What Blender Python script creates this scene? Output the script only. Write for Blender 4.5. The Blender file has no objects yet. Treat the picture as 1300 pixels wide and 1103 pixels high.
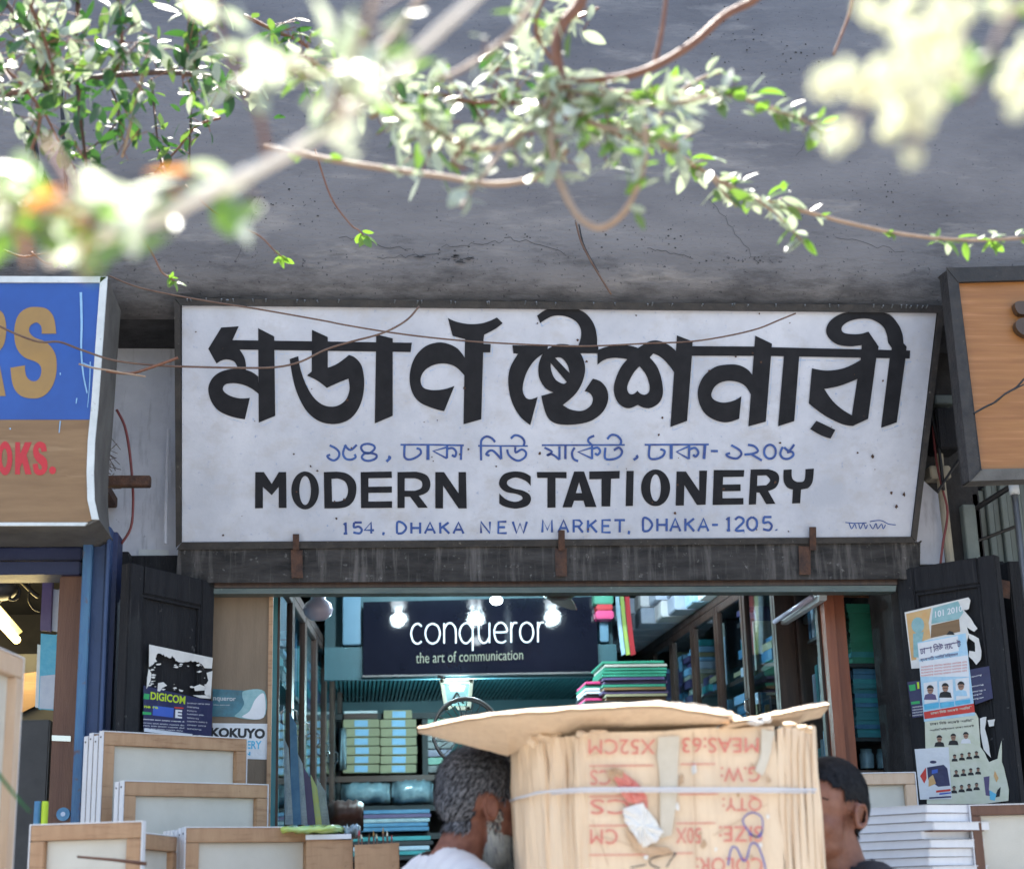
import bpy, bmesh, math, random
from mathutils import Vector, Matrix, Euler
from mathutils.geometry import tessellate_polygon
random.seed(7)
R = math.radians
scene = bpy.context.scene
COL = scene.collection

# ---------------------------------------------------------------- camera
F_PX, YAW, PITCH, ROLL = 2070.0, R(5.8), R(15.7), R(1.5)
CAM = Vector((0, 0, 1.35))
Fd = Vector((math.sin(YAW) * math.cos(PITCH), math.cos(YAW) * math.cos(PITCH), math.sin(PITCH)))
R0 = Vector((math.cos(YAW), -math.sin(YAW), 0))
U0 = R0.cross(Fd)
Uc = (U0 * math.cos(ROLL) + R0 * math.sin(ROLL)).normalized()
Rc = Fd.cross(Uc).normalized()
cam_d = bpy.data.cameras.new('camera')
cam = bpy.data.objects.new('camera', cam_d)
COL.objects.link(cam)
M = Matrix((Rc, Uc, -Fd)).transposed().to_4x4()
M.translation = CAM
cam.matrix_world = M
cam_d.sensor_width = 36.0
cam_d.lens = F_PX / 1300 * 36
cam_d.clip_start = 0.05
cam_d.clip_end = 500
cam_d.dof.use_dof = True
cam_d.dof.focus_distance = 5.75
cam_d.dof.aperture_fstop = 2.9
scene.camera = cam

# ---------------------------------------------------------------- light
SUN_EL, SUN_AZ = R(66), R(-14)          # behind the building, a little to the left
sun_dir = Vector((math.sin(SUN_AZ) * math.cos(SUN_EL), math.cos(SUN_AZ) * math.cos(SUN_EL), math.sin(SUN_EL)))
w = bpy.data.worlds.new('World')
scene.world = w
w.use_nodes = True
nt = w.node_tree
sky = nt.nodes.new('ShaderNodeTexSky')
sky.sky_type = 'NISHITA'
sky.sun_disc = False
sky.sun_elevation = SUN_EL
sky.sun_rotation = SUN_AZ
sky.air_density = 1.3
sky.dust_density = 3.0
bg = nt.nodes['Background']
bg.inputs[1].default_value = 0.135
nt.links.new(sky.outputs[0], bg.inputs[0])
sd = bpy.data.lights.new('sun', 'SUN')
sd.energy = 5.0
sd.angle = R(0.6)
sd.color = (1.0, 0.95, 0.87)
so = bpy.data.objects.new('sun', sd)
COL.objects.link(so)
so.rotation_euler = (-sun_dir).to_track_quat('-Z', 'Y').to_euler()
so.location = (0, 0, 12)
scene.view_settings.view_transform = 'Standard'
scene.view_settings.look = 'None'
scene.view_settings.gamma = 1
scene.view_settings.use_curve_mapping = False
scene.view_settings.exposure = 1.76
scene.render.engine = 'CYCLES'
scene.cycles.use_denoising = True
scene.cycles.max_bounces = 8

# ---------------------------------------------------------------- pixel to place
def ray(px, py):
    return Fd + Rc * ((px - 650) / F_PX) + Uc * ((551.5 - py) / F_PX)
class Plane:
    def __init__(s, p, n):
        s.p = Vector(p); s.n = Vector(n).normalized()
        if s.n.dot(CAM - s.p) < 0: s.n = -s.n
    def pt(s, px, py, off=0.0):
        d = ray(px, py)
        t = (s.p - CAM).dot(s.n) / d.dot(s.n)
        return CAM + d * t + s.n * off
def at(px, py, Y):
    d = ray(px, py); return CAM + d * ((Y - CAM.y) / d.y)
def YP(Y): return Plane((0, Y, 0), (0, -1, 0))
def mpp(Y): return Y / F_PX

# ---------------------------------------------------------------- materials
MATS = {}
def mat(name, c, c2=None, scale=6, rough=.6, bump=0.0, bscale=60, stretch=(1, 1, 1), speck=None, metal=0, spec=.5,
        trans=0, emit=None, streak=None, detail=6, lo=.35, hi=.65, sss=0, coat=0):
    m = bpy.data.materials.new(name); m.use_nodes = True
    n = m.node_tree.nodes; l = m.node_tree.links
    b = n['Principled BSDF']
    b.inputs['Roughness'].default_value = rough
    b.inputs['Metallic'].default_value = metal
    b.inputs['Specular IOR Level'].default_value = spec
    if trans: b.inputs['Transmission Weight'].default_value = trans
    if coat: b.inputs['Coat Weight'].default_value = coat
    if sss:
        b.inputs['Subsurface Weight'].default_value = sss
        b.inputs['Subsurface Radius'].default_value = (.01, .004, .002)
    tc = n.new('ShaderNodeTexCoord')
    mp = n.new('ShaderNodeMapping'); mp.inputs['Scale'].default_value = stretch
    l.new(tc.outputs['Object'], mp.inputs['Vector'])
    src = None
    def noise(sc, vec, det=6):
        t = n.new('ShaderNodeTexNoise'); t.inputs['Scale'].default_value = sc; t.inputs['Detail'].default_value = det
        t.inputs['Roughness'].default_value = .65
        l.new(vec, t.inputs['Vector']); return t.outputs['Fac']
    def ramp(s, a, bb):
        r = n.new('ShaderNodeMapRange'); r.inputs[1].default_value = a; r.inputs[2].default_value = bb
        l.new(s, r.inputs[0]); return r.outputs[0]
    def mix(f, a, bb):
        x = n.new('ShaderNodeMix'); x.data_type = 'RGBA'
        l.new(f, x.inputs['Factor'])
        for i, v in ((6, a), (7, bb)):
            if isinstance(v, tuple): x.inputs[i].default_value = (*v, 1)
            else: l.new(v, x.inputs[i])
        return x.outputs[2]
    b.inputs['Base Color'].default_value = (*c, 1)
    cur = c
    if c2: cur = mix(ramp(noise(scale, mp.outputs[0], detail), lo, hi), c, c2)
    if streak:      # (colour, scale, (sx,sy,sz), lo, hi)
        mp2 = n.new('ShaderNodeMapping'); mp2.inputs['Scale'].default_value = streak[2]
        l.new(tc.outputs['Object'], mp2.inputs['Vector'])
        cur = mix(ramp(noise(streak[1], mp2.outputs[0]), streak[3], streak[4]), cur, streak[0])
    if speck:       # (colour, scale, lo, hi)
        cur = mix(ramp(noise(speck[1], tc.outputs['Object'], 3), speck[2], speck[3]), cur, speck[0])
    if cur is not c: l.new(cur, b.inputs['Base Color'])
    if bump:
        bp = n.new('ShaderNodeBump'); bp.inputs['Strength'].default_value = bump; bp.inputs['Distance'].default_value = .01
        l.new(noise(bscale, mp.outputs[0]), bp.inputs['Height']); l.new(bp.outputs[0], b.inputs['Normal'])
    if rough > .3 and c2:
        rr = n.new('ShaderNodeMapRange'); rr.inputs[3].default_value = rough - .12; rr.inputs[4].default_value = min(1, rough + .12)
        l.new(noise(scale * 2.3, tc.outputs['Object']), rr.inputs[0]); l.new(rr.outputs[0], b.inputs['Roughness'])
    if emit:
        b.inputs['Emission Color'].default_value = (*emit[0], 1); b.inputs['Emission Strength'].default_value = emit[1]
    MATS[name] = m
    return m

def leafmat(name, c, c2, rough=.4, tr=.35):
    m = mat(name, c, c2, scale=30, rough=rough)
    n = m.node_tree.nodes; l = m.node_tree.links
    t = n.new('ShaderNodeBsdfTranslucent'); k_ = 1.7 if c[1] < .3 else 1.0
    t.inputs[0].default_value = (c[0] * k_, c[1] * k_ * 1.08, c[2] * (.6 if c[1] < .3 else .82), 1)
    mx = n.new('ShaderNodeMixShader'); mx.inputs[0].default_value = tr
    l.new(n['Principled BSDF'].outputs[0], mx.inputs[1]); l.new(t.outputs[0], mx.inputs[2])
    l.new(mx.outputs[0], n['Material Output'].inputs[0])
    return m

def glassmat(name, tint=(.8, .9, .9), rough=.03, fac=.85):
    m = bpy.data.materials.new(name); m.use_nodes = True
    n = m.node_tree.nodes; l = m.node_tree.links
    n.remove(n['Principled BSDF'])
    g = n.new('ShaderNodeBsdfGlossy'); g.inputs['Roughness'].default_value = rough
    t = n.new('ShaderNodeBsdfTransparent'); t.inputs[0].default_value = (*tint, 1)
    lw = n.new('ShaderNodeLayerWeight'); lw.inputs[0].default_value = .5
    pw = n.new('ShaderNodeMath'); pw.operation = 'POWER'; pw.inputs[1].default_value = 4.5
    ad = n.new('ShaderNodeMath'); ad.operation = 'MULTIPLY_ADD'; ad.inputs[1].default_value = .9; ad.inputs[2].default_value = .045
    l.new(lw.outputs['Facing'], pw.inputs[0]); l.new(pw.outputs[0], ad.inputs[0])
    mx = n.new('ShaderNodeMixShader')
    l.new(ad.outputs[0], mx.inputs[0]); l.new(t.outputs[0], mx.inputs[1]); l.new(g.outputs[0], mx.inputs[2])
    l.new(mx.outputs[0], n['Material Output'].inputs[0])
    MATS[name] = m
    return m

# ---------------------------------------------------------------- object helpers
def wloc(o):
    v = Vector((0, 0, 0))
    while o is not None:
        v += o.location; o = o.parent
    return v
def tag(o, label=None, cat=None, group=None, kind=None):
    if label: o['label'] = label
    if cat: o['category'] = cat
    if group: o['group'] = group
    if kind: o['kind'] = kind
    return o
def thing(name, loc, label, cat, group=None, rotz=0):
    o = bpy.data.objects.new(name, None); COL.objects.link(o)
    o.empty_display_size = .1
    o.location = loc; o.rotation_euler = (0, 0, rotz)
    return tag(o, label, cat, group)
class MB:
    def __init__(s): s.v = []; s.f = []; s.mi = []
    def add(s, vs, fs, mi=0):
        k = len(s.v); s.v += [Vector(v) for v in vs]
        s.f += [tuple(i + k for i in f) for f in fs]; s.mi += [mi] * len(fs); return s
    def box(s, a, b, mi=0, rz=0, piv=None):
        x0, y0, z0 = a; x1, y1, z1 = b
        vs = [Vector(p) for p in ((x0, y0, z0), (x1, y0, z0), (x1, y1, z0), (x0, y1, z0), (x0, y0, z1), (x1, y0, z1), (x1, y1, z1), (x0, y1, z1))]
        if rz:
            pv = Vector(piv or a); m = Matrix.Rotation(rz, 3, 'Z'); vs = [m @ (v - pv) + pv for v in vs]
        return s.add(vs, [(0, 3, 2, 1), (4, 5, 6, 7), (0, 1, 5, 4), (1, 2, 6, 5), (2, 3, 7, 6), (3, 0, 4, 7)], mi)
    def hexa(s, q, mi=0):       # 8 points: front quad (4), back quad (4)
        return s.add(q, [(0, 1, 2, 3), (7, 6, 5, 4), (0, 4, 5, 1), (1, 5, 6, 2), (2, 6, 7, 3), (3, 7, 4, 0)], mi)
    def slab(s, pts, back, mi=0):   # polygon (3D) extruded by the vector back
        n = len(pts); back = Vector(back); k = len(s.v)
        s.v += [Vector(p) for p in pts] + [Vector(p) + back for p in pts]
        for t in tessellate_polygon([[Vector(p) for p in pts]]):
            s.f.append(tuple(i + k for i in t)); s.f.append(tuple(i + k + n for i in reversed(t))); s.mi += [mi, mi]
        for i in range(n):
            j = (i + 1) % n; s.f.append((k + i, k + j, k + n + j, k + n + i)); s.mi.append(mi)
        return s
    def flat(s, loops, mi=0):
        vs = [p for lp in loops for p in lp]
        return s.add(vs, tessellate_polygon([[Vector(p) for p in lp] for lp in loops]), mi)
    def tube(s, pts, r, seg=6, mi=0, cap=True):
        pts = [Vector(p) for p in pts]; n = len(pts)
        rs = r if isinstance(r, (list, tuple)) else [r] * n
        k = len(s.v); up = Vector((0.13, .2, 1)).normalized()
        for i, p in enumerate(pts):
            t = (pts[min(i + 1, n - 1)] - pts[max(i - 1, 0)]).normalized()
            a = t.cross(up)
            if a.length < .05: a = t.cross(Vector((1, 0, 0)))
            a.normalize(); b = t.cross(a)
            for j in range(seg):
                an = j / seg * math.tau; s.v.append(p + (a * math.cos(an) + b * math.sin(an)) * rs[i])
        for i in range(n - 1):
            for j in range(seg):
                j2 = (j + 1) % seg
                s.f.append((k + i * seg + j, k + i * seg + j2, k + (i + 1) * seg + j2, k + (i + 1) * seg + j)); s.mi.append(mi)
        if cap:
            s.f.append(tuple(k + j for j in reversed(range(seg)))); s.f.append(tuple(k + (n - 1) * seg + j for j in range(seg))); s.mi += [mi, mi]
        return s
    def lathe(s, c, prof, seg=20, mi=0, axis='Z'):
        c = Vector(c); k = len(s.v)
        for r, h in prof:
            for j in range(seg):
                a = j / seg * math.tau
                v = Vector((r * math.cos(a), r * math.sin(a), h))
                if axis == 'Y': v = Vector((v.x, v.z, v.y))
                s.v.append(c + v)
        for i in range(len(prof) - 1):
            for j in range(seg):
                j2 = (j + 1) % seg
                s.f.append((k + i * seg + j, k + i * seg + j2, k + (i + 1) * seg + j2, k + (i + 1) * seg + j)); s.mi.append(mi)
        return s
    def ell(s, c, r, rot=None, seg=16, rings=10, mi=0):
        c = Vector(c); m = rot.to_matrix() if rot else Matrix.Identity(3); k = len(s.v)
        s.v.append(c + m @ Vector((0, 0, r[2])))
        for i in range(1, rings):
            th = i / rings * math.pi
            for j in range(seg):
                a = j / seg * math.tau
                s.v.append(c + m @ Vector((r[0] * math.sin(th) * math.cos(a), r[1] * math.sin(th) * math.sin(a), r[2] * math.cos(th))))
        s.v.append(c + m @ Vector((0, 0, -r[2]))); e = len(s.v) - 1
        for j in range(seg):
            j2 = (j + 1) % seg
            s.f.append((k, k + 1 + j, k + 1 + j2)); s.mi.append(mi)
            for i in range(rings - 2):
                a = k + 1 + i * seg; s.f.append((a + j, a + seg + j, a + seg + j2, a + j2)); s.mi.append(mi)
            a = k + 1 + (rings - 2) * seg; s.f.append((a + j, e, a + j2)); s.mi.append(mi)
        return s
    def mesh(s, name, mats, off=Vector((0, 0, 0)), smooth=False):
        me = bpy.data.meshes.new(name)
        me.from_pydata([tuple(v - off) for v in s.v], [], s.f)
        for m in (mats if isinstance(mats, (list, tuple)) else [mats]): me.materials.append(MATS[m] if isinstance(m, str) else m)
        if len(me.materials) > 1: me.polygons.foreach_set('material_index', s.mi)
        if smooth: me.polygons.foreach_set('use_smooth', [True] * len(me.polygons))
        me.update(); return me
    def build(s, name, mats, parent=None, smooth=False, bevel=0, label=None, local=False, origin=None, kind=None):
        off = Vector((0, 0, 0)) if local else (wloc(parent) if parent else Vector(origin or (0, 0, 0)))
        me = s.mesh(name, mats, off, smooth)
        if bevel:
            bm = bmesh.new(); bm.from_mesh(me); bmesh.ops.remove_doubles(bm, verts=bm.verts, dist=1e-6)
            bmesh.ops.bevel(bm, geom=[e for e in bm.edges if len(e.link_faces) == 2 and e.calc_face_angle(0) > .5], offset=bevel, segments=2, affect='EDGES', clamp_overlap=True)
            bm.to_mesh(me); bm.free()
        o = bpy.data.objects.new(name, me); COL.objects.link(o)
        if parent: o.parent = parent
        elif origin: o.location = origin
        return tag(o, label, kind=kind)
def copy_tree(o, parent=None):
    c = o.copy(); COL.objects.link(c)
    if parent: c.parent = parent
    for ch in list(o.children): copy_tree(ch, c)
    return c

def smooth_loop(pts, closed=True, res=5):
    n = len(pts); out = []
    for i in range(n if closed else n - 1):
        p1 = pts[i]; p2 = pts[(i + 1) % n]
        p0 = pts[i - 1] if (closed or i > 0) else p1
        p3 = pts[(i + 2) % n] if (closed or i + 2 < n) else p2
        c1 = len(p1) > 2; c2 = len(p2) > 2
        out.append((p1[0], p1[1]))
        if c1 and c2: continue
        a = (0, 0) if c1 else ((p2[0] - p0[0]) * .5, (p2[1] - p0[1]) * .5)
        b = (0, 0) if c2 else ((p3[0] - p1[0]) * .5, (p3[1] - p1[1]) * .5)
        if c1: a = ((p2[0] - p1[0]) * 1.0 - b[0] * .35, (p2[1] - p1[1]) * 1.0 - b[1] * .35)
        if c2: b = ((p2[0] - p1[0]) * 1.0 - a[0] * .35, (p2[1] - p1[1]) * 1.0 - a[1] * .35)
        for k in range(1, res):
            t = k / res; t2 = t * t; t3 = t2 * t
            h = (2 * t3 - 3 * t2 + 1, t3 - 2 * t2 + t, -2 * t3 + 3 * t2, t3 - t2)
            out.append(tuple(h[0] * p1[q] + h[1] * a[q] + h[2] * p2[q] + h[3] * b[q] for q in (0, 1)))
    if not closed: out.append((pts[-1][0], pts[-1][1]))
    return out
def stroke(mb, pts, wpx, plane, off, smooth=True, mi=0, taper=False):
    """a brush stroke in pixels laid on a plane"""
    p = smooth_loop(pts, False, 4) if smooth and len(pts) > 2 else pts
    n = len(p); L = []; Q = []
    for i in range(n):
        a = p[max(i - 1, 0)]; b = p[min(i + 1, n - 1)]
        dx, dy = b[0] - a[0], b[1] - a[1]; q = math.hypot(dx, dy) or 1
        ww = wpx / 2 * (1 if not taper else (1 - .6 * i / n))
        ex = 0
        L.append((p[i][0] - dy / q * ww, p[i][1] + dx / q * ww)); Q.append((p[i][0] + dy / q * ww, p[i][1] - dx / q * ww))
    vs = [plane.pt(*x, off) for x in L] + [plane.pt(*x, off) for x in Q]
    mb.add(vs, [(i, i + 1, n + i + 1, n + i) for i in range(n - 1)], mi)

_fonts = {}
def text_px(mb, s, box, plane, off, bold=0.0, rot180=False, mi=0, spacing=1.0, shear=0.0, quad=None):
    """the builtin font fitted to a pixel box (x0,y0,x1,y1) or a pixel quad (tl,tr,br,bl) on a plane"""
    cu = bpy.data.curves.new('t', 'FONT'); cu.body = s; cu.offset = bold; cu.space_character = spacing; cu.shear = shear
    cu.resolution_u = 3; cu.fill_mode = 'FRONT'
    ob = bpy.data.objects.new('t', cu); COL.objects.link(ob)
    dg = bpy.context.evaluated_depsgraph_get(); dg.update()
    me = bpy.data.meshes.new_from_object(ob.evaluated_get(dg))
    vs = [v.co.copy() for v in me.vertices]; fs = [tuple(p.vertices) for p in me.polygons]
    bpy.data.objects.remove(ob); bpy.data.curves.remove(cu); bpy.data.meshes.remove(me)
    if not vs: return
    x0 = min(v.x for v in vs); x1 = max(v.x for v in vs); y0 = min(v.y for v in vs); y1 = max(v.y for v in vs)
    if quad is None: quad = ((box[0], box[1]), (box[2], box[1]), (box[2], box[3]), (box[0], box[3]))
    out = []
    for v in vs:
        u = (v.x - x0) / (x1 - x0 + 1e-9); t = (y1 - v.y) / (y1 - y0 + 1e-9)
        if rot180: u, t = 1 - u, 1 - t
        a = [(1 - u) * quad[0][k] + u * quad[1][k] for k in (0, 1)]; b = [(1 - u) * quad[3][k] + u * quad[2][k] for k in (0, 1)]
        out.append(plane.pt((1 - t) * a[0] + t * b[0], (1 - t) * a[1] + t * b[1], off))
    mb.add(out, fs, mi)
def poly_px(mb, pts, plane, off, holes=(), mi=0, smooth=False):
    f = smooth_loop if smooth else (lambda p: [(q[0], q[1]) for q in p])
    mb.flat([[plane.pt(x, y, off) for x, y in f(lp)] for lp in (pts, *holes)], mi)
def slab_px(mb, pts, plane, off, thick, mi=0, smooth=False):
    p = smooth_loop(pts) if smooth else [(q[0], q[1]) for q in pts]
    mb.slab([plane.pt(x, y, off) for x, y in p], -plane.n * thick, mi)

# ---------------------------------------------------------------- palette
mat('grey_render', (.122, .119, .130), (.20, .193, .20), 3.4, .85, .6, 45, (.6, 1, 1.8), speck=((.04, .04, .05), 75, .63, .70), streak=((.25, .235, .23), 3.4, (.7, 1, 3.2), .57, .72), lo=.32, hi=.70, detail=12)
mat('dark_soffit', (.02, .02, .024), (.06, .06, .065), 9, .9, .4)  # near-black, much darker than the fascia render
mat('pale_wall_paint', (.66, .68, .76), (.52, .54, .62), 5, .8, .25, 40, speck=((.15, .15, .17), 22, .68, .78), streak=((.24, .25, .3), 5, (6, 6, .8), .55, .8))
mat('dark_wall', (.018, .018, .02), (.05, .048, .05), 6, .85, .5, 30, streak=((.12, .12, .12), 7, (5, 5, 1), .66, .85))
mat('black_timber', (.008, .008, .011), (.018, .018, .021), 5, .7, .5, 30, (5, 5, .7), speck=((.2, .19, .19), 34, .68, .80), streak=((.075, .07, .07), 7, (8, 8, .6), .60, .85), spec=.3)
mat('beam_timber', (.016, .015, .015), (.055, .050, .048), 4, .75, .6, 20, (1.5, 3, 6), speck=((.26, .25, .24), 30, .62, .80), streak=((.13, .118, .112), 5, (7, 3, .7), .50, .72), spec=.3)
mat('sign_paint', (.56, .585, .665), (.41, .44, .52), 3.2, .55, .12, 60, speck=((.26, .33, .50), 60, .64, .78), streak=((.42, .42, .45), 11, (1, 1, 1.3), .50, .78))
mat('sign_frame', (.012, .012, .014), (.035, .03, .028), 20, .6, .4, 60, speck=((.25, .23, .2), 60, .68, .8))
mat('letter_black', (.009, .010, .014), (.016, .017, .022), 18, .7, spec=.22)
mat('letter_blue', (.03, .105, .36), (.02, .045, .20), 25, .55)
mat('letter_shadow_blue', (.30, .42, .62), (.48, .53, .65), 30, .6)
mat('rust', (.10, .045, .025), (.04, .022, .018), 30, .8, .6, 80)
mat('vinyl_blue', (.018, .068, .29), (.022, .09, .37), 4, .4)
mat('vinyl_wood', (.25, .15, .072), (.19, .107, .048), 3, .45, .1, 30, (1, 1, 9), streak=((.42, .29, .17), 2, (.6, 1, 7), .55, .75))
mat('vinyl_gold', (.34, .20, .06), (.28, .17, .06), 8, .45)
mat('vinyl_red', (.50, .02, .03), (.42, .02, .03), 8, .45)
mat('white_trim', (.66, .70, .72), (.50, .54, .56), 8, .5, speck=((.2, .2, .2), 50, .66, .8))
mat('sign_case', (.13, .125, .115), (.075, .07, .065), 7, .7, .3, 40)
mat('laminate', (.33, .145, .042), (.25, .10, .028), 3, .4, .12, 40, (.7, 1, 14), streak=((.44, .20, .08), 2.5, (.8, 1, 26), .52, .72))
mat('wood_brown', (.16, .075, .045), (.11, .048, .03), 4, .55, .3, 30, (7, 7, .8), speck=((.05, .02, .015), 25, .66, .8))
mat('wood_red', (.34, .105, .05), (.23, .062, .032), 4, .35, .15, 30, (8, 8, .7))
mat('wood_dark', (.035, .02, .018), (.07, .04, .03), 5, .35, .2, 30, (8, 8, .7))
mat('pine', (.47, .29, .165), (.38, .215, .115), 4, .55, .15, 40, (6, 6, 1.2), streak=((.24, .12, .06), 5, (1.5, 1.5, 12), .52, .72), speck=((.25, .14, .08), 40, .66, .8))
mat('pine_pale', (.62, .46, .33), (.54, .37, .25), 4, .55, .15, 40, (6, 6, 1.2))
mat('canvas_back', (.62, .59, .52), (.56, .53, .46), 7, .9, .2, 300)
mat('canvas_white', (.74, .74, .76), (.63, .63, .66), 9, .8, .15, 200, (1, 1, .3), speck=((.3, .25, .22), 40, .70, .82))
mat('nail', (.08, .07, .07), rough=.4, metal=.8)
mat('steel_blue', (.022, .05, .13), (.03, .065, .17), 6, .5, .3, 30, speck=((.12, .07, .04), 20, .66, .8))
mat('steel_blue_light', (.06, .17, .30), (.035, .10, .24), 6, .5, .3, 40, (3, 3, .6), speck=((.14, .06, .03), 24, .60, .75))
mat('steel_blue_dark', (.012, .022, .075), (.02, .032, .10), 6, .5, .2, 40)
mat('room_wall', (.16, .14, .09), (.09, .08, .055), 3, .8)
mat('plywood', (.235, .17, .115), (.19, .135, .09), 4, .7, .2, 40, (6, 6, .8))
mat('paper', (.74, .75, .78), (.68, .69, .73), 9, .8)
mat('paper_torn', (.78, .76, .72), (.66, .64, .62), 14, .85)
mat('print_navy', (.02, .025, .085), (.03, .03, .10), 9, .4)
mat('print_black', (.012, .012, .015), rough=.5)
mat('print_yellowgreen', (.50, .66, .03), rough=.5)
mat('print_green', (.03, .38, .12), rough=.5)
mat('print_cyan', (.08, .42, .66), (.14, .5, .7), 30, .5)
mat('print_skyblue', (.34, .58, .76), (.5, .68, .80), 24, .5)
mat('print_blue', (.05, .12, .5), rough=.5)
mat('print_red', (.60, .045, .035), rough=.5)
mat('print_orange', (.66, .36, .14), (.6, .42, .2), 30, .5)
mat('print_teal', (.20, .40, .42), (.3, .48, .5), 30, .5)
mat('print_cream', (.60, .62, .47), (.66, .66, .55), 20, .6)
mat('print_white', (.76, .76, .78), rough=.6)
mat('print_skin', (.34, .19, .13), rough=.6)
mat('print_pink', (.62, .30, .40), rough=.6)
mat('print_darkteal', (.03, .11, .15), (.05, .2, .26), 20, .4)
mat('lintel_metal', (.06, .09, .09), (.12, .15, .14), 9, .45, .3, 40, (.6, 1, 3), speck=((.3, .32, .3), 20, .66, .8))
mat('teal_wall', (.035, .12, .15), (.025, .09, .115), 3, .5)
mat('teal_column', (.12, .26, .38), (.09, .21, .31), 3, .4)
mat('ribbed_teal', (.09, .32, .36), (.06, .24, .29), 3, .25)
mat('ceiling_dark', (.05, .09, .10), (.03, .06, .07), 3, .7)
mat('board_navy', (.007, .008, .016), (.010, .011, .021), 5, .045, spec=.4, bump=.06, bscale=9)
mat('board_letter', (.80, .82, .86), rough=.4)
mat('board_small_letter', (.22, .23, .17), rough=.5)
mat('lantern_glow', (1, 1, 1), emit=((.80, .98, 1.0), 5))
mat('chrome', (.6, .62, .64), rough=.2, metal=1)
mat('grey_metal', (.30, .31, .32), (.22, .23, .24), 9, .4, metal=.7)
mat('bulb_white', (1, 1, 1), emit=((.80, .92, 1.0), 6))
mat('tube_yellow', (1, .9, .6), emit=((1.0, .72, .24), 4))
mat('enamel', (.55, .52, .66), (.48, .46, .6), 5, .25, coat=.5)
mat('fan_brown', (.075, .045, .028), (.05, .03, .02), 6, .35)
mat('tan_box', (.36, .33, .20), (.30, .27, .165), 9, .7)
mat('label_blue', (.22, .42, .66), (.28, .48, .7), 20, .6)
mat('shelf_brown', (.09, .04, .03), (.06, .028, .022), 5, .5)
mat('shelf_dark', (.018, .02, .024), (.03, .032, .036), 5, .6)
mat('wrap_plastic', (.20, .30, .36), (.34, .44, .50), 14, .18, .8, 22, coat=.6)
mat('book_teal', (.04, .26, .29), (.06, .34, .38), 12, .4)
mat('book_green', (.03, .24, .15), (.05, .30, .20), 12, .4)
mat('book_blue', (.04, .16, .32), (.10, .26, .42), 12, .4)
mat('book_purple', (.08, .06, .16), (.12, .09, .2), 12, .4)
mat('book_black', (.02, .022, .03), (.035, .036, .045), 12, .4)
mat('book_pages', (.46, .45, .40), (.36, .35, .31), 40, .8, stretch=(1, 1, 12))
mat('ream_white', (.55, .62, .74), (.42, .50, .66), 12, .5)
mat('hot_pink', (.66, .05, .20), rough=.5)
mat('packet_yellow', (.50, .60, .10), (.36, .56, .22), 18, .2, coat=.5)
mat('cardboard', (.80, .625, .45), (.71, .54, .375), 7, .85, .3, 40, (1, 1, .4), streak=((.64, .47, .33), 9, (6, 6, .25), .50, .78), speck=((.55, .38, .25), 30, .68, .85))
mat('cardboard_edge', (.62, .43, .28), (.48, .31, .19), 60, .9, .5, 200, (1, 1, .2))
mat('carton_red', (.62, .16, .13), (.66, .26, .21), 60, .8)
mat('ballpoint_blue', (.07, .09, .36), rough=.6)
mat('marker_black', (.03, .03, .04), rough=.6)
mat('string_white', (.66, .66, .70), rough=.45)
mat('tape_clear', (.60, .53, .44), (.54, .47, .38), 30, .22, coat=.7)
mat('skin_old', (.29, .12, .08), (.18, .062, .04), 34, .5, .45, 220, sss=.08)
mat('skin_young', (.27, .12, .078), (.19, .074, .047), 22, .45, .35, 240, sss=.08)
mat('hair_black', (.006, .006, .008), rough=.65, spec=.25)
mat('hair_grey', (.05, .053, .066), rough=.6, spec=.3)
mat('hair_light', (.30, .31, .35), rough=.6, spec=.3)
mat('beard_white', (.50, .50, .46), (.36, .36, .34), 60, .6)
mat('eye_white', (.6, .58, .55), rough=.2)
mat('eye_dark', (.01, .008, .008), rough=.15)
mat('cloth_white', (.66, .67, .72), (.60, .61, .67), 6, .85, .3, 300)
mat('cloth_black', (.012, .013, .02), (.018, .018, .026), 6, .85, .3, 300)
mat('cloth_trouser', (.05, .05, .06), rough=.9)
mat('asphalt', (.20, .185, .165), (.25, .23, .205), 3, .9, .5, 60)
mat('pavement', (.34, .32, .29), (.28, .265, .24), 3, .9, .4, 30)
mat('kerb_stone', (.36, .35, .33), rough=.9)
mat('cable_black', (.012, .012, .014), rough=.5)
mat('cable_brown', (.10, .05, .035), (.16, .10, .07), 20, .6)
mat('cable_red', (.16, .03, .03), rough=.5)
mat('conduit', (.38, .34, .26), (.28, .25, .2), 9, .6)
mat('bark_pale', (.36, .26, .19), (.28, .19, .13), 30, .6, .3, 80)
mat('bark_white', (.84, .79, .73), (.74, .67, .60), 30, .6, .3, 80)
mat('bark_brown', (.20, .085, .045), (.15, .06, .035), 30, .55, .3, 80)
mat('bark_dark', (.06, .035, .03), (.09, .05, .04), 30, .6, .3, 80)
mat('shutter_grey', (.17, .20, .19), (.12, .145, .14), 5, .55, .2, 40)
leafmat('leaf_sky_sheen', (.46, .51, .43), (.34, .40, .31), .38, .3)  # sky gloss on the leaves painted into their base colour
leafmat('leaf_glare', (.74, .76, .70), (.62, .66, .58), .45, .35)  # blown-out sky and sun glare on leaves, put into the base colour
leafmat('leaf_mid', (.10, .17, .07), (.14, .21, .09), .35)
leafmat('leaf_green', (.025, .075, .032), (.05, .12, .055), .42)
leafmat('leaf_fresh', (.13, .24, .06), (.18, .29, .09), .4, .4)
leafmat('leaf_red', (.40, .16, .10), (.45, .24, .14), .45, .4)
leafmat('petal_cream', (.86, .84, .74), (.88, .86, .78), .6, .35)
leafmat('blade_green', (.015, .12, .03), (.02, .16, .04), .35, .3)
GLASS = glassmat('cabinet_glass', (.82, .93, .95))
GLASS2 = glassmat('dark_cabinet_glass', (.70, .80, .84))

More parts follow.
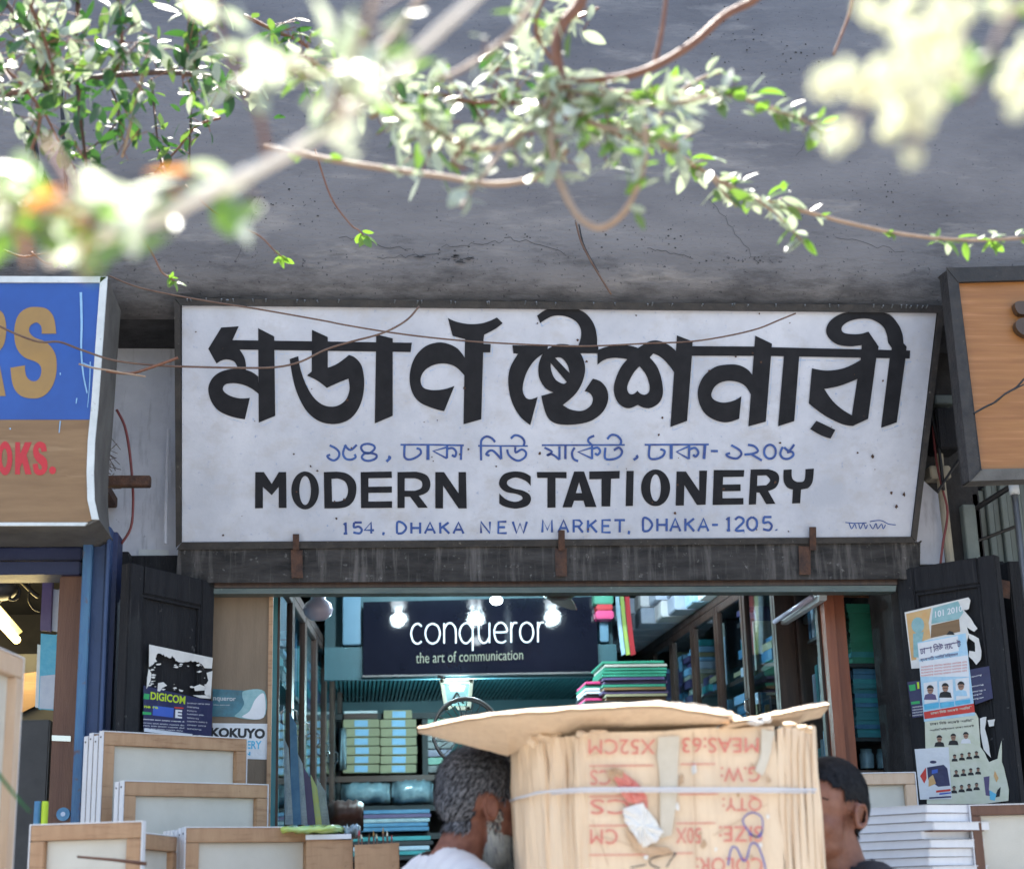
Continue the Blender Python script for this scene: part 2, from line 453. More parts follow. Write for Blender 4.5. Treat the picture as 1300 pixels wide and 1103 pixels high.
def add_dark_mottle(m, z_lo, z_hi, col, scale=9, lo=.42, hi=.62):
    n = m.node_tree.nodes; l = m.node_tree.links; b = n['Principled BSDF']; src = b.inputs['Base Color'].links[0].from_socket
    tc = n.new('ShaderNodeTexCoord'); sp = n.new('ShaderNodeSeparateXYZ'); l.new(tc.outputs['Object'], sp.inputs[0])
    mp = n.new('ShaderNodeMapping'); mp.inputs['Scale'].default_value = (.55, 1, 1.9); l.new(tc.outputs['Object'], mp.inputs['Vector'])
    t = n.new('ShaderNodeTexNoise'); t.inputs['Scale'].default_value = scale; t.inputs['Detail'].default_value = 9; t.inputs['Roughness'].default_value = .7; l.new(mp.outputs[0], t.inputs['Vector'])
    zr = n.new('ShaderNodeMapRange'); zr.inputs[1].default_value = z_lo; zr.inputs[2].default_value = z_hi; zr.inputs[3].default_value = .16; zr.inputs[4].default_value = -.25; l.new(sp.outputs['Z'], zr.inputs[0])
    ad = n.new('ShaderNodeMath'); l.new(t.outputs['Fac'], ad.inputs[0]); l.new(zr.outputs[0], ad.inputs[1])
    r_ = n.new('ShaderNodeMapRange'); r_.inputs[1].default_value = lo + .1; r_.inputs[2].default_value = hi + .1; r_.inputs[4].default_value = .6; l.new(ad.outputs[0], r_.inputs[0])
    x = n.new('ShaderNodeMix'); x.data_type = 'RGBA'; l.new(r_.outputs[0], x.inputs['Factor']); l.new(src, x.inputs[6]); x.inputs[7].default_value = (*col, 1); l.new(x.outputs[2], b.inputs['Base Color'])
add_dark_mottle(MATS['grey_render'], 3.28, 3.75, (.022, .022, .026))  # dark noise patches, denser towards the fascia's lower edge

for k_, m_ in MATS.items():
    if k_.startswith('print_') or k_.startswith('paper'):
        n_ = m_.node_tree.nodes; l_ = m_.node_tree.links; b_ = n_.get('Principled BSDF')
        tc_ = n_.new('ShaderNodeTexCoord'); t_ = n_.new('ShaderNodeTexNoise'); t_.inputs['Scale'].default_value = 16; t_.inputs['Detail'].default_value = 3
        l_.new(tc_.outputs['Object'], t_.inputs['Vector']); bp_ = n_.new('ShaderNodeBump'); bp_.inputs['Strength'].default_value = .55; bp_.inputs['Distance'].default_value = .012
        l_.new(t_.outputs['Fac'], bp_.inputs['Height']); l_.new(bp_.outputs[0], b_.inputs['Normal'])
# ================================================================ SETTING
g = MB(); g.add([(-60, -90, 0), (60, -90, 0), (60, 2.6, 0), (-60, 2.6, 0)], [(0, 1, 2, 3)])
g.build('street', 'asphalt', kind='structure')
g = MB(); g.box((-60, 2.75, -.2), (60, 5.7, .14)); g.build('pavement', 'pavement', kind='structure')
g = MB()
g.box((-60, 2.6, -.2), (60, 2.747, .145)); g.build('kerb', 'kerb_stone', kind='structure')

# ---- market building
bld = thing('market_building', (0, 5.6, 0), 'grey rendered market building with a deep concrete fascia over the shop fronts', 'building')
prof = [(5.20, 4.75), (5.20, 3.50), (5.205, 3.42), (5.225, 3.355), (5.27, 3.30), (5.34, 3.265), (5.60, 3.25), (9.6, 3.25), (9.6, 4.75)]
m = MB(); X0, X1 = -7, 8; N = 60
for i, (y, z) in enumerate(prof):
    for k in range(N + 1): m.v.append(Vector((X0 + (X1 - X0) * k / N, y, z)))
for i in range(len(prof) - 1):
    for k in range(N):
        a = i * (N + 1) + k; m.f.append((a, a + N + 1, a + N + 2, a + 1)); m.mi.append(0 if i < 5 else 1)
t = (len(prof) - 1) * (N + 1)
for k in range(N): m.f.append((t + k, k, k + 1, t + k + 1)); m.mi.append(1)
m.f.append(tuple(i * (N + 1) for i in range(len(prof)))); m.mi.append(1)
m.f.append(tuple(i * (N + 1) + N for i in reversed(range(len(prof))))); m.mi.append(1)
fas = m.build('fascia', ['grey_render', 'dark_soffit'], bld)
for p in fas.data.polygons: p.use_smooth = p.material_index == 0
# mildew patches and flaking render along the drip edge, slightly proud of it
for (px, py, rx, ry) in ((330, 362, 26, 7), (560, 330, 30, 4), (590, 327, 12, 3), (668, 341, 18, 2), (500, 345, 16, 8), (735, 352, 30, 5), (880, 352, 20, 5), (420, 356, 24, 5), (840, 364, 34, 4), (640, 356, 26, 4), (276, 366, 18, 4), (960, 366, 28, 4)):
    pl = YP(5.196) if py < 335 else YP(5.24)
    random.seed(px)
    m = MB()
    for q in range(9):
        cx = px + random.uniform(-rx, rx); cy = py + random.uniform(-ry, ry); rr = random.uniform(.6, 2.2)
        if py >= 335:
            # rest on the curved lip
            pass
        pts = [(cx + math.cos(a) * rr * random.uniform(1.2, 4.5), cy + math.sin(a) * rr * random.uniform(.3, .9)) for a in [k / 9 * math.tau for k in range(9)]]
        if py < 335: poly_px(m, pts, pl, 0.0, smooth=False)
    if m.v: m.build('flaked_patch', 'dark_wall', bld)

rcrk = random.Random(17)
for (x0, y0, x1, y1, w_) in ((430, 300, 520, 318, .9), (560, 312, 640, 306, .8), (900, 250, 960, 330, .7), (1060, 300, 1150, 322, .8), (330, 250, 300, 330, .7), (820, 315, 880, 327, .9), (480, 328, 560, 322, 1.1), (640, 300, 720, 322, 1.0), (1010, 200, 1040, 160, .6)):
    m = MB(); P_ = YP(5.1985); q_ = [(x0 + (x1 - x0) * k / 12 + rcrk.uniform(-2, 2), y0 + (y1 - y0) * k / 12 + rcrk.uniform(-3, 3)) for k in range(13)]
    stroke(m, q_, w_ * .6, P_, 0, False); m.build('hairline_crack', 'dark_wall', bld)
for (px, py, rx, ry) in ((470, 60, 60, 60), (930, 40, 50, 50), (1000, 75, 40, 40), (640, 300, 90, 26), (800, 300, 90, 25), (380, 270, 60, 30), (1120, 250, 60, 40), (950, 330, 60, 6)):
    m = MB()     # pitting: tiny chipped holes
    for q in range(26):
        cx = px + rcrk.gauss(0, rx * .5); cy = min(334, py + rcrk.gauss(0, ry * .5)); rr = rcrk.uniform(.5, 1.5)
        poly_px(m, [(cx + math.cos(a) * rr * rcrk.uniform(.6, 1.5), cy + math.sin(a) * rr * rcrk.uniform(.5, 1)) for a in [k / 6 * math.tau for k in range(6)]], YP(5.1982), q * .000012)
    m.build('pitting', 'dark_wall', bld, kind='stuff')

def wallbox(name, x0, x1, y0, y1, z0, z1, mt, **k):
    m = MB(); m.box((x0, y0, z0), (x1, y1, z1)); return m.build(name, mt, bld, **k)
xl = at(228, 560, 5.6).x; xo0 = at(272, 900, 5.6).x; xo1 = at(1137, 900, 5.6).x; zl0 = at(700, 745, 5.6).z
# shop front wall pieces round the opening
xpl = at(152, 560, 5.6).x; xpr = at(1215, 560, 5.6).x
wallbox('pillar', xpl - .10, xo0 - .09, 5.6, 5.85, .14, 3.248, 'pale_wall_paint')
wallbox('pillar', xo1 + .02, xpr + .06, 5.6, 5.85, .14, 3.248, 'dark_wall')
wallbox('wall_over_door', xo0 - .088, xo1 + .018, 5.62, 5.85, zl0 + .17, 3.248, 'dark_wall')
# inner room
XI0, XI1, YI, ZC = at(340, 900, 5.85).x - .12, 2.15, 9.3, 2.86
wallbox('side_wall', XI0 - .1, XI0, 5.853, YI, .14, 3.248, 'teal_wall')
wallbox('side_wall', XI1, XI1 + .1, 5.853, YI, .14, 3.248, 'teal_wall')
wallbox('back_wall', XI0 - .1, XI1 + .1, YI + .002, YI + .1, .14, 3.248, 'teal_wall')
wallbox('ceiling', XI0 + .002, XI1 - .002, 5.853, YI, ZC, ZC + .06, 'ceiling_dark')
wallbox('shop_floor', XI0 - .098, XI1 + .098, 5.703, YI, .10, .16, 'pavement')
# the neighbour on the left: a lit room
wallbox('neighbour_room_wall', -4.6, -4.5, 5.62, 8.2, .14, 3.248, 'room_wall')
wallbox('neighbour_room_wall', -4.498, XI0 - .12, 8.1, 8.2, .14, 3.248, 'room_wall')
wallbox('neighbour_ceiling', -4.498, XI0 - .12, 5.62, 8.098, 2.72, 2.78, 'room_wall')
wallbox('neighbour_floor', -4.498, XI0 - .12, 5.62, 8.098, .10, .16, 'pavement')
# right neighbour: closed front behind the shutter
wallbox('neighbour_wall', xpr + .065, 6, 5.75, 5.85, .14, 3.248, 'dark_wall')

# details of the bare strip left of the main sign
m = MB(); a = at(152, 409, 5.56); b = at(226, 432, 5.56)
m.box((a.x, 5.54, b.z), (b.x, 5.597, a.z)); m.box((a.x, 5.515, b.z + .02), (b.x, 5.538, b.z + .035)); m.build('rusted_rail', 'black_timber', bld)
pl = YP(5.59)
m = MB(); stroke(m, smooth_loop([(158, 436), (175, 438), (190, 436), (205, 440), (224, 438)], False), 1.4, pl, .002, False); m.build('wall_crack', 'dark_wall', bld)
m = MB(); a = at(176, 702, 5.57); b = at(222, 712, 5.57); m.slab([YP(5.59).pt(176, 697), YP(5.59).pt(214, 698), YP(5.59).pt(214, 727), YP(5.59).pt(176, 712)], (0, .006, 0)); m.build('paint_patch', 'white_trim', bld)
m = MB(); pl = YP(5.52)
m.tube([pl.pt(214, 545), pl.pt(212, 600), pl.pt(210, 690)], .006, 6); m.build('conduit', 'pale_wall_paint', bld)
# iron bracket with its debris nest
br = thing('iron_bracket', at(150, 630, 5.59), 'rusty iron bracket sticking out of the pale wall strip beside the blue sign', 'bracket')
m = MB(); a = at(148, 630, 5.5); b = at(191, 630, 5.3)
m.box((a.x - .05, 5.28, a.z - .018), (b.x, 5.315, a.z + .018)); m.box((a.x - .05, 5.316, a.z - .018), (a.x - .01, 5.597, a.z + .018)); m.build('bar', 'rust', br, bevel=.003)
m = MB(); random.seed(3)
for q in range(60):
    p = Vector((a.x - .03 + random.gauss(0, .03), 5.32 + random.gauss(0, .03), a.z + .05 + random.gauss(0, .05)))
    d = Vector((random.uniform(-1, 1), random.uniform(-1, 1), random.uniform(-1, 1))).normalized() * .045
    m.tube([p - d, p + d * .2, p + d], .0013, 3, cap=False)
m.build('debris', 'bark_dark', br, kind='stuff')

# ---- the right hand gap: dark recess, pale panel, pipes, meter box
m = MB(); pl = YP(5.58); slab_px(m, [(1166, 604), (1192, 628), (1200, 716), (1160, 716)], pl, 0, .018); m.build('pale_panel', 'pale_wall_paint', bld)
m = MB(); pl = YP(5.55); m.tube([pl.pt(1190, 560), pl.pt(1196, 622), pl.pt(1207, 720)], .016, 10); m.build('conduit', 'conduit', bld)
mb_ = thing('meter_box', at(1200, 560, 5.55), 'small black electric meter box in the dark gap right of the white sign', 'meter box')
m = MB(); a = at(1184, 520, 5.5); b = at(1218, 572, 5.5); m.box((a.x, 5.47, b.z), (b.x, 5.597, a.z)); m.build('case', 'black_timber', mb_, bevel=.006)
m = MB(); a2 = at(1188, 500, 5.49); b2 = at(1213, 512, 5.49); m.box((a2.x, 5.50, b2.z), (b2.x, 5.597, a2.z)); m.build('fuse_holder', 'shutter_grey', mb_, bevel=.004)
m = MB(); a2 = at(1184, 588, 5.49); b2 = at(1212, 604, 5.49); m.box((a2.x, 5.52, b2.z), (b2.x, 5.597, a2.z)); m.build('junction_plate', 'conduit', mb_, bevel=.004)
def wire(name, pts, Y, r, mt, label, cat='wire', group=None, Yf=None):
    P = []
    q = smooth_loop(pts, False, 4)
    for i, (x, y) in enumerate(q):
        yy = Y if Yf is None else Y + (Yf - Y) * i / (len(q) - 1)
        P.append(at(x, y, yy))
    m = MB(); m.tube(P, r, 6); return tag(m.build(name, mt, origin=P[0], smooth=True), label, cat, group)
wire('electric_cable', [(1184, 540), (1188, 580), (1195, 615), (1203, 650), (1197, 690), (1194, 716)], 5.5, .0045, 'cable_red', 'thin dark red cable hanging down the pale panel behind the right door', 'cable')
wire('electric_cable', [(1178, 470), (1182, 520), (1192, 570), (1198, 622)], 5.49, .006, 'cable_black', 'thick black cable beside the meter box right of the white sign', 'cable')
wire('electric_cable', [(1230, 540), (1222, 575), (1206, 600), (1190, 625)], 5.48, .005, 'cable_black', 'black cable looping under the wood laminate sign corner', 'cable')
wire('electric_cable', [(148, 520), (158, 540), (164, 570), (168, 610), (169, 640), (166, 670), (154, 690)], 5.35, .0045, 'cable_red', 'thin dark red cable curving over the pale wall strip beside the blue sign', 'cable')

# ================================================================ MAIN SIGN
zb = at(690, 688, 5.5); zt = at(690, 390, 5.22)
SP = Plane(zb, Vector((0, -(zt.z - zb.z), -(5.5 - 5.22))))
sign = thing('shop_sign', SP.pt(690, 688), 'large white painted signboard in a black frame with big black Bengali letters reading Modern Stationery', 'signboard')
def corners(l): return l
m = MB(); slab_px(m, [(231, 388), (1189, 397), (1156, 681), (231, 688)], SP, 0, .02); m.build('board', 'sign_paint', sign)
def fr(a, b, c, d, nm='frame_bar'):
    m = MB(); slab_px(m, [a, b, c, d], SP, .012, .045); m.build(nm, 'sign_frame', sign, bevel=.003)
fr((223, 379), (1198, 388), (1190, 397.5), (230, 388))
fr((222, 380), (229.5, 388.5), (230.5, 688), (224, 694))
fr((231, 688), (1156, 681), (1161, 688), (224.5, 697))
fr((1190, 398), (1198, 389), (1162, 687), (1156.5, 680.5))
m = MB(); random.seed(5)
for i in range(46):
    x = random.uniform(235, 1185); y = 381 + (x - 223) * .0093 - .5
    m.tube([SP.pt(x, y + 2, .014), SP.pt(x + random.uniform(-1, 1), y - random.uniform(.5, 2.5), .022)], .0025, 4)
m.build('frame_nails', 'grey_metal', sign, kind='stuff')

def tr(pts, ox, oy, s): return [tuple([ox + p[0] / s, oy + p[1] / s] + list(p[2:])) for p in pts]
C = 1
Z1 = (220, 380, 3.8235); Z2 = (500, 380, 3.8235); Z3 = (760, 380, 5.4167); Z4 = (960, 380, 5.0)
L = []   # (outline, holes, name)
def G(z, pts, holes=()): L.append((tr(pts, *z), [tr(h, *z) for h in holes]))
# mo
G(Z1, [(233,137,C),(318,131,C),(287,198,C),(322,244,C),(342,275),(352,310),(352,345,C),(312,330,C),(295,302),(262,292),(235,297),(210,312,C),(170,240,C)])
G(Z1, [(412,375,C),(380,352),(330,338),(270,340),(215,360),(182,395),(170,440),(185,495),(220,540),(280,568),(348,582,C),(372,478,C),(320,480),(270,465),(242,440),(250,415),(285,407),(330,412),(375,430),(416,460,C)])
G(Z1, [(412,140,C),(490,180,C),(495,565,C),(415,598,C)])
G(Z1, [(285,198,C),(1158,211,C),(1152,256,C),(320,244,C)])
# da
G(Z1, [(673,148,C),(750,183,C),(750,332,C),(790,316),(828,290),(852,270,C),(885,285),(915,325),(927,400),(918,480),(890,545),(845,588),(780,605),(710,592),(650,545),(605,465),(580,380),(565,290,C),(607,276,C),(618,340),(645,415),(685,480),(735,515),(790,518),(835,490),(855,440),(850,385,C),(800,405),(745,430,C),(700,395),(648,370,C),(672,350,C)])
G(Z1, [(985,170,C),(1065,190,C),(1065,565,C),(978,602,C)])
# rno
G(Z2, [(348,290,C),(310,240),(260,215),(210,210),(150,230),(100,285),(77,365),(85,440),(120,495),(180,525),(244,543,C),(294,420,C),(240,437),(180,440),(140,425),(130,385),(150,345),(195,318),(250,312),(300,328),(348,376,C)])
G(Z2, [(345,200,C),(435,200,C),(424,582,C),(338,606,C)])
G(Z2, [(430,216,C),(470,218,C),(468,258,C),(430,258,C)])
G(Z2, [(262,90,C),(300,108),(360,120),(420,118),(465,105),(500,88,C),(528,116,C),(490,145),(438,172,C),(434,205,C),(350,205,C),(345,193,C),(285,178,C)])
# shte
G(Z2, [(575,223,C),(748,226,C),(745,250,C),(718,268,C),(675,305),(640,365),(625,430),(635,470),(660,485),(698,473,C),(662,610,C),(610,565),(570,490),(555,400),(565,330),(603,264,C),(580,262,C)])
G(Z2, [(695,80,C),(740,50),(800,38),(870,42),(930,68),(970,120),(985,180),(985,226,C),(895,224,C),(908,180),(905,140),(880,105),(830,82),(770,82),(710,115,C)])
G(Z2, [(860,222,C),(992,226,C),(992,262,C),(905,262,C)])
G(Z2, [(740,245,C),(775,225),(810,217),(860,225),(905,262),(928,330),(915,400),(880,460),(820,512,C),(860,535),(915,540),(955,515),(965,480),(950,455),(925,445,C),(965,385,C),(1005,400),(1035,440),(1038,495),(1010,550),(950,592),(860,608),(780,600),(740,560),(715,468,C),(775,452,C),(735,430),(705,380),(702,320),(718,272,C)],
  [[(782,284,C),(812,284),(840,315),(853,358,C)], [(760,308,C),(838,400,C),(822,410),(785,390),(765,350)]])
# sho
G(Z3, [(-9,450,C),(40,415),(110,402),(196,412,C),(150,470),(115,550),(103,620),(120,690),(160,735),(210,748),(268,725,C),(310,745),(360,745),(415,710),(440,650),(435,570),(405,470),(350,400,C),(375,372,C),(430,400),(480,450),(520,505,C),(532,357,C),(490,320),(430,290),(380,283),(335,295),(270,335,C),(220,320),(140,312),(60,325),(-9,350,C)],
  [[(280,460,C),(325,520),(348,590),(345,635),(320,655),(290,650),(265,628,C),(240,650),(210,648),(195,615),(205,570),(240,505)]])
G(Z3, [(537,248,C),(645,290,C),(640,390,C),(607,835,C),(492,877,C),(518,495,C),(530,355,C)])
G(Z3, [(640,322,C),(1140,325,C),(1140,389,C),(638,388,C)])
# na
G(Z3, [(1058,524,C),(1020,480),(960,452),(890,448),(800,465),(720,530),(682,620),(690,710),(730,785),(800,830),(880,845),(965,820,C),(980,665,C),(930,695),(860,710),(800,695),(773,660),(790,610),(830,575),(890,560),(960,570),(1010,600),(1048,660,C)])
G(Z3, [(1075,250,C),(1190,305,C),(1148,840,C),(1028,873,C)])
G(Z4, [(90,304,C),(975,325,C),(972,376,C),(90,360,C)])
G(Z4, [(175,350,C),(272,350,C),(240,772,C),(137,805,C)])
# ri
G(Z4, [(710,205,C),(775,300,C),(760,375,C),(708,758,C),(612,803,C),(540,790),(430,735),(332,660,C),(352,437,C),(450,452),(560,435),(660,385,C),(668,290,C),(590,298),(510,285),(455,240),(442,190),(470,135),(540,92),(640,76),(740,78),(840,95),(900,160),(925,220),(932,278,C),(952,300,C),(950,325,C),(945,375,C),(890,780,C),(790,815,C),(845,375,C),(858,310,C),(835,275,C),(825,220),(800,170),(740,132),(680,122),(600,135),(550,165),(540,195),(560,215),(620,222),(670,218,C)],
  [[(640,505,C),(605,735,C),(540,695),(480,640),(430,568,C),(530,548)]])
G(Z4, [(380,770,C),(440,798),(500,828,C),(470,882,C),(410,862),(340,822,C)])
m = MB(); ms = MB(); random.seed(11)
for i, (o, hs) in enumerate(L):
    off = .0020 + i * .00012
    m = MB(); m.flat([[SP.pt(x, y, off) for x, y in smooth_loop(lp)] for lp in [o] + hs]); m.build('painted_letter', 'letter_black', sign)
    so_ = smooth_loop(o); n = len(so_)
    for k in range(n):     # broken blue drop line painted beside each letter
        a, b = so_[k], so_[(k + 1) % n]
        dx, dy = b[0] - a[0], b[1] - a[1]
        ln = math.hypot(dx, dy)
        if ln > 12:
            parts = int(ln / 6)
        else: parts = 1
        for q in range(parts):
            if random.random() < .32: continue
            s0, s1 = q / parts, (q + .85) / parts
            jx, jy = random.uniform(-.5, .5), random.uniform(-.5, .5)
            w_ = random.uniform(.5, 1.3)
            stroke(ms, [(a[0] + dx * s0 + 2.6 + jx, a[1] + dy * s0 + 4.4 + jy), (a[0] + dx * s1 + 2.6 + jx, a[1] + dy * s1 + 4.4 + jy)], w_, SP, .0008 + (k % 7) * .00005, False)
ms.build('letter_drop_line', 'letter_shadow_blue', sign, kind='stuff')

# English title
E5 = (400, 540, 4.0625); E6 = (700, 540, 2.7083); E7 = (220, 580, 3.8235)
L = []
G(E7, [(398,73,C),(440,73,C),(478,130,C),(512,73,C),(548,73,C),(550,247,C),(512,247,C),(512,145,C),(478,185,C),(435,145,C),(435,248,C),(397,249,C)])
def ring(cx, cy, rx, ry, n=14): return [(cx + rx * math.cos(k / n * math.tau), cy + ry * math.sin(k / n * math.tau)) for k in range(n)]
G(E7, ring(640,162,67,92), [ring(640,162,28,70)])
G(E5, [(45,240,C),(110,238,C),(165,248),(205,285),(213,335),(200,385),(165,418),(110,427,C),(48,427,C)], [[(85,275,C),(115,273,C),(155,290),(170,335),(155,378),(115,392,C),(88,392,C)]])
G(E5, [(235,240,C),(395,237,C),(396,270,C),(275,272,C),(275,316,C),(396,314,C),(396,346,C),(275,347,C),(275,392,C),(397,390,C),(397,424,C),(237,426,C)])
G(E5, [(425,240,C),(520,238,C),(575,256),(595,300),(580,342),(535,362,C),(582,424,C),(532,424,C),(490,367,C),(462,367,C),(462,425,C),(425,425,C)], [[(462,272,C),(515,272,C),(545,284),(553,304),(545,324),(515,336,C),(462,336,C)]])
G(E5, [(620,240,C),(665,240,C),(740,350,C),(740,240,C),(778,240,C),(782,427,C),(740,427,C),(660,310,C),(660,427,C),(620,427,C)])
G(E5, [(1112,312,C),(1085,285),(1035,268),(995,283),(992,305),(1022,324),(1070,335),(1105,355),(1113,385),(1093,414),(1040,428),(985,420),(950,402,C),(950,350,C),(985,380),(1030,393),(1066,382),(1066,365),(1035,352),(985,342),(955,318),(950,285),(975,250),(1025,237),(1075,242),(1112,262,C)])
L.append(([(681.4,599,C),(719.2,599,C),(719.2,607,C),(705.2,606.5,C),(705.2,644,C),(694.9,644.3,C),(694.9,606.5,C),(682,606.5,C)], []))
G(E6, [(78,158,C),(112,158,C),(155,280,C),(117,280,C),(110,258,C),(78,258,C),(70,281,C),(38,281,C)], [[(95,195,C),(105,232,C),(84,232,C)]])
G(E6, [(130,158,C),(235,156,C),(234,182,C),(205,183,C),(202,278,C),(172,278,C),(172,184,C),(130,185,C)])
G(E6, [(258,156,C),(283,156,C),(280,276,C),(255,277,C)])
G(E6, ring(358,214,50,63), [ring(358,214,18,46)])
G(E6, [(430,158,C),(462,158,C),(508,225,C),(508,155,C),(535,155,C),(530,272,C),(500,273,C),(457,205,C),(455,275,C),(427,275,C)])
G(E6, [(558,153,C),(663,153,C),(661,176,C),(590,177,C),(589,203,C),(650,202,C),(650,225,C),(588,226,C),(588,250,C),(660,249,C),(660,271,C),(554,273,C)])
G(E6, [(685,151,C),(745,150,C),(775,162),(783,185),(772,212),(745,225,C),(770,269,C),(738,270,C),(715,230,C),(705,230,C),(703,271,C),(678,272,C)], [[(708,172,C),(738,171,C),(752,188),(738,205,C),(707,207,C)]])
G(E6, [(798,152,C),(826,151,C),(828,182),(845,194,C),(858,194,C),(870,186),(873,150,C),(902,148,C),(897,195),(880,216,C),(858,220,C),(855,267,C),(827,268,C),(830,220,C),(810,212),(798,190)])
for i, (o, hs) in enumerate(L):
    m = MB(); m.flat([[SP.pt(x, y, .002) for x, y in smooth_loop(lp)] for lp in [o] + hs]); m.build('painted_letter', 'letter_black', sign)

# Bengali address, drawn with the brush
BA = (405, 545, 6.667); BB = (600, 545, 6.5); BC = (790, 545, 5.652)
m = MB(); k = [0]
def word():
    global m
    m.build('small_letter', 'letter_blue', sign); m = MB()
def S(z, pts, w_=2.9, smooth=True):
    k[0] += 1; stroke(m, [(z[0] + x / z[2], z[1] + y / z[2]) for x, y in pts], w_, SP, .0012 + k[0] * .00006, smooth)
S(BA, [(90,135),(140,160),(170,195),(165,235),(130,262),(90,250),(70,225),(95,215)])
word()
S(BA, [(230,130),(210,170),(205,215),(230,250),(275,255),(310,235),(300,210)]); S(BA, [(215,132),(265,175),(320,130)])
word()
S(BA, [(440,200),(385,195),(358,165),(365,135),(410,122),(460,135),(470,165),(430,200),(385,205),(362,235),(385,260),(430,265),(480,245),(485,215),(440,200)])
word()
S(BA, [(585,230),(602,240),(570,272)], 3.4)
word()
S(BA, [(690,130),(950,130),(1225,135)], 2.3); S(BA, [(725,135),(722,180),(725,235),(760,255),(815,240),(860,205),(855,170),(825,160)]); S(BA, [(922,135),(922,258)], 4)
word()
S(BA, [(1085,135),(1082,245)]); S(BA, [(1085,150),(965,183),(1082,245)], 2.6, False); S(BA, [(1085,165),(1130,158),(1160,190),(1150,230),(1125,215)]); S(BA, [(1205,135),(1200,258)], 3)
word()
S(BB, [(45,135),(455,137)], 2); S(BB, [(70,255),(68,135),(75,85),(115,58),(160,75),(185,105)]); S(BB, [(140,215),(112,205),(135,178),(165,175),(200,205),(235,245)], 3); S(BB, [(230,140),(237,245)])
word()
S(BB, [(315,75),(350,48),(400,62),(427,100),(420,135)]); S(BB, [(352,145),(355,190),(405,165),(440,190),(430,230),(380,258),(330,240),(295,205),(285,165)], 2.8)
word()
S(BB, [(570,130),(1255,128)], 2.2); S(BB, [(592,150),(655,185),(612,215),(655,205),(715,248)], 2.8); S(BB, [(716,140),(716,250)]); S(BB, [(765,130),(765,245)], 3)
word()
S(BB, [(842,150),(820,190),(830,240),(870,262)]); S(BB, [(985,150),(870,185),(985,240)], 2.6, False); S(BB, [(985,135),(985,245)]); S(BB, [(985,162),(1030,150),(1052,180),(1030,210),(1010,195)]); S(BB, [(1003,52),(960,72),(955,100),(985,130)])
word()
S(BB, [(1110,80),(1145,45),(1195,55),(1225,95),(1215,130)]); S(BB, [(1095,150),(1093,238),(1160,245),(1215,220),(1232,180),(1205,150),(1165,172)])
word()
S(BC, [(100,185),(107,200),(80,218)], 3.2); S(BC, [(160,110),(620,108)], 2.3); S(BC, [(195,115),(193,200),(240,212),(290,190),(303,155),(272,142)]); S(BC, [(350,110),(350,212)], 4)
word()
S(BC, [(480,120),(388,160),(475,210)], 2.6, False); S(BC, [(480,115),(477,212)]); S(BC, [(480,145),(520,132),(545,165),(525,195),(508,180)]); S(BC, [(592,110),(585,212)], 3.6)
word()
S(BC, [(635,155),(685,155)]); S(BC, [(780,112),(840,148),(852,180),(820,208),(770,200),(745,180),(772,170)])
word()
S(BC, [(900,110),(945,120),(972,155),(930,175),(875,180)]); S(BC, [(920,175),(1000,222)])
word()
S(BC, [(x, y) for x, y in ring(1058,160,42,50)] + [(1100,160)]); S(BC, [(1150,125),(1132,170),(1150,205),(1190,210),(1226,185),(1215,160),(1180,165)]); S(BC, [(1160,128),(1195,152),(1232,108)])
word()
# English address, monoline
GL = {'1': [[(.25,.78),(.55,1),(.55,0)],[(.25,0),(.8,0)]], '5': [[(.9,1),(.2,1)],[(.22,1),(.15,.56),(.6,.62),(.92,.35),(.7,.02),(.1,.1)]], '4': [[(.95,.3),(.05,.3),(.68,1),(.68,0)]],
      'D': [[(.1,0),(.1,1),(.6,.95),(.95,.5),(.6,.05),(.1,0)]], 'H': [[(.08,0),(.08,1)],[(.92,0),(.92,1)],[(.08,.5),(.92,.5)]], 'A': [[(.02,0),(.5,1),(.98,0)],[(.2,.35),(.8,.35)]],
      'K': [[(.1,0),(.1,1)],[(.9,1),(.12,.45)],[(.35,.6),(.95,0)]], 'N': [[(.08,0),(.08,1),(.92,0),(.92,1)]], 'E': [[(.9,1),(.12,1),(.12,0),(.92,0)],[(.12,.52),(.75,.52)]],
      'W': [[(0,1),(.25,0),(.5,.85),(.75,0),(1,1)]], 'M': [[(.05,0),(.08,1),(.5,.2),(.92,1),(.95,0)]], 'R': [[(.1,0),(.1,1),(.65,.98),(.88,.75),(.65,.5),(.1,.48)],[(.5,.48),(.95,0)]],
      'T': [[(0,1),(1,1)],[(.5,1),(.5,0)]], '2': [[(.1,.8),(.4,1),(.85,.85),(.8,.55),(.1,0),(.95,0)]], '0': [[(.5,1),(.9,.75),(.9,.25),(.5,0),(.1,.25),(.1,.75),(.5,1)]],
      '-': [[(.1,.5),(.9,.5)]], ',': [[(.5,.12),(.35,-.15)]], '.': [[(.45,.08),(.55,0)]]}
kk = 0
for s_, xs, yt, yb in (('154,', (434, 447, 462, 484), 663, 677), ('DHAKA', (503, 521, 539, 557.5, 575), 663, 677), ('NEW', (609.5, 631, 651), 662, 676.5), ('MARKET,', (688, 708.5, 727, 745, 763, 780, 796), 660, 675.5),
                       ('DHAKA-', (815, 833.5, 850.5, 868.5, 886, 903), 658, 674), ('1205.', (920, 932, 948, 967, 983), 656, 673)):
    for ch, x in zip(s_, xs):
        m = MB(); wd = {'1': 9, ',': 6, '.': 5, '-': 9, 'W': 18}.get(ch, 13.5)
        for st in GL[ch]:
            kk += 1
            stroke(m, [(x + p[0] * wd + random.uniform(-.3, .3), yb - p[1] * (yb - yt)) for p in st], 2.9 if ch not in ',.' else 3, SP, .0012 + kk * .00003, ch in '5D2053')
        m.build('small_letter', 'letter_blue', sign)
m = MB()
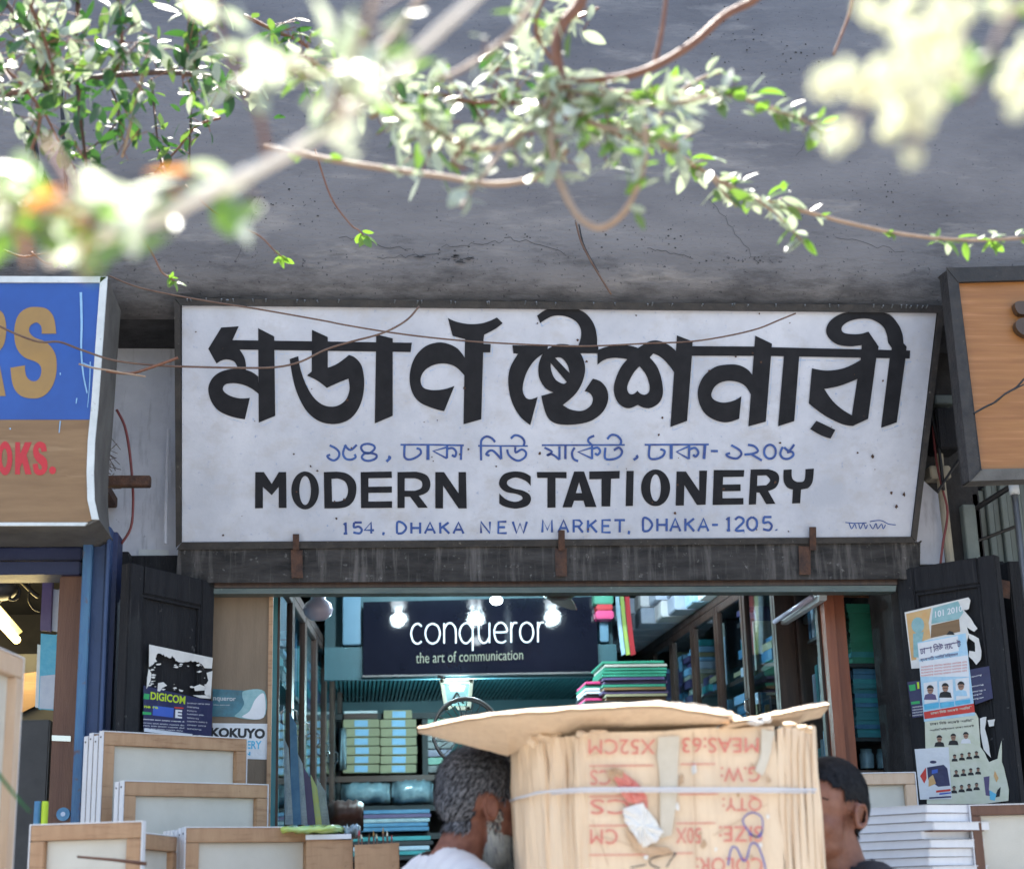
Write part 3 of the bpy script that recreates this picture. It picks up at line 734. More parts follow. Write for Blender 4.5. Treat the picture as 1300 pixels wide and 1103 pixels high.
for i, pts in enumerate(([(1073, 663), (1085, 664), (1100, 663.5)], [(1078, 664), (1081, 671), (1085, 665), (1087, 671)], [(1090, 664), (1092, 671), (1096, 664), (1099, 671), (1101, 666)], [(1104, 665), (1108, 671), (1112, 664), (1114, 671), (1119, 665), (1121, 671), (1124, 666)], [(1104, 662), (1113, 660.5), (1120, 661), (1128, 665), (1137, 666)])):
    stroke(m, pts, 1.2, SP, .0012 + i * .0002)
m.build('painter_signature', 'letter_blue', sign)
# chips and small dirt marks
random.seed(21); m = MB()
for i in range(60):
    x, y = random.uniform(245, 1150), random.uniform(395, 680); r_ = random.uniform(.5, 1.5)
    poly_px(m, [(x + math.cos(a) * r_ * random.uniform(.6, 1.6), y + math.sin(a) * r_ * random.uniform(.6, 1.6)) for a in [q / 7 * math.tau for q in range(7)]], SP, .0045 + i * .00003)
for (x, y) in ((1147, 627), (1131, 625), (1107, 579), (1137, 643)): poly_px(m, [(x + math.cos(a) * random.uniform(.8, 2.6), y + math.sin(a) * random.uniform(1.2, 3.6)) for a in [q / 9 * math.tau for q in range(9)]], SP, .0072)
m.build('paint_chips', 'rust', sign, kind='stuff')
# rusty straps holding the lower edge
for px, y0, y1 in ((376, 677, 735), (712, 672, 732), (1030, 668, 728)):
    m = MB(); m.slab([SP.pt(px - 4, y0, .022), SP.pt(px + 4, y0, .022), SP.pt(px + 4, 697, .022), SP.pt(px - 4, 697, .022)], SP.n * -.008); m.build('strap', 'rust', sign)

# ================================================================ LINTEL
lin = thing('door_lintel', (at(700, 740, 5.55).x, 5.6, at(700, 740, 5.55).z), 'long grimy dark timber lintel beam under the white sign with a pale metal lip', 'lintel')
m = MB(); slab_px(m, [(228, 697), (1168, 688), (1166, 733), (225, 738)], YP(5.50), 0, .11); m.build('beam', 'beam_timber', lin, bevel=.006)
m = MB(); slab_px(m, [(226, 739), (1140, 734), (1139, 742), (272, 746)], YP(5.53), 0, .08); m.build('drip_board', 'wood_dark', lin, bevel=.003)
m = MB(); slab_px(m, [(262, 747), (1138, 743), (1137, 750.5), (268, 753.5)], YP(5.525), 0, .07); m.build('metal_lip', 'lintel_metal', lin, bevel=.003)
for px, y0, y1 in ((378, 699, 733), (713, 697, 731), (1022, 694, 729)):
    m = MB(); slab_px(m, [(px - 8, y0), (px + 6, y0), (px + 6, y1), (px - 7, y1)], YP(5.498), .006, .012); m.build('iron_plate', 'rust', lin, bevel=.002)

# ================================================================ LEFT SIGN (blue over wood)
LP = YP(4.95)
ls = thing('shop_sign', LP.pt(60, 668), 'blue and wood-brown box sign at the left edge with gold and red capital letters', 'signboard')
edge = [(137, 353), (133.5, 400), (130, 450), (125, 520), (121, 560), (119.5, 600), (120.5, 635), (126, 660)]
out = [(-160, 352, C)] + [(137, 353, C)] + edge[1:-1] + [(126, 660, C), (108, 668, C), (-160, 668, C)]
m = MB(); slab_px(m, smooth_loop(out), LP, 0, .30); m.build('case', 'sign_case', ls)
inn = [(x - 9, y) for x, y in edge]
m = MB(); poly_px(m, [(-159, 360), (126.8, 360)] + [(x - 9, y) for x, y in edge[1:4]] + [(114, 533), (-159, 533)], LP, .003); m.build('blue_panel', 'vinyl_blue', ls)
m = MB(); poly_px(m, [(-159, 533.3), (114, 533.3)] + [(x - 9, y) for x, y in edge[4:]] + [(110, 664), (-159, 664)], LP, .003); m.build('wood_panel', 'vinyl_wood', ls)
m = MB()
def strip(a, b, wa):  # px polyline strip
    for i in range(len(a) - 1):
        m.slab([LP.pt(*a[i], .010), LP.pt(*a[i + 1], .010), LP.pt(*b[i + 1], .010), LP.pt(*b[i], .010)], LP.n * -.012)
strip(edge, [(x - 9, y) for x, y in edge], 0)
m.build('trim', 'white_trim', ls)
m = MB(); m.slab([LP.pt(-160, 351.5, .010), LP.pt(137, 352.5, .010), LP.pt(128, 360, .010), LP.pt(-160, 359.5, .010)], LP.n * -.012); m.build('trim', 'white_trim', ls)
m = MB(); m.slab([LP.pt(-160, 664, .010), LP.pt(112, 664, .010), LP.pt(108, 668, .010), LP.pt(-160, 668, .010)], LP.n * -.012); m.build('trim', 'white_trim', ls)
L = []; ZS = (0, 370, 6.4875); ZT = (0, 540, 7.356)
G(ZS, [(465,352,C),(345,352,C),(340,290),(300,260),(250,290),(245,340),(290,385),(370,415),(430,470),(465,550),(465,680),(430,790),(360,865),(270,885),(170,860),(110,780),(88,632,C),(208,612,C),(215,690),(250,735),(300,740),(335,700),(340,630),(300,585),(210,550),(150,490),(122,400),(125,280),(160,190),(230,140),(310,132),(390,150),(445,220)])
G(ZS, [(-190,140,C),(-60,140,C),(20,175),(50,260),(52,360),(30,450),(-20,510,C),(50,865,C),(-60,865,C),(-100,560,C),(-110,560,C),(-110,865,C),(-190,865,C)], [[(-110,230,C),(-80,230,C),(-55,270),(-50,370),(-75,450,C),(-110,450,C)]])
G(ZS, [(-420,140,C),(-230,140,C),(-230,250,C),(-320,250,C),(-320,440,C),(-245,440,C),(-245,550,C),(-320,550,C),(-320,755,C),(-225,755,C),(-225,865,C),(-420,865,C)])
for i, (o, hs) in enumerate(L):
    m = MB(); m.flat([[LP.pt(x, y, .0045) for x, y in smooth_loop(lp)] for lp in [o] + hs]); m.build('gold_letter', 'vinyl_gold', ls)
L = []
G(ZT, ring(50,310,68,158), [ring(45,308,26,88)])
G(ZT, [(145,160,C),(190,160,C),(190,270,C),(235,160,C),(300,160,C),(250,280,C),(298,460,C),(240,460,C),(212,350,C),(190,395,C),(190,460,C),(143,460,C)])
G(ZT, [(440,245,C),(390,250,C),(380,212),(362,225),(372,262),(410,290),(440,330),(445,400),(420,450),(375,468),(325,445),(308,365,C),(355,358,C),(365,410),(390,412),(388,380),(345,335),(318,290),(312,225),(335,172),(380,155),(425,180)])
G(ZT, ring(493,422,32,36))
G(ZT, ring(-105,310,68,158), [ring(-105,308,26,88)])
for i, (o, hs) in enumerate(L):
    m = MB(); m.flat([[LP.pt(x, y, .0045) for x, y in smooth_loop(lp)] for lp in [o] + hs]); m.build('red_letter', 'vinyl_red', ls)
m = MB()   # white drips on the vinyl
for i, (pts, w_) in enumerate((([(103, 372), (104, 410), (103.5, 445), (106, 475), (111, 500)], 3.2), ([(115, 460), (114, 490), (111.5, 518)], 1.4), ([(77, 535), (75.5, 550)], 1.4), ([(98, 506), (97, 513)], 1.5), ([(13, 544), (14, 546)], 2), ([(106, 462), (116, 466), (122, 467)], 1.6), ([(77, 474), (77, 477)], 1.6))):
    stroke(m, pts, w_, LP, .006 + i * .0002, taper=True)
m.build('drip_marks', 'label_blue', ls)
random.seed(9)

# ================================================================ RIGHT SIGN (wood laminate)
RP = YP(5.0)
rs = thing('shop_sign', RP.pt(1270, 605), 'orange-brown wood laminate signboard in a black frame cut by the right edge', 'signboard')
m = MB(); slab_px(m, [(1214, 359), (1500, 352), (1500, 592), (1243, 597)], RP, 0, .02); m.build('laminate_panel', 'laminate', rs)
m = MB(); slab_px(m, [(1201, 344), (1500, 336), (1500, 353), (1214, 360)], RP, .022, .09); m.build('frame_bar', 'sign_frame', rs, bevel=.003)
m = MB(); slab_px(m, [(1200, 344.5), (1213.5, 360), (1243, 598), (1229, 612)], RP, .02, .075); m.build('frame_bar', 'sign_frame', rs, bevel=.003)
m = MB(); slab_px(m, [(1244, 597.5), (1500, 593), (1500, 603), (1230, 612)], RP, .018, .075); m.build('frame_bar', 'sign_case', rs, bevel=.003)
m = MB()
m.slab([RP.pt(x, y, .03) for x, y in smooth_loop([(1284, 390), (1291, 386), (1310, 388), (1340, 392), (1340, 404), (1310, 402), (1290, 402)])], RP.n * -.028)
m.slab([RP.pt(x, y, .03) for x, y in smooth_loop([(1285, 416), (1291, 408), (1310, 407), (1345, 410), (1345, 430), (1310, 432), (1292, 427)])], RP.n * -.028)
m.build('raised_emblem', 'fan_brown', rs)
wire('electric_wire', [(1300, 481), (1290, 492), (1276, 500), (1264, 510), (1250, 517), (1236, 525)], 4.94, .0035, 'cable_black', 'black wire slung over the wood laminate sign at the right edge', 'wire')
wire('electric_wire', [(1300, 488), (1288, 494), (1272, 503), (1258, 514)], 4.93, .0025, 'cable_black', 'thinner black wire twisting along the one on the wood laminate sign', 'wire')

# ================================================================ SHUTTERS AND POSTS
sh = thing('roller_shutter', at(40, 730, 5.3), 'dark blue steel shutter housing under the blue and brown sign', 'shutter')
z0, z1 = at(40, 729, 5.3).z, at(40, 672, 5.3).z; x1 = at(103, 700, 5.3).x
for k in range(3):
    m = MB(); zz0 = z0 + (z1 - z0) * k / 3; zz1 = z0 + (z1 - z0) * (k + 1) / 3 - .006
    m.box((-3.9, 5.30 + .012 * (k % 2), zz0), (x1, 5.45, zz1)); m.build('slat', 'steel_blue_dark', sh, bevel=.004)
gu = thing('shutter_guide', at(120, 900, 5.25), 'blue painted steel shutter guide between the brown post and the black door', 'shutter guide')
def vpost(parent, name, xa, xb, ya, yb, Y, dep, mt, bev=.003):
    """a vertical post: x given at height ya in pixels, carried straight down"""
    a = at(xa, ya, Y); b = at(xb, ya, Y); z2 = .14 if yb is None else at(xa, yb, Y).z
    m = MB(); m.box((a.x, Y, z2), (b.x, Y + dep, a.z)); return m.build(name, mt, parent, bevel=bev)
vpost(gu, 'outer_channel', 107, 119, 664, None, 5.22, .10, 'steel_blue_light')
vpost(gu, 'channel_web', 119.3, 136, 668, None, 5.25, .12, 'steel_blue')
vpost(gu, 'channel_rib', 136.3, 141, 668, None, 5.21, .14, 'steel_blue')
vpost(gu, 'inner_channel', 141.4, 150, 675, None, 5.27, .12, 'steel_blue_dark')
po = thing('wooden_post', at(85, 900, 5.33), 'brown wooden post left of the blue shutter guide', 'post')
vpost(po, 'shaft', 76, 106, 731, None, 5.33, .11, 'wood_brown', .004)
m = MB(); slab_px(m, [(66, 933), (90, 934), (90, 941), (66, 940)], YP(5.328), .003, .004); m.build('metal_clip', 'chrome', po)
jb = thing('door_jamb', at(155, 800, 5.45), 'old black timber jamb behind the left door leaf', 'door jamb')
vpost(jb, 'jamb_board', 147, 164, 700, None, 5.45, .12, 'black_timber')
vpost(jb, 'hinge_board', 165, 232, 705, None, 5.56, .03, 'black_timber')
sg = thing('roller_shutter', at(1260, 700, 5.5), 'grey-green steel shutter slats under the wood laminate sign', 'shutter')
for k in range(9):
    a = at(1232 + k * 9, 640, 5.62)
    m = MB(); m.box((a.x, 5.60 + .014 * (k % 2), .14), (a.x + .024, 5.66, at(1240, 628 - k * 5, 5.62).z)); m.build('slat', 'shutter_grey', sg, bevel=.003)
m = MB(); m.tube([at(1232, 690, 5.57), at(1290, 668, 5.5)], .006, 6); m.build('rod', 'cable_black', sg)
m = MB(); m.tube([at(1238, 646, 5.57), at(1292, 612, 5.4)], .010, 6); m.build('rod', 'cable_black', sg)
po2 = thing('steel_pipe', at(1290, 760, 5.35), 'thin grey steel pipe standing under the wood laminate sign', 'pipe')
a = at(1287, 617, 5.35); m = MB(); m.tube([(a.x, a.y, .14), a], .011, 10); m.build('pipe_shaft', 'grey_metal', po2, smooth=True)
m = MB(); m.tube([a + Vector((0, 0, -.03)), a + Vector((0, 0, .008))], .018, 10); m.build('collar', 'white_trim', po2, smooth=True)
vpost(sg, 'shutter_post', 1222, 1238, 640, None, 5.55, .04, 'shutter_grey')
po3 = thing('door_post', at(1290, 800, 5.4), 'black weathered post right of the postered door leaf', 'post')
vpost(po3, 'shaft', 1279, 1330, 712, None, 5.42, .10, 'black_timber', .005)
vpost(po3, 'side_strip', 1262, 1276, 712, None, 5.50, .05, 'black_timber', .005)
m = MB(); slab_px(m, [(1268, 735), (1282, 738), (1282, 760), (1268, 757)], YP(5.41), .002, .008); m.build('hinge', 'rust', po3)

# ================================================================ DOOR LEAVES
def door(tl, Yl, tr_, Yr, label, inset, hinge_side):
    """tl/tr pixel of the top corners with their depth"""
    A = at(*tl, Yl); B = at(*tr_, Yr); zt_ = (A.z + B.z) / 2; A.z = B.z = zt_
    u = (B - A); u.z = 0; W = u.length; ang = math.atan2(u.y, u.x)
    r = thing('door_leaf', (A.x, A.y, .16), label, 'door', rotz=ang); H = zt_ - .16
    def bx(n, x0, x1, z0, z1, y0, y1, mt='black_timber', bv=.004):
        m = MB(); m.box((x0, y0, z0), (x1, y1, z1)); return m.build(n, mt, r, bevel=bv, local=True)
    s = .065
    bx('stile', 0, s, 0, H, 0, .04); bx('stile', W - s, W, 0, H, 0, .04)
    for z0, z1 in ((H - .09, H), (H * .5, H * .5 + .12), (0, .16)): bx('rail', s + .001, W - s - .001, z0, z1, .001, .039)
    bx('upper_panel', s + .001, W - s - .001, H * .5 + .121, H - .091, .016, .03)
    bx('lower_panel', s + .001, W - s - .001, .161, H * .5 - .001, .016, .03)
    m = MB()
    for (x0, x1, z0, z1) in ((s, W - s, H - .10, H - .091),):
        m.box((x0 + .002, .006, z0), (x1 - .002, .0155, z1))
    m.box((s + .002, .006, H * .5 + .121), (s + .010, .0155, H - .101)); m.box((W - s - .010, .006, H * .5 + .121), (W - s - .002, .0155, H - .101))
    m.build('moulding', 'black_timber', r, local=True)
    n = Vector((u.y, -u.x, 0)).normalized()
    return r, Plane(A, n), A, B
dl, DLP, dA, dB = door((166, 712), 5.18, (273, 741), 5.53, 'black panelled timber door leaf folded out on the left with a torn technology poster', 0, 0)
dr, DRP, eA, eB = door((1137, 727), 5.53, (1262, 700), 5.26, 'black weathered timber door leaf folded out on the right covered in posters', 0, 0)

def poster(name, label, base, quad, plane, off, mt='paper', thick=.0008, jag=None):
    r = thing(name, plane.pt(quad[-1][0], quad[-1][1], off), label, 'poster')
    m = MB(); slab_px(m, quad, plane, off, thick); m.build('sheet', base, r); return r
# left: torn poster
O = .004
p = poster('poster', 'torn dark blue poster with yellow capitals on the left black door', 'print_navy', [(181, 870), (269, 890), (267, 935), (181, 926)], DLP, O)
m = MB(); z = (160, 810, 6.5)
def q(pts): return [(z[0] + a[0] / z[2], z[1] + a[1] / z[2]) for a in pts]
random.seed(2)
def jag(pts, amp=1.0, n=5):
    o = []
    for i in range(len(pts) - 1):
        a, b = pts[i], pts[i + 1]
        for k in range(n):
            t = k / n; o.append((a[0] + (b[0] - a[0]) * t + random.uniform(-amp, amp) * (1 if k else .4), a[1] + (b[1] - a[1]) * t + random.uniform(-amp, amp)))
    o.append(pts[-1]); return o
inner = jag(q([(700, 255), (620, 280), (640, 340), (600, 390), (690, 400)]), .8, 3)
top = q([(182, 52), (708, 162)]) + q([(700, 250)]) + jag(q([(640, 240), (600, 205), (560, 185), (480, 195), (410, 190), (370, 145), (350, 165), (300, 140), (250, 130), (235, 160), (250, 185), (210, 220), (180, 245)]), 1.3, 4)
poly_px(m, top, DLP, O + .0004)
for k_ in range(34):
    ex, ey = random.choice([(random.uniform(215, 690), random.uniform(215, 250)), (random.uniform(595, 690), random.uniform(250, 440)), (random.uniform(185, 235), random.uniform(240, 420)), (random.uniform(240, 640), random.uniform(380, 450))]); rr_ = random.uniform(3, 15)
    poly_px(m, q([(ex + math.cos(a) * rr_ * random.uniform(.4, 2.2), ey + math.sin(a) * rr_ * random.uniform(.3, .9)) for a in [k / 8 * math.tau for k in range(8)]]), DLP, O + .0005 + k_ * .00001)
poly_px(m, q([(178, 250), (200, 290), (195, 350), (160, 420), (165, 330)]), DLP, O + .0004)
poly_px(m, q([(705, 270), (655, 285), (670, 350), (640, 400), (640, 460), (690, 500)]), DLP, O + .0004)
poly_px(m, q([(255, 370), (300, 362), (330, 390), (290, 410), (270, 440), (250, 435)]), DLP, O + .0004)
poly_px(m, q([(550, 400), (600, 380), (655, 405), (640, 430), (560, 435)]), DLP, O + .0004)
poly_px(m, q([(540, 470), (690, 470), (690, 500), (600, 492)]), DLP, O + .0004)
poly_px(m, q([(425, 420), (465, 430), (455, 442), (435, 438)]), DLP, O + .0004)
m.build('torn_white_sheet', 'paper_torn', p)
m = MB(); text_px(m, 'DIGICOM', None, DLP, O + .0006, .03, quad=q([(195, 440), (482, 478), (478, 545), (192, 505)])); m.build('poster_title', 'print_yellowgreen', p)
m = MB(); poly_px(m, q([(140, 455), (185, 460), (180, 505), (135, 500)]), DLP, O + .0006); poly_px(m, q([(128, 605), (200, 612), (198, 632), (128, 628)]), DLP, O + .0006); m.build('green_mark', 'print_green', p)
m = MB(); poly_px(m, q([(215, 555), (385, 575), (380, 655), (210, 635)]), DLP, O + .0005); m.build('blue_block', 'print_blue', p)
m = MB(); poly_px(m, q([(390, 565), (465, 572), (465, 582), (390, 578)]), DLP, O + .0008); m.build('red_bar', 'print_red', p)
m = MB(); text_px(m, 'E', None, DLP, O + .0008, .04, quad=q([(398, 588), (455, 594), (452, 662), (395, 656)]))
for i, (y, x0, x1) in enumerate(((660, 135, 470), (690, 135, 470), (712, 135, 470), (735, 150, 460))):
    text_px(m, 'lorem dot amet ipsum dolor'[i:i + 22].replace('lorem', 'nmneu').replace('ipsum', 'ruanm').replace('dolor', 'oeanr').replace('amet', 'anem').replace('dot', 'eon'), None, DLP, O + .0007, .01 if i else .03, quad=q([(x0, y), (x1, y + 22), (x1, y + 34), (x0, y + 12)]))
for i in range(8):
    y = 530 + i * 30; text_px(m, ['onnmuar neroa nmo', 'neranu', 'aonurn', 'nuoraen eno', 'eanro nu', 'nuamre nora e', 'onear unra', 'enoru'][i], None, DLP, O + .0007, 0, quad=q([(495, y), (570 + [110, 20, 0, 60, 20, 90, 80, 40][i], y + 10), (570 + [110, 20, 0, 60, 20, 90, 80, 40][i], y + 20), (495, y + 10)]))
m.build('small_print', 'print_white', p)
m = MB(); text_px(m, 'ne ra', None, DLP, O + .0007, .03, quad=q([(140, 555), (255, 565), (255, 582), (140, 574)])); m.build('small_print', 'print_yellowgreen', p)
m = MB(); poly_px(m, q([(140, 742), (540, 790), (535, 812), (140, 770)]), DLP, O + .0006); poly_px(m, q([(590, 800), (680, 808), (680, 826), (590, 820)]), DLP, O + .0006); m.build('white_footer', 'paper', p)

# plywood board with two stickers
PB = YP(5.60)
pb = thing('plywood_board', PB.pt(310, 1000), 'plain brown plywood board beside the left door with two stickers', 'board')
m = MB(); slab_px(m, [(272, 752), (346, 752), (341, 1103), (262, 1103)], PB, 0, .02); m.build('panel', 'plywood', pb)
m = MB(); slab_px(m, [(342, 752), (347, 752), (342, 1103), (337, 1103)], PB, .012, .03); m.build('edge_strip', 'pine', pb)
z = (160, 810, 6.5)
p = poster('sticker', 'dark teal sticker with a white flare and pale lettering on the plywood board', 'print_darkteal', q([(715, 418), (1145, 440), (1135, 655), (712, 645)]), PB, .002)
m = MB()
poly_px(m, smooth_loop(q([(980, 432, C), (1143, 440, C), (1135, 655, C), (905, 650, C), (940, 600), (975, 540), (960, 480)])), PB, .0025); m.build('flare', 'print_teal', p)
m = MB(); poly_px(m, smooth_loop(q([(1070, 500, C), (1140, 460, C), (1135, 654, C), (960, 651, C), (1020, 600)])), PB, .0029); m.build('flare', 'print_white', p)
m = MB(); text_px(m, 'nqueror', None, PB, .0029, 0, quad=q([(722, 485), (905, 492), (905, 530), (722, 524)])); text_px(m, 'the art of', None, PB, .0029, 0, quad=q([(722, 542), (855, 546), (855, 556), (722, 553)])); m.build('sticker_lettering', 'print_white', p)
p = poster('sticker', 'white sticker with bold black and blue capitals low on the plywood board', 'print_white', q([(715, 700), (1175, 705), (1160, 1000), (712, 985)]), PB, .002)
m = MB(); text_px(m, 'KOKUYO', None, PB, .0026, .05, quad=q([(700, 735), (1150, 745), (1146, 830), (696, 815)])); m.build('sticker_title', 'print_black', p)
m = MB(); text_px(m, 'STATIONERY', None, PB, .0026, .03, quad=q([(700, 840), (1120, 845), (1118, 915), (700, 905)])); text_px(m, 'JAPAN', None, PB, .0026, .05, quad=q([(830, 932), (1028, 936), (1026, 975), (830, 972)])); m.build('sticker_subtitle', 'print_cyan', p)

# posters on the right leaf
z = (1130, 750, 7.353); O = .004
def head(parent, cx, cy, s, plane, off, shirt='print_black'):
    """a small portrait photograph: shoulders, face, hair"""
    m = MB()
    poly_px(m, [(cx - s * 1.0, cy + s * 1.5), (cx - s * .8, cy + s * .75), (cx, cy + s * .45), (cx + s * .8, cy + s * .75), (cx + s * 1.0, cy + s * 1.5)], plane, off, mi=2)
    poly_px(m, [(cx + s * .48 * math.cos(a), cy + s * .62 * math.sin(a)) for a in [k / 10 * math.tau for k in range(10)]], plane, off + .0003, mi=0)
    poly_px(m, [(cx + s * .56 * math.cos(a), cy - s * .15 + s * .62 * math.sin(a)) for a in [math.pi + k / 8 * math.pi for k in range(9)]] + [(cx + s * .3, cy - s * .3), (cx - s * .3, cy - s * .3)], plane, off + .0006, mi=1)
    poly_px(m, [(cx - s * .3, cy + s * .02), (cx + s * .3, cy + s * .0), (cx + s * .3, cy + s * .1), (cx - s * .3, cy + s * .12)], plane, off + .0006, mi=1)
    m.build('portrait', ['print_skin', 'print_black', shirt], parent)
def q2(pts, oy=0): return [(z[0] + a[0] / z[2], z[1] + (a[1] + oy) / z[2]) for a in pts]
random.seed(4)
pa = thing('poster', DRP.pt(1165, 840), 'torn orange and teal poster topmost on the right black door', 'poster')
m = MB(); slab_px(m, q2([(140, 200), (735, 60)]) + jag(q2([(755, 90), (740, 170), (690, 180), (760, 260), (820, 350), (790, 380), (720, 340), (740, 400)]), .5, 2) + q2([(720, 480), (280, 560), (280, 720), (205, 725)]), DRP, O, .001); m.build('sheet', 'paper_torn', pa)
m = MB(); poly_px(m, q2([(155, 215), (390, 160), (365, 300), (385, 440), (280, 480), (250, 640), (205, 650)]), DRP, O + .0005); m.build('orange_field', 'print_orange', pa)
m = MB(); poly_px(m, q2([(405, 160), (640, 95), (690, 200), (650, 260), (390, 310)]), DRP, O + .0005); poly_px(m, q2(ring(265, 320, 60, 75)), DRP, O + .0009); poly_px(m, q2([(220, 400), (320, 380), (280, 620), (225, 620)]), DRP, O + .0008); m.build('teal_field', 'print_teal', pa)
m = MB(); poly_px(m, q2([(390, 320), (650, 262), (660, 380), (385, 440)]), DRP, O + .0005); m.build('ochre_field', 'vinyl_wood', pa)
m = MB(); text_px(m, '101 2010', None, DRP, O + .0012, .02, quad=q2([(425, 190), (680, 135), (682, 190), (428, 250)])); m.build('poster_lettering', 'print_white', pa)
m = MB(); slab_px(m, jag(q2([(740, 400), (830, 440), (855, 560), (850, 640), (810, 690), (740, 610), (745, 560), (800, 570), (795, 480), (740, 440)]), .5, 2), DRP, O, .001); m.build('torn_strip', 'paper_torn', pa)
m = MB(); poly_px(m, q2([(530, 410), (560, 372), (590, 380), (608, 408)]), DRP, O + .0012); m.build('dark_mark', 'print_black', pa)

pbn = poster('poster', 'pale blue poster with three framed portraits and a red band on the right black door', 'print_skyblue', q2([(262, 480), (712, 395), (800, 1190 - 30), (325, 1190 + 30)]), DRP, O + .002)
m = MB(); poly_px(m, q2([(264, 490), (640, 420), (650, 560), (280, 640)]), DRP, O + .0025); poly_px(m, q2([(280, 660), (735, 600), (745, 800), (290, 800)]), DRP, O + .0025)
for cx, cy in ((385, 945), (530, 930), (682, 910)): poly_px(m, q2([(cx - 65, cy - 85), (cx + 62, cy - 105), (cx + 72, cy + 85), (cx - 55, cy + 110)]), DRP, O + .003)
m.build('white_field', 'print_white', pbn)
m = MB()
# Bengali headline, drawn as a headline bar with hanging letter strokes
def bengali_line(m, x0, y0, x1, y1, h, off, seed, w_=1.0):
    rnd = random.Random(seed); n = int(math.hypot(x1 - x0, y1 - y0) / (h * .8)); k = 0
    for i in range(n):
        if rnd.random() < .14: continue
        a, b = i / n, (i + .93) / n
        xa, ya = x0 + (x1 - x0) * a, y0 + (y1 - y0) * a; xb, yb = x0 + (x1 - x0) * b, y0 + (y1 - y0) * b
        stroke(m, [(xa, ya), (xb, yb)], w_, DRP, off, False)
        stroke(m, [(xb - .2 * h, yb), (xb - .2 * h + .1 * h, yb + h)], w_, DRP, off + .0001, False)
        stroke(m, [(xb - .2 * h, yb + .3 * h), (xa + .1 * h, ya + rnd.uniform(.4, .7) * h), (xb - .3 * h, yb + h * .9)], w_, DRP, off + .0002, False)
text_px(m, 'ঢাকা িনউ মােকট', None, DRP, O + .0032, .025, quad=q2([(285, 520), (665, 450), (672, 525), (290, 600)]))
text_px(m, 'ব্যবসায়ী সমিতি নির্বাচন', None, DRP, O + .0032, .02, quad=q2([(290, 625), (640, 570), (645, 610), (292, 668)]))
m.build('bengali_headline', 'book_purple', pbn)
m = MB()
for i in range(4): text_px(m, 'nuoamre onrnu erano unmae orn', None, DRP, O + .0032, 0, quad=q2([(300, 705 + i * 27), (725, 655 + i * 27), (725, 668 + i * 27), (300, 718 + i * 27)]))
m.build('small_print', 'print_red', pbn)
m = MB(); poly_px(m, q2([(325, 1060), (465, 1040), (465, 1090), (330, 1110)]), DRP, O + .0033); poly_px(m, q2([(475, 1045), (605, 1030), (608, 1075), (478, 1092)]), DRP, O + .0033); poly_px(m, q2([(615, 1028), (755, 1010), (760, 1045), (620, 1068)]), DRP, O + .0033); m.build('caption_bars', 'print_cyan', pbn)
m = MB(); poly_px(m, q2([(322, 1130), (790, 1050), (800, 1130), (330, 1195)]), DRP, O + .0028); m.build('red_band', 'print_red', pbn)
m = MB(); text_px(m, 'ঢাকা িনউ মােকট সমিতি', None, DRP, O + .0036, .02, quad=q2([(385, 1128), (770, 1072), (773, 1098), (388, 1156)])); m.build('band_lettering', 'print_cream', pbn)
for i, (cx, cy) in enumerate(((385, 925), (525, 905), (672, 890))): head(pbn, z[0] + cx / z[2], z[1] + cy / z[2], 8.2, DRP, O + .0036, ('book_purple', 'print_black', 'print_skyblue')[i])

pc = thing('poster', DRP.pt(1200, 1015), 'cream poster of small head portraits below the pale blue poster', 'poster')
OY = 955.9    # second zoom began 130 px lower
m = MB(); slab_px(m, q2([(330, 235), (805, 180), (830, 230), (850, 500)], OY) + jag(q2([(890, 560), (930, 640), (1010, 610), (1045, 440), (1050, 640), (1080, 740), (1115, 900), (1110, 1000)], OY), .5, 2) + q2([(880, 1030), (350, 1030)], OY), DRP, O + .0012, .001); m.build('sheet', 'print_cream', pc)
m = MB(); text_px(m, 'ঢাকা িনউ মােকট সমিতি', None, DRP, O + .0016, .02, quad=q2([(375, 270), (785, 235), (788, 262), (378, 300)], OY)); text_px(m, 'সমিতি নির্বাচন ঢাকা মােকট', None, DRP, O + .0016, .02, quad=q2([(375, 335), (790, 288), (792, 315), (378, 362)], OY)); m.build('bengali_headline', 'print_black', pc)
for cx, cy, s_ in [(468, 425, 6.5), (598, 410, 6.5), (715, 395, 6.5)] + [(610 + 68 * i, 590 - 10 * i, 4) for i in range(4)] + [(625 + 68 * i, 735 - 8 * i, 4) for i in range(4)] + [(605 + 70 * i, 885 - 10 * i, 4.2) for i in range(4)]:
    head(pc, *q2([(cx, cy)], OY)[0], s_, DRP, O + .0018, 'print_white' if cx == 715 else 'print_black')
pd = poster('poster', 'white flyer with a blue picture overlapping the portrait poster', 'paper', q2([(238, 520), (555, 500), (585, 985), (290, 990)], OY), DRP, O + .0035)
m = MB(); poly_px(m, q2([(355, 690), (510, 665), (545, 700), (570, 860), (460, 870), (365, 800)], OY), DRP, O + .004); poly_px(m, q2(ring(412, 640, 32, 14), OY), DRP, O + .004); poly_px(m, q2([(375, 968), (580, 955), (580, 970), (375, 982)], OY), DRP, O + .004); m.build('blue_picture', 'print_navy', pd)
m = MB(); poly_px(m, q2([(290, 770), (345, 690), (352, 790), (330, 840)], OY), DRP, O + .0042); poly_px(m, q2([(440, 905), (575, 890), (575, 910), (440, 925)], OY), DRP, O + .0042); m.build('red_picture', 'print_red', pd)
m = MB(); poly_px(m, q2([(370, 790), (410, 760), (440, 840), (370, 870)], OY), DRP, O + .0044); m.build('ochre_picture', 'print_orange', pd)
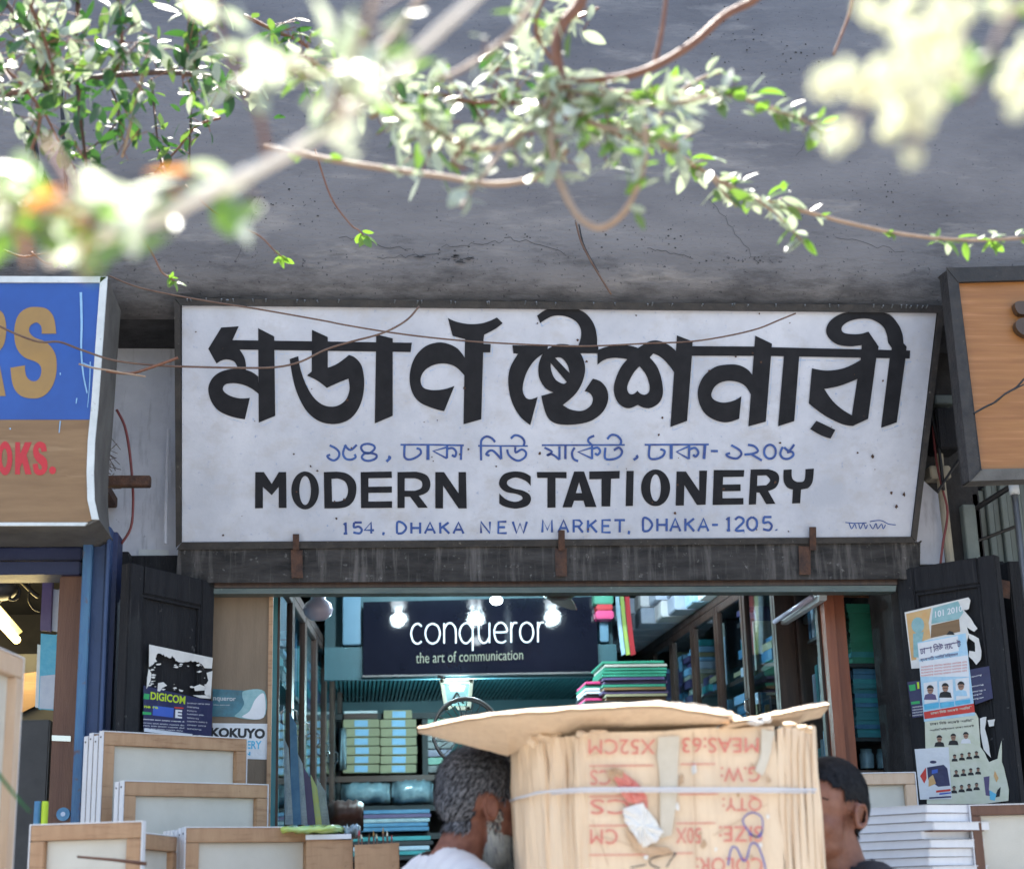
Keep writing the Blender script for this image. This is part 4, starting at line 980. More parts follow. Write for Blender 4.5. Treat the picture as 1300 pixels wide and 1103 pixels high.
m = MB(); poly_px(m, q2([(400, 715), (455, 705), (455, 740), (400, 750)], OY), DRP, O + .0044); poly_px(m, q2([(470, 930), (578, 920), (578, 932), (470, 945)], OY), DRP, O + .0044); m.build('blue_accent', 'print_blue', pd)
pe = poster('poster', 'dark poster with faint pale print peeping out behind the pale blue one', 'print_navy', q2([(165, 850), (285, 835), (320, 1170), (215, 1185)]), DRP, O)
m = MB(); poly_px(m, q2([(180, 880), (240, 870), (245, 925), (190, 935)]), DRP, O + .0005); poly_px(m, q2([(200, 1035), (280, 1025), (285, 1050), (205, 1060)]), DRP, O + .0005); m.build('green_mark', 'print_green', pe)
m = MB(); poly_px(m, q2([(255, 850), (275, 850), (280, 910), (262, 915)]), DRP, O + .0005); m.build('yellow_mark', 'print_yellowgreen', pe)
m = MB(); 
for i in range(4): text_px(m, 'nemoran', None, DRP, O + .0006, 0, quad=q2([(215, 1080 + i * 26), (310, 1068 + i * 26), (310, 1080 + i * 26), (215, 1092 + i * 26)]))
m.build('small_print', 'print_white', pe)
pf = poster('poster', 'dark poster with white print at the outer side of the right door', 'print_navy', q2([(745, 735), (930, 700), (965, 1000), (800, 1060)]), DRP, O)
m = MB()
for i, y in enumerate((790, 880, 930, 965, 1000)): text_px(m, 'sourng nema'[:6 + i], None, DRP, O + .0006, .01, quad=q2([(765, y + 8), (860 + 18 * (i % 3), y - 12), (860 + 18 * (i % 3), y + 2), (765, y + 24)]))
m.build('small_print', 'print_white', pf)
pg = thing('poster', DRP.pt(1265, 1000), 'torn remains of a colourful flyer beside the portrait poster', 'poster')
m = MB(); 
for pts in ([(845, 230), (905, 220), (890, 330), (930, 500), (945, 600), (880, 520), (850, 370)], [(915, 250), (985, 240), (975, 300), (930, 310)]): slab_px(m, jag(q2(pts, OY), .5, 2), DRP, O + .0005, .001)
m.build('torn_scrap', 'paper_torn', pg)
m = MB(); poly_px(m, q2([(880, 780), (935, 770), (930, 900), (960, 960), (900, 950)], OY), DRP, O + .002); m.build('purple_print', 'book_purple', pg)
m = MB(); poly_px(m, q2([(935, 900), (1000, 940), (985, 1000), (940, 990)], OY), DRP, O + .0022); m.build('blue_print', 'print_cyan', pg)
m = MB(); poly_px(m, q2([(985, 720), (1020, 790), (1000, 830), (975, 770)], OY), DRP, O + .0022); m.build('yellow_print', 'print_orange', pg)
m = MB(); poly_px(m, q2([(1010, 900), (1040, 870), (1030, 960), (985, 970)], OY), DRP, O + .0021); m.build('dark_print', 'print_black', pg)

# ================================================================ WIRES AND VINES OVER THE SIGN
wire('electric_wire', [(-20, 404), (18, 423), (50, 434), (75, 434), (100, 443), (135, 455), (160, 460), (190, 463), (222, 465), (306, 467), (351, 466), (382, 459), (413, 444), (445, 434), (476, 426), (497, 418), (518, 405), (532, 389)], 4.86, .0033, 'cable_brown', 'brown wire sagging from the blue sign across the first big letters', 'wire', Yf=5.02)
wire('electric_wire', [(138, 350), (180, 366), (256, 381), (325, 392), (410, 407), (435, 412), (495, 422), (560, 430), (623, 435), (709, 439), (760, 439), (821, 436), (878, 433.5), (926, 426), (963, 417), (990, 406), (1010, 398)], 5.0, .0028, 'cable_brown', 'long thin wire sagging across the whole white sign', 'wire', Yf=5.08)
wire('dry_twig', [(100, 462), (118, 467), (138, 470), (160, 474), (185, 478)], 4.88, .0028, 'bark_pale', 'pale dry twig crossing the edge of the blue sign', 'twig')
wire('dry_twig', [(135, 471), (165, 474), (190, 467), (210, 460), (226, 454)], 4.9, .0045, 'bark_brown', 'tan twig bridging the gap between blue and white signs', 'twig')
wire('hanging_wire', [(731, 282), (737, 305), (745, 322), (758, 345), (776, 374)], 5.12, .0035, 'cable_brown', 'bent wire dangling down the grey fascia above the white sign', 'wire')
wire('hanging_wire', [(735, 285), (740, 308), (748, 325), (760, 346)], 5.13, .0025, 'cable_black', 'short dark wire beside the bent one on the fascia', 'wire')
wire('black_cable', [(22, 155), (34, 175), (40, 200), (50, 225), (62, 250)], 4.9, .013, 'cable_black', 'thick black cable bundle on the grey fascia at the left', 'cable')
wire('black_cable', [(30, 158), (44, 180), (48, 205), (60, 232), (72, 262)], 4.92, .007, 'cable_black', 'thinner black cable alongside the bundle on the left fascia', 'cable')
wire('black_cable', [(73, 60), (77, 110), (80, 160), (82, 205), (85, 250)], 4.8, .006, 'cable_black', 'straight black cable hanging through the green leaves at left', 'cable')
wire('black_cable', [(-10, 214), (18, 232), (38, 248), (58, 255)], 4.85, .004, 'cable_black', 'thin black cable sagging at the left edge of the fascia', 'cable')
# ================================================================ SHOP INTERIOR
def side(px, Y): return at(px, 900, Y)
# --- left wall cabinet, glass fronted, running back into the shop
def cabinet_run(label, A, B, z0, z1, n, mt, shelves, books, flip, gl, midrail=True, seed=1):
    u = Vector((B[0] - A[0], B[1] - A[1], 0)); W = u.length; u.normalize(); nrm = Vector((-u.y, u.x, 0)) * flip   # towards the aisle
    r = thing('glass_cabinet', (A[0], A[1], z0), label, 'cabinet')
    P = lambda s, d, z: Vector((A[0], A[1], 0)) + u * s + nrm * d + Vector((0, 0, z))
    def bx(nm, s0, s1, d0, d1, za, zb, m_, par=r, bv=0):
        m = MB(); m.hexa([P(s0, d0, za), P(s1, d0, za), P(s1, d0, zb), P(s0, d0, zb), P(s0, d1, za), P(s1, d1, za), P(s1, d1, zb), P(s0, d1, zb)]); return m.build(nm, m_, par, bevel=bv)
    D = .30
    bx('top', 0, W, -D, .012, z1 - .035, z1, mt); bx('base', 0, W, -D, .012, z0, z0 + .06, mt)
    bx('back_panel', 0, W, -D - .015, -D - .002, z0, z1, 'shelf_dark')
    bx('end_panel', -.022, -.002, -D, .012, z0, z1, mt); bx('end_panel', W + .002, W + .022, -D, .012, z0, z1, mt)
    rnd = random.Random(seed)
    for k in range(shelves):
        z = z0 + .06 + (z1 - z0 - .1) * (k + 1) / (shelves + 1); bx('shelf', .002, W - .002, -D, -.03, z, z + .018, mt)
    for k in range(n):
        s0, s1 = W * k / n + .004, W * (k + 1) / n - .004
        for (za, zb) in ((z0 + .062, z0 + (z1 - z0) * .46), (z0 + (z1 - z0) * .46 + .004, z1 - .037)) if midrail else ((z0 + .062, z1 - .037),):
            d = thing_part('door', r)
            m = MB()
            for (a, b, c, e) in ((s0, s0 + .035, za, zb), (s1 - .035, s1, za, zb), (s0 + .036, s1 - .036, za, za + .035), (s0 + .036, s1 - .036, zb - .035, zb)):
                m.hexa([P(a, .012, c), P(b, .012, c), P(b, .012, e), P(a, .012, e), P(a, -.01, c), P(b, -.01, c), P(b, -.01, e), P(a, -.01, e)])
            m.build('door_frame', mt, d, bevel=.002)
            m = MB(); m.add([P(s0 + .036, 0, za + .036), P(s1 - .036, 0, za + .036), P(s1 - .036, 0, zb - .036), P(s0 + .036, 0, zb - .036)], [(0, 1, 2, 3)]); m.build('pane', gl, d)
            m = MB(); hz = (za + zb) / 2; m.tube([P(s1 - .017, .013, hz - .03), P(s1 - .017, .03, hz - .02), P(s1 - .017, .03, hz + .02), P(s1 - .017, .013, hz + .03)], .004, 6); m.build('handle', 'chrome', d)
    nb = 0
    for k in range(shelves + 1):
        if k < shelves - 2: continue
        z = z0 + .06 + (z1 - z0 - .1) * k / (shelves + 1) + .019; hmax = (z1 - z0 - .1) / (shelves + 1) - .05
        s = .03
        while s < W - .08 and nb < 290:
            wd = rnd.uniform(.10, .22); s2 = min(s + wd, W - .03); zz = z
            if rnd.random() < .45:      # a row of spines standing up
                ss = s
                while ss < s2 - .03:
                    q_ = rnd.uniform(.018, .045); nb += 1
                    bx('book', ss, ss + q_ - .003, -.24, -.035 - rnd.uniform(0, .03), z, z + hmax * rnd.uniform(.6, .98), rnd.choice(books)); ss += q_
                s = s2 + rnd.uniform(0, .02); continue
            while zz < z + hmax - .03:
                t_ = rnd.uniform(.018, .05)
                if zz + t_ > z + hmax: break
                nb += 1
                bx('book', s, s2 - .01, -.26, -.04 - rnd.uniform(0, .03), zz, zz + t_ - .003, rnd.choice(books)); zz += t_
                if rnd.random() < .08: break
            s = s2 + rnd.uniform(.0, .03)
    return r, P, u, nrm, W
def thing_part(nm, par):
    o = bpy.data.objects.new(nm, None); COL.objects.link(o); o.parent = par; o.empty_display_size = .05; return o
A = at(350, 800, 5.95); B = at(432, 800, 8.85)
lc, LCP, lu, lnrm, LW = cabinet_run('dark glass fronted cabinet run along the left wall of the shop', (A.x, A.y), (B.x, B.y), .7, 2.54, 6, 'wood_dark', 4, ['book_teal', 'book_blue', 'book_black', 'book_purple', 'book_teal'], -1, GLASS2, True, 3)
A = at(1046, 800, 6.02); XR = 1.66
rc, RCP, ru, rnrm, RW = cabinet_run('dark glass fronted cabinet run along the right wall of the shop', (XR, 6.24), (XR - .10, 8.9), .7, 2.60, 6, 'wood_dark', 4, ['book_blue', 'book_purple', 'ream_white', 'book_teal', 'book_pages', 'book_black', 'label_blue', 'tan_box'], 1, GLASS2, True, 5)
# pale batten along the nearest right hand cabinet doors
bt = thing('light_batten', (XR - .03, 6.1, 2.36), 'white light batten fixed along the near right cabinet', 'light fitting')
m = MB(); m.hexa([at(988, 795, 6.25), at(1040, 762, 5.78), at(1040, 753, 5.78), at(988, 786, 6.25)] + [p + Vector((.03, .0, 0)) for p in (at(988, 795, 6.25), at(1040, 762, 5.78), at(1040, 753, 5.78), at(988, 786, 6.25))]); m.build('tray', 'white_trim', bt, bevel=.003)
m = MB(); m.tube([at(990, 789, 6.22) + Vector((-.02, 0, 0)), at(1037, 758, 5.82) + Vector((-.02, 0, 0))], .010, 8); m.build('tube', 'enamel', bt, smooth=True)

# packets of paper piled on top of the right hand cabinets
zt_ = 2.602; random.seed(12); gi = 0
for k in range(9):
    yy = 7.02 + k * .20
    for j in range(3 if k else 2):
        if zt_ + j * .085 + .08 > 2.85: break
        m = MB(); x0 = XR - .10 - .035 * k + random.uniform(-.015, .015)
        m.box((x0, yy, zt_ + j * .082), (x0 + .30, yy + .185, zt_ + j * .082 + .078)); gi += 1
        mt_ = random.choice(['ream_white', 'ream_white', 'paper', 'print_skyblue']); tag(m.build('paper_ream', mt_, origin=(x0, yy, zt_ + j * .082), bevel=.004), {'ream_white': 'blue-white', 'paper': 'white', 'print_skyblue': 'sky blue'}[mt_] + ' wrapped ream, ' + ('lowest', 'second', 'third')[j] + ' in pile ' + ('nearest the street', 'second from the street', 'third from the street', 'fourth from the street', 'fifth from the street', 'fourth from the back', 'third from the back', 'second from the back', 'at the very back')[k] + ' on the cabinets', 'ream', 'reams piled on top of the right hand cabinets')
# coloured curtain strip at the far end of the reams
for px0, px1, mt_, lb in ((781, 786, 'print_skyblue', 'pale blue'), (787, 792, 'packet_yellow', 'yellow green'), (793, 799, 'vinyl_red', 'red')):
    m = MB(); slab_px(m, smooth_loop([(px0, 757, C), (px1, 757, C), (px1 + 3, 790), (px1 + 8, 830, C), (px0 + 8, 832, C), (px0 + 3, 790)]), YP(8.0 - px0 * .0005), 0, .004); tag(m.build('hanging_ribbon', mt_, origin=at(px0, 757, 8)), lb + ' paper ribbon hanging at the right end of the navy board', 'ribbon')

# --- loft with the navy board, ribbed underside
loft = thing('loft', (.9, 7.6, 2.34), 'low storage loft at the back of the shop with a ribbed teal underside', 'loft')
zL = at(600, 858, 7.62).z; xa, xb = at(412, 860, 7.64).x, at(782, 850, 7.64).x
m = MB(); m.box((xa, 7.64, zL + .10), (xb, 9.28, zL + .14)); m.build('loft_deck', 'ceiling_dark', loft)
m = MB(); 
for k in range(64):
    x = xa + (xb - xa) * k / 64; m.box((x, 7.66, zL + .075), (x + (xb - xa) / 64 * .55, 9.27, zL + .098))
m.build('rib', 'ribbed_teal', loft, kind='stuff')
m = MB(); m.box((xa, 7.60, zL - .012), (xb, 7.639, zL + .139)); m.build('edge_beam', 'teal_wall', loft)
m = MB(); a = at(435, 800, 7.61); b = at(458, 800, 7.61); m.box((a.x, 7.595, zL + .15), (b.x, 7.68, 2.858)); m.build('column', 'teal_column', loft, bevel=.004)
m = MB(); a = at(761, 800, 7.61); b = at(772, 800, 7.61); m.box((a.x, 7.595, zL + .15), (b.x, 7.68, 2.858)); m.build('column', 'teal_column', loft, bevel=.004)
m = MB(); m.box((xa, 7.70, zL + .142), (xb, 7.74, 2.858)); m.build('loft_front', 'teal_wall', loft)
BP = YP(7.58)
bo = thing('advert_board', BP.pt(600, 857), 'glossy dark navy board with thin white lettering hung under the shop ceiling', 'signboard')
m = MB(); slab_px(m, [(461, 764), (757, 757), (760, 853), (461, 858)], BP, 0, .02); m.build('board', 'board_navy', bo)
m = MB(); slab_px(m, [(460, 857), (761, 852), (761, 854.5), (460, 859.5)], BP, .004, .012); m.build('trim', 'chrome', bo)
MONO = {'c': [[(.95,.86),(.62,1),(.22,.86),(.03,.5),(.22,.12),(.62,0),(.95,.12)]], 'o': [[(.5,1),(.85,.86),(1,.5),(.85,.14),(.5,0),(.15,.14),(0,.5),(.15,.86),(.5,1)]],
        'n': [[(.05,0),(.05,1)],[(.05,.7),(.3,.97),(.65,.98),(.93,.7),(.95,0)]], 'q': [[(.95,.7),(.6,1),(.2,.88),(.02,.5),(.2,.1),(.55,0),(.95,.3)],[(.95,1),(.95,-.38)]],
        'u': [[(.05,1),(.07,.3),(.35,.02),(.7,.04),(.95,.3)],[(.95,1),(.95,0)]], 'e': [[(.03,.52),(.97,.55),(.85,.88),(.5,1),(.15,.85),(.02,.5),(.2,.1),(.6,0),(.93,.1)]],
        'r': [[(.1,0),(.1,1)],[(.1,.65),(.4,.95),(.95,.98)]]}
kk = 0
for ch, x0, x1 in (('c',521.5,536),('o',540,558.5),('n',563,579.5),('q',583,601),('u',607,622),('e',627,643.5),('r',648,657),('o',660,677),('r',682,691)):
    m = MB()
    for st in MONO[ch]:
        kk += 1; sl = (x0 - 600) * -.012
        stroke(m, [(x0 + p[0] * (x1 - x0), 816 + sl - p[1] * 25.5) for p in st], 2.0, BP, .002 + kk * .0001, len(st) > 2)
    m.build('board_letter', 'board_letter', bo)
m = MB(); text_px(m, 'the art of communication', None, BP, .002, 0, quad=((528, 828), (664, 824), (664, 837), (528, 842))); m.build('board_small_lettering', 'board_small_letter', bo, kind='stuff')

# --- lamps
LAMPS = []
for i, px in enumerate((506, 604, 702)):
    dy = ray(px, 795); t = (7.58) / dy.y; hit = CAM + dy * t
    Ym = 2 * 7.58 - 6.75; s_ = Ym / dy.y; p = CAM + dy * s_; LAMPS.append(Vector((p.x, 6.75, min(p.z, ZC - .05))))
for i, p in enumerate(LAMPS):
    lb = ('leftmost', 'middle', 'rightmost')[i] + ' of three round white ceiling lamps over the shop aisle'
    r = thing('ceiling_lamp', (p.x, p.y, ZC), lb, 'lamp', 'round ceiling lamps in the shop')
    m = MB(); m.lathe((p.x, p.y, ZC), [(.0, -.001), (.045, -.001), (.045, -.02), (.0, -.02)], 16); m.build('fitting', 'white_trim', r)
    m = MB(); m.ell((p.x, p.y, ZC - .052), (.034, .034, .034)); m.build('bulb', 'bulb_white', r, smooth=True)
    ld = bpy.data.lights.new('lamp_light', 'POINT'); ld.energy = 7; ld.color = (.72, .92, 1.0); ld.shadow_soft_size = .03
    lo_ = bpy.data.objects.new('lamp_light', ld); COL.objects.link(lo_); lo_.location = (0, 0, -.13); lo_.parent = r
# small spotlight seen under the lintel
p = at(630, 762, 7.0)
r = thing('spot_lamp', (p.x, p.y, ZC), 'small lit bulb just below the lintel above the navy board', 'lamp')
m = MB(); m.tube([(p.x, p.y, ZC), (p.x, p.y, p.z + .03)], .006, 6); m.build('stem', 'grey_metal', r)
m = MB(); m.ell((p.x, p.y, p.z), (.028, .028, .02)); m.build('bulb', 'bulb_white', r, smooth=True)
# lilac enamel lamp at the left
p = at(404, 771, 6.3)
r = thing('pendant_lamp', (p.x, p.y, ZC), 'unlit round lilac glass lamp hanging at the left of the shop opening', 'lamp')
m = MB(); m.lathe(p, [(.0, -.052), (.03, -.048), (.052, -.03), (.058, -.006), (.05, .016), (.03, .03), (.028, .075), (.0, .08)], 20); m.build('globe', 'enamel', r, smooth=True)
m = MB(); m.tube([p + Vector((0, 0, .07)), (p.x, p.y, ZC)], .012, 8); m.build('stem', 'grey_metal', r)

# --- ceiling fan
p = at(668, 758, 6.55); fan = thing('ceiling_fan', (p.x, p.y, ZC), 'dark brown ceiling fan with one blade dipping below the lintel', 'ceiling fan')
m = MB(); m.tube([(p.x + .12, p.y + .05, p.z + .04), (p.x + .12, p.y + .05, ZC)], .012, 8); m.build('rod', 'grey_metal', fan)
hc = Vector((p.x + .14, p.y + .03, p.z + .035)); m = MB(); m.lathe(hc, [(0, -.04), (.05, -.038), (.08, -.015), (.08, .012), (.04, .035), (0, .036)], 20); m.build('hub', 'fan_brown', fan, smooth=True)
def blade(a, ln, tip=0):
    m = MB(); d = Vector((math.cos(a), math.sin(a), 0)); s = Vector((-d.y, d.x, .35)).normalized()
    st = [(.07, .02), (.14, .045), (ln * .6, .055), (ln - .04, .06), (ln, .03)]
    top = [hc + d * r_ + s * w_ + Vector((0, 0, -tip * r_)) for r_, w_ in st] + [hc + d * r_ - s * w_ + Vector((0, 0, -tip * r_)) for r_, w_ in reversed(st)]
    m.slab(top, (0, 0, .004)); m.build('blade', 'fan_brown', fan)
blade(R(200), .44, .03); blade(R(318), .40, .10); blade(R(80), .44)

# --- back shelves below the loft
sx0, sx1 = at(426, 950, 8.95).x, at(905, 950, 8.95).x
sh = thing('back_shelf', (sx0, 8.9, .16), 'dark wooden shelving across the back of the shop under the loft', 'shelf')
zs = [at(500, y, 8.75).z for y in (1095, 1058, 1022, 984, 905)]
for i, z in enumerate(zs):
    m = MB(); m.box((sx0, 8.74, z - .03), (sx1, 9.25, z)); m.build('shelf_board', 'shelf_brown' if i == 3 else 'shelf_dark', sh)
for x in (sx0, at(536, 950, 8.8).x, at(700, 950, 8.8).x, sx1 - .03):
    m = MB(); m.box((x, 8.76, .16), (x + .03, 9.25, zs[-1] - .032)); m.build('upright', 'shelf_dark', sh)
m = MB(); m.box((sx0, 9.26, .16), (sx1, 9.29, zs[-1])); m.build('back_panel', 'shelf_dark', sh)
# tan cartons with blue labels
PB2 = YP(8.70); y_ = 982; n_ = 0
for col, (xa_, xb_, la, lb_) in enumerate(((436, 482, 450.5, 467.5), (483, 529, 498, 515))):
    for row in range(7 if col else 6):
        y1 = 981 - row * 11.5; y0 = y1 - 11.1; dx = (row * 37 % 5 - 2) * .3
        if col and row == 6: xa2, xb2 = xa_ + 4, xb_ - 6
        else: xa2, xb2 = xa_, xb_
        a = PB2.pt(xa2 + dx, y1); b = PB2.pt(xb2 + dx, y0)
        nth = ('lowest', 'second from the bottom', 'third from the bottom', 'fourth from the bottom', 'fifth from the bottom', 'sixth from the bottom', 'topmost')[row]
        r = thing('carton', (a.x, 8.70, a.z), f'tan carton with blue label, {nth} in the {("left", "right")[col]} pile', 'carton', 'tan cartons on the back shelf')
        m = MB(); m.box((a.x, 8.70, a.z), (b.x, 8.98, b.z)); m.build('body', 'tan_box', r, bevel=.003)
        m = MB(); poly_px(m, [(la + dx, y0 + 1.6), (lb_ + dx, y0 + 1.6), (lb_ + dx, y1 - 1.4), (la + dx, y1 - 1.4)], PB2, .002); m.build('label_sticker', 'label_blue', r)
m = MB(); a = at(437, 906, 8.72); b = at(479, 902, 8.72); m.box((a.x, 8.72, at(437, 912, 8.72).z), (b.x, 8.95, a.z)); tag(m.build('flat_book', 'shelf_brown', origin=a), 'thin brown book lying on the left pile of tan cartons', 'book')
m = MB(); m.box((a.x, 8.715, a.z + .002), (b.x, 8.95, b.z)); tag(m.build('flat_book', 'paper', origin=a), 'thin white pad on the brown book over the left tan cartons', 'book')
# wrapped bundles, paper stacks
random.seed(31)
def lump(nm, x0, y0, x1, y1, Y, dep, mt, label, cat, sm=True, wob=.008, group=None):
    a = at(x0, y1, Y); b = at(x1, y0, Y); nx, nz = 14, 5; m = MB(); vs = []
    dz = b.z - a.z
    for j in range(nz + 1):
        for i in range(nx + 1):
            u, v = i / nx, j / nz; e = 1 - (2 * u - 1) ** 6; f = 1 - (2 * v - 1) ** 4
            vs.append(Vector((a.x + (b.x - a.x) * u, Y + dep * .5 * (1 - e * f) + random.uniform(-wob, wob), a.z + dz * v * (.86 + .14 * e) + random.uniform(-wob, wob) * (v > 0))))
    n = len(vs); m.v = vs + [v + Vector((0, dep, 0)) for v in vs]
    W_ = nx + 1
    for j in range(nz):
        for i in range(nx): q_ = j * W_ + i; m.f.append((q_, q_ + 1, q_ + W_ + 1, q_ + W_)); m.mi.append(0)
    for i in range(nx):
        q_ = nz * W_ + i; m.f.append((q_, q_ + 1, q_ + 1 + n, q_ + n)); m.mi.append(0); m.f.append((i + 1, i, i + n, i + 1 + n)); m.mi.append(0)
    for j in range(nz):
        q_ = j * W_; m.f.append((q_ + W_, q_, q_ + n, q_ + W_ + n)); m.mi.append(0); q_ = j * W_ + nx; m.f.append((q_, q_ + W_, q_ + W_ + n, q_ + n)); m.mi.append(0)
    return tag(m.build(nm, mt, origin=a, smooth=sm), label, cat, group)
lump('wrapped_bundle', 432, 989, 496, 1020, 8.66, .25, 'wrap_plastic', 'left plastic wrapped bundle under the tan cartons', 'bundle')
lump('wrapped_bundle', 498, 985, 552, 1020, 8.66, .25, 'wrap_plastic', 'right plastic wrapped bundle under the tan cartons', 'bundle')
lump('wrapped_bundle', 430, 920, 440, 975, 8.60, .2, 'wrap_plastic', 'crumpled clear wrap left of the tan cartons', 'bundle')
def pile(x0, x1, ytop, ybot, Y, dep, mts, label, n, jx=2.5, grp=None, cat='paper stack'):
    z0 = at(x0, ybot, Y).z; z1 = at(x0, ytop, Y).z; a = at(x0, ybot, Y); b = at(x1, ybot, Y)
    r = thing('paper_stack', (a.x, Y, z0), label, cat, grp); h = (z1 - z0) / n
    for i in range(n):
        m = MB(); j = random.uniform(-jx, jx) * mpp(Y); j2 = random.uniform(-jx, jx) * mpp(Y); k0 = random.uniform(0, .02)
        m.box((a.x + j, Y + k0, z0 + i * h), (b.x + j2, Y + dep, z0 + (i + .86) * h)); m.build('sheaf', mts[random.randrange(len(mts))], r, bevel=min(.002, h * .2))
    return r
pile(430, 545, 1028, 1056, 8.66, .3, ['book_blue', 'book_purple', 'wrap_plastic', 'book_green', 'book_blue'], 'pile of dark blue and purple folders on the lower back shelf', 5)
pile(432, 548, 1062, 1093, 8.66, .3, ['book_teal', 'ream_white', 'book_black', 'book_teal'], 'pile of teal and black folders on the lowest back shelf', 5)
pile(540, 640, 910, 980, 8.80, .3, ['book_black', 'book_green', 'book_purple', 'book_black'], 'dark pile of folders on the back shelf behind the bearded man', 7)
pile(560, 660, 988, 1020, 8.80, .3, ['book_blue', 'wrap_plastic', 'book_black'], 'low pile of blue folders behind the bearded man', 4)
pile(706, 840, 908, 980, 8.80, .3, ['book_black', 'book_teal', 'book_purple'], 'dark folders on the back shelf behind the cardboard bundle', 6)
pile(768, 848, 838, 893, 7.2, .35, ['book_pages', 'book_green', 'book_purple', 'tan_box', 'book_green', 'vinyl_wood'], 'stack of green and buff paper on the cabinet right of the navy board', 13, 3)
pile(744, 768, 864, 893, 7.3, .3, ['book_black', 'hot_pink', 'book_green', 'paper'], 'small stack of paper with pink sheets beside the green and buff stack', 7, 2)
m = MB(); z0_ = at(800, 893, 7.3).z; a = at(742, 893, 7.15); b = at(852, 893, 7.15); m.box((a.x, 7.15, z0_ - .03), (b.x, 7.60, z0_ - .002)); tag(m.build('shelf_board', 'shelf_dark', origin=(a.x, 7.2, z0_)), 'dark shelf board carrying the green and buff paper stack', 'shelf')
m = MB(); a = at(757, 785, 7.5); b = at(779, 765, 7.5); m.box((a.x, 7.50, a.z), (b.x, 7.6, b.z - .035)); tag(m.build('packet', 'hot_pink', origin=a, bevel=.006), 'bright pink packet at the top right of the navy board', 'packet')
m = MB(); m.box((a.x + .004, 7.50, b.z - .033), (b.x - .004, 7.6, b.z - .006)); tag(m.build('packet', 'vinyl_red', origin=a, bevel=.005), 'red packet lying on the pink one beside the navy board', 'packet')
m = MB(); m.box((a.x - .006, 7.50, b.z - .004), (b.x, 7.6, b.z + .05)); tag(m.build('packet', 'book_green', origin=a, bevel=.005), 'dark green packet on the red one beside the navy board', 'packet')

# --- wall fan and lantern in front of the loft underside
r = thing('lantern', at(580, 863, 7.50), 'greenish metal lantern with flared sides hanging below the navy board', 'lantern')
Lp = YP(7.50)
for pts in ([(559, 862), (563, 862), (569, 900), (565, 900)], [(597, 862), (601, 862), (597, 900), (593, 900)], [(559, 862), (601, 862), (601, 866), (559, 866)], [(565, 896), (597, 896), (597, 900), (565, 900)]):
    m = MB(); slab_px(m, pts, Lp, 0, .03); m.build('frame_bar', 'print_cream', r, bevel=.002)
m = MB(); slab_px(m, [(564, 867), (596, 867), (592, 895), (569, 895)], Lp, -.012, .004); m.build('glass_panel', 'print_teal', r)
m = MB(); slab_px(m, [(571, 870), (590, 870), (588, 876), (573, 876)], Lp, -.008, .003); m.build('reflector', 'lantern_glow', r)
ld = bpy.data.lights.new('lantern_light', 'POINT'); ld.energy = 12; ld.color = (.60, .93, 1.0); ld.shadow_soft_size = .05
lo_ = bpy.data.objects.new('lantern_light', ld); COL.objects.link(lo_); lo_.location = (0.02, .22, -.07); lo_.parent = r
m = MB(); m.tube([Lp.pt(580, 878, -.006), Lp.pt(572, 893, -.006)], .004, 5); m.tube([Lp.pt(580, 878, -.006), Lp.pt(589, 893, -.006)], .004, 5); m.tube([Lp.pt(555, 858, -.006), Lp.pt(566, 861, -.006)], .008, 6); m.build('bracket', 'cable_black', r)
r = thing('pedestal_fan', at(600, 990, 6.6), 'black pedestal fan whose guard rim shows above the bearded man', 'fan')
c = at(592, 928, 6.6); rad = 42 * mpp(6.6)
m = MB()
for rr_, dy in ((rad, 0), (rad * .98, .05)): m.tube([(c.x + rr_ * math.cos(a), c.y + dy, c.z + rr_ * math.sin(a)) for a in [k / 28 * math.tau for k in range(29)]], .006, 6, cap=False)
for k in range(24):
    a = k / 24 * math.tau; m.tube([(c.x + .03 * math.cos(a), c.y - .03, c.z + .03 * math.sin(a)), (c.x + rad * math.cos(a), c.y, c.z + rad * math.sin(a))], .002, 4, cap=False)
m.build('guard', 'grey_metal', r, smooth=True)
m = MB(); m.lathe(c, [(0, -.03), (.045, -.03), (.05, .06), (0, .08)], 16, axis='Y'); m.build('motor', 'book_black', r, smooth=True)
for k in range(3):
    a0 = k / 3 * math.tau; m = MB(); m.slab([(c.x + r_ * math.cos(a0 + da), c.y + .02, c.z + r_ * math.sin(a0 + da)) for r_, da in ((.04, -.3), (rad * .85, -.15), (rad * .9, .5), (.04, .4))], (0, .003, 0)); m.build('blade', 'book_teal', r)
m = MB(); m.tube([(c.x, c.y + .05, c.z - .05), (c.x, c.y + .05, .19)], .014, 8); m.build('pole', 'grey_metal', r)
m = MB(); m.lathe((c.x, c.y + .05, .16), [(0, .03), (.16, .02), (.17, 0)], 24); m.build('base', 'book_black', r)

# --- red wood cabinet facing the street with glass front
CP = YP(5.86)
cr = thing('glass_cabinet', CP.pt(1100, 1000), 'red-brown wooden cabinet with a tall glass front full of green and teal boxes', 'cabinet')
def crb(nm, q_, Yf, dep, mt, bv=.003):
    m = MB(); slab_px(m, q_, YP(Yf), 0, dep); return m.build(nm, mt, cr, bevel=bv)
xs_ = lambda x, y: x + (y - 750) * (x - 456) / 7390     # keep verticals vertical
def vq(x0, x1, y0, y1): return [(xs_(x0, y0), y0), (xs_(x1, y0), y0), (xs_(x1, y1), y1), (xs_(x0, y1), y1)]
crb('outer_stile', vq(1045, 1057, 742, 1150), 5.82, .06, 'wood_red')
crb('inner_stile', vq(1057.3, 1070, 754, 1150), 5.84, .06, 'wood_red')
crb('outer_stile', vq(1116, 1142, 742, 1150), 5.85, .40, 'wood_dark')
crb('inner_stile', vq(1119, 1131, 754, 1150), 5.835, .012, 'wood_red')
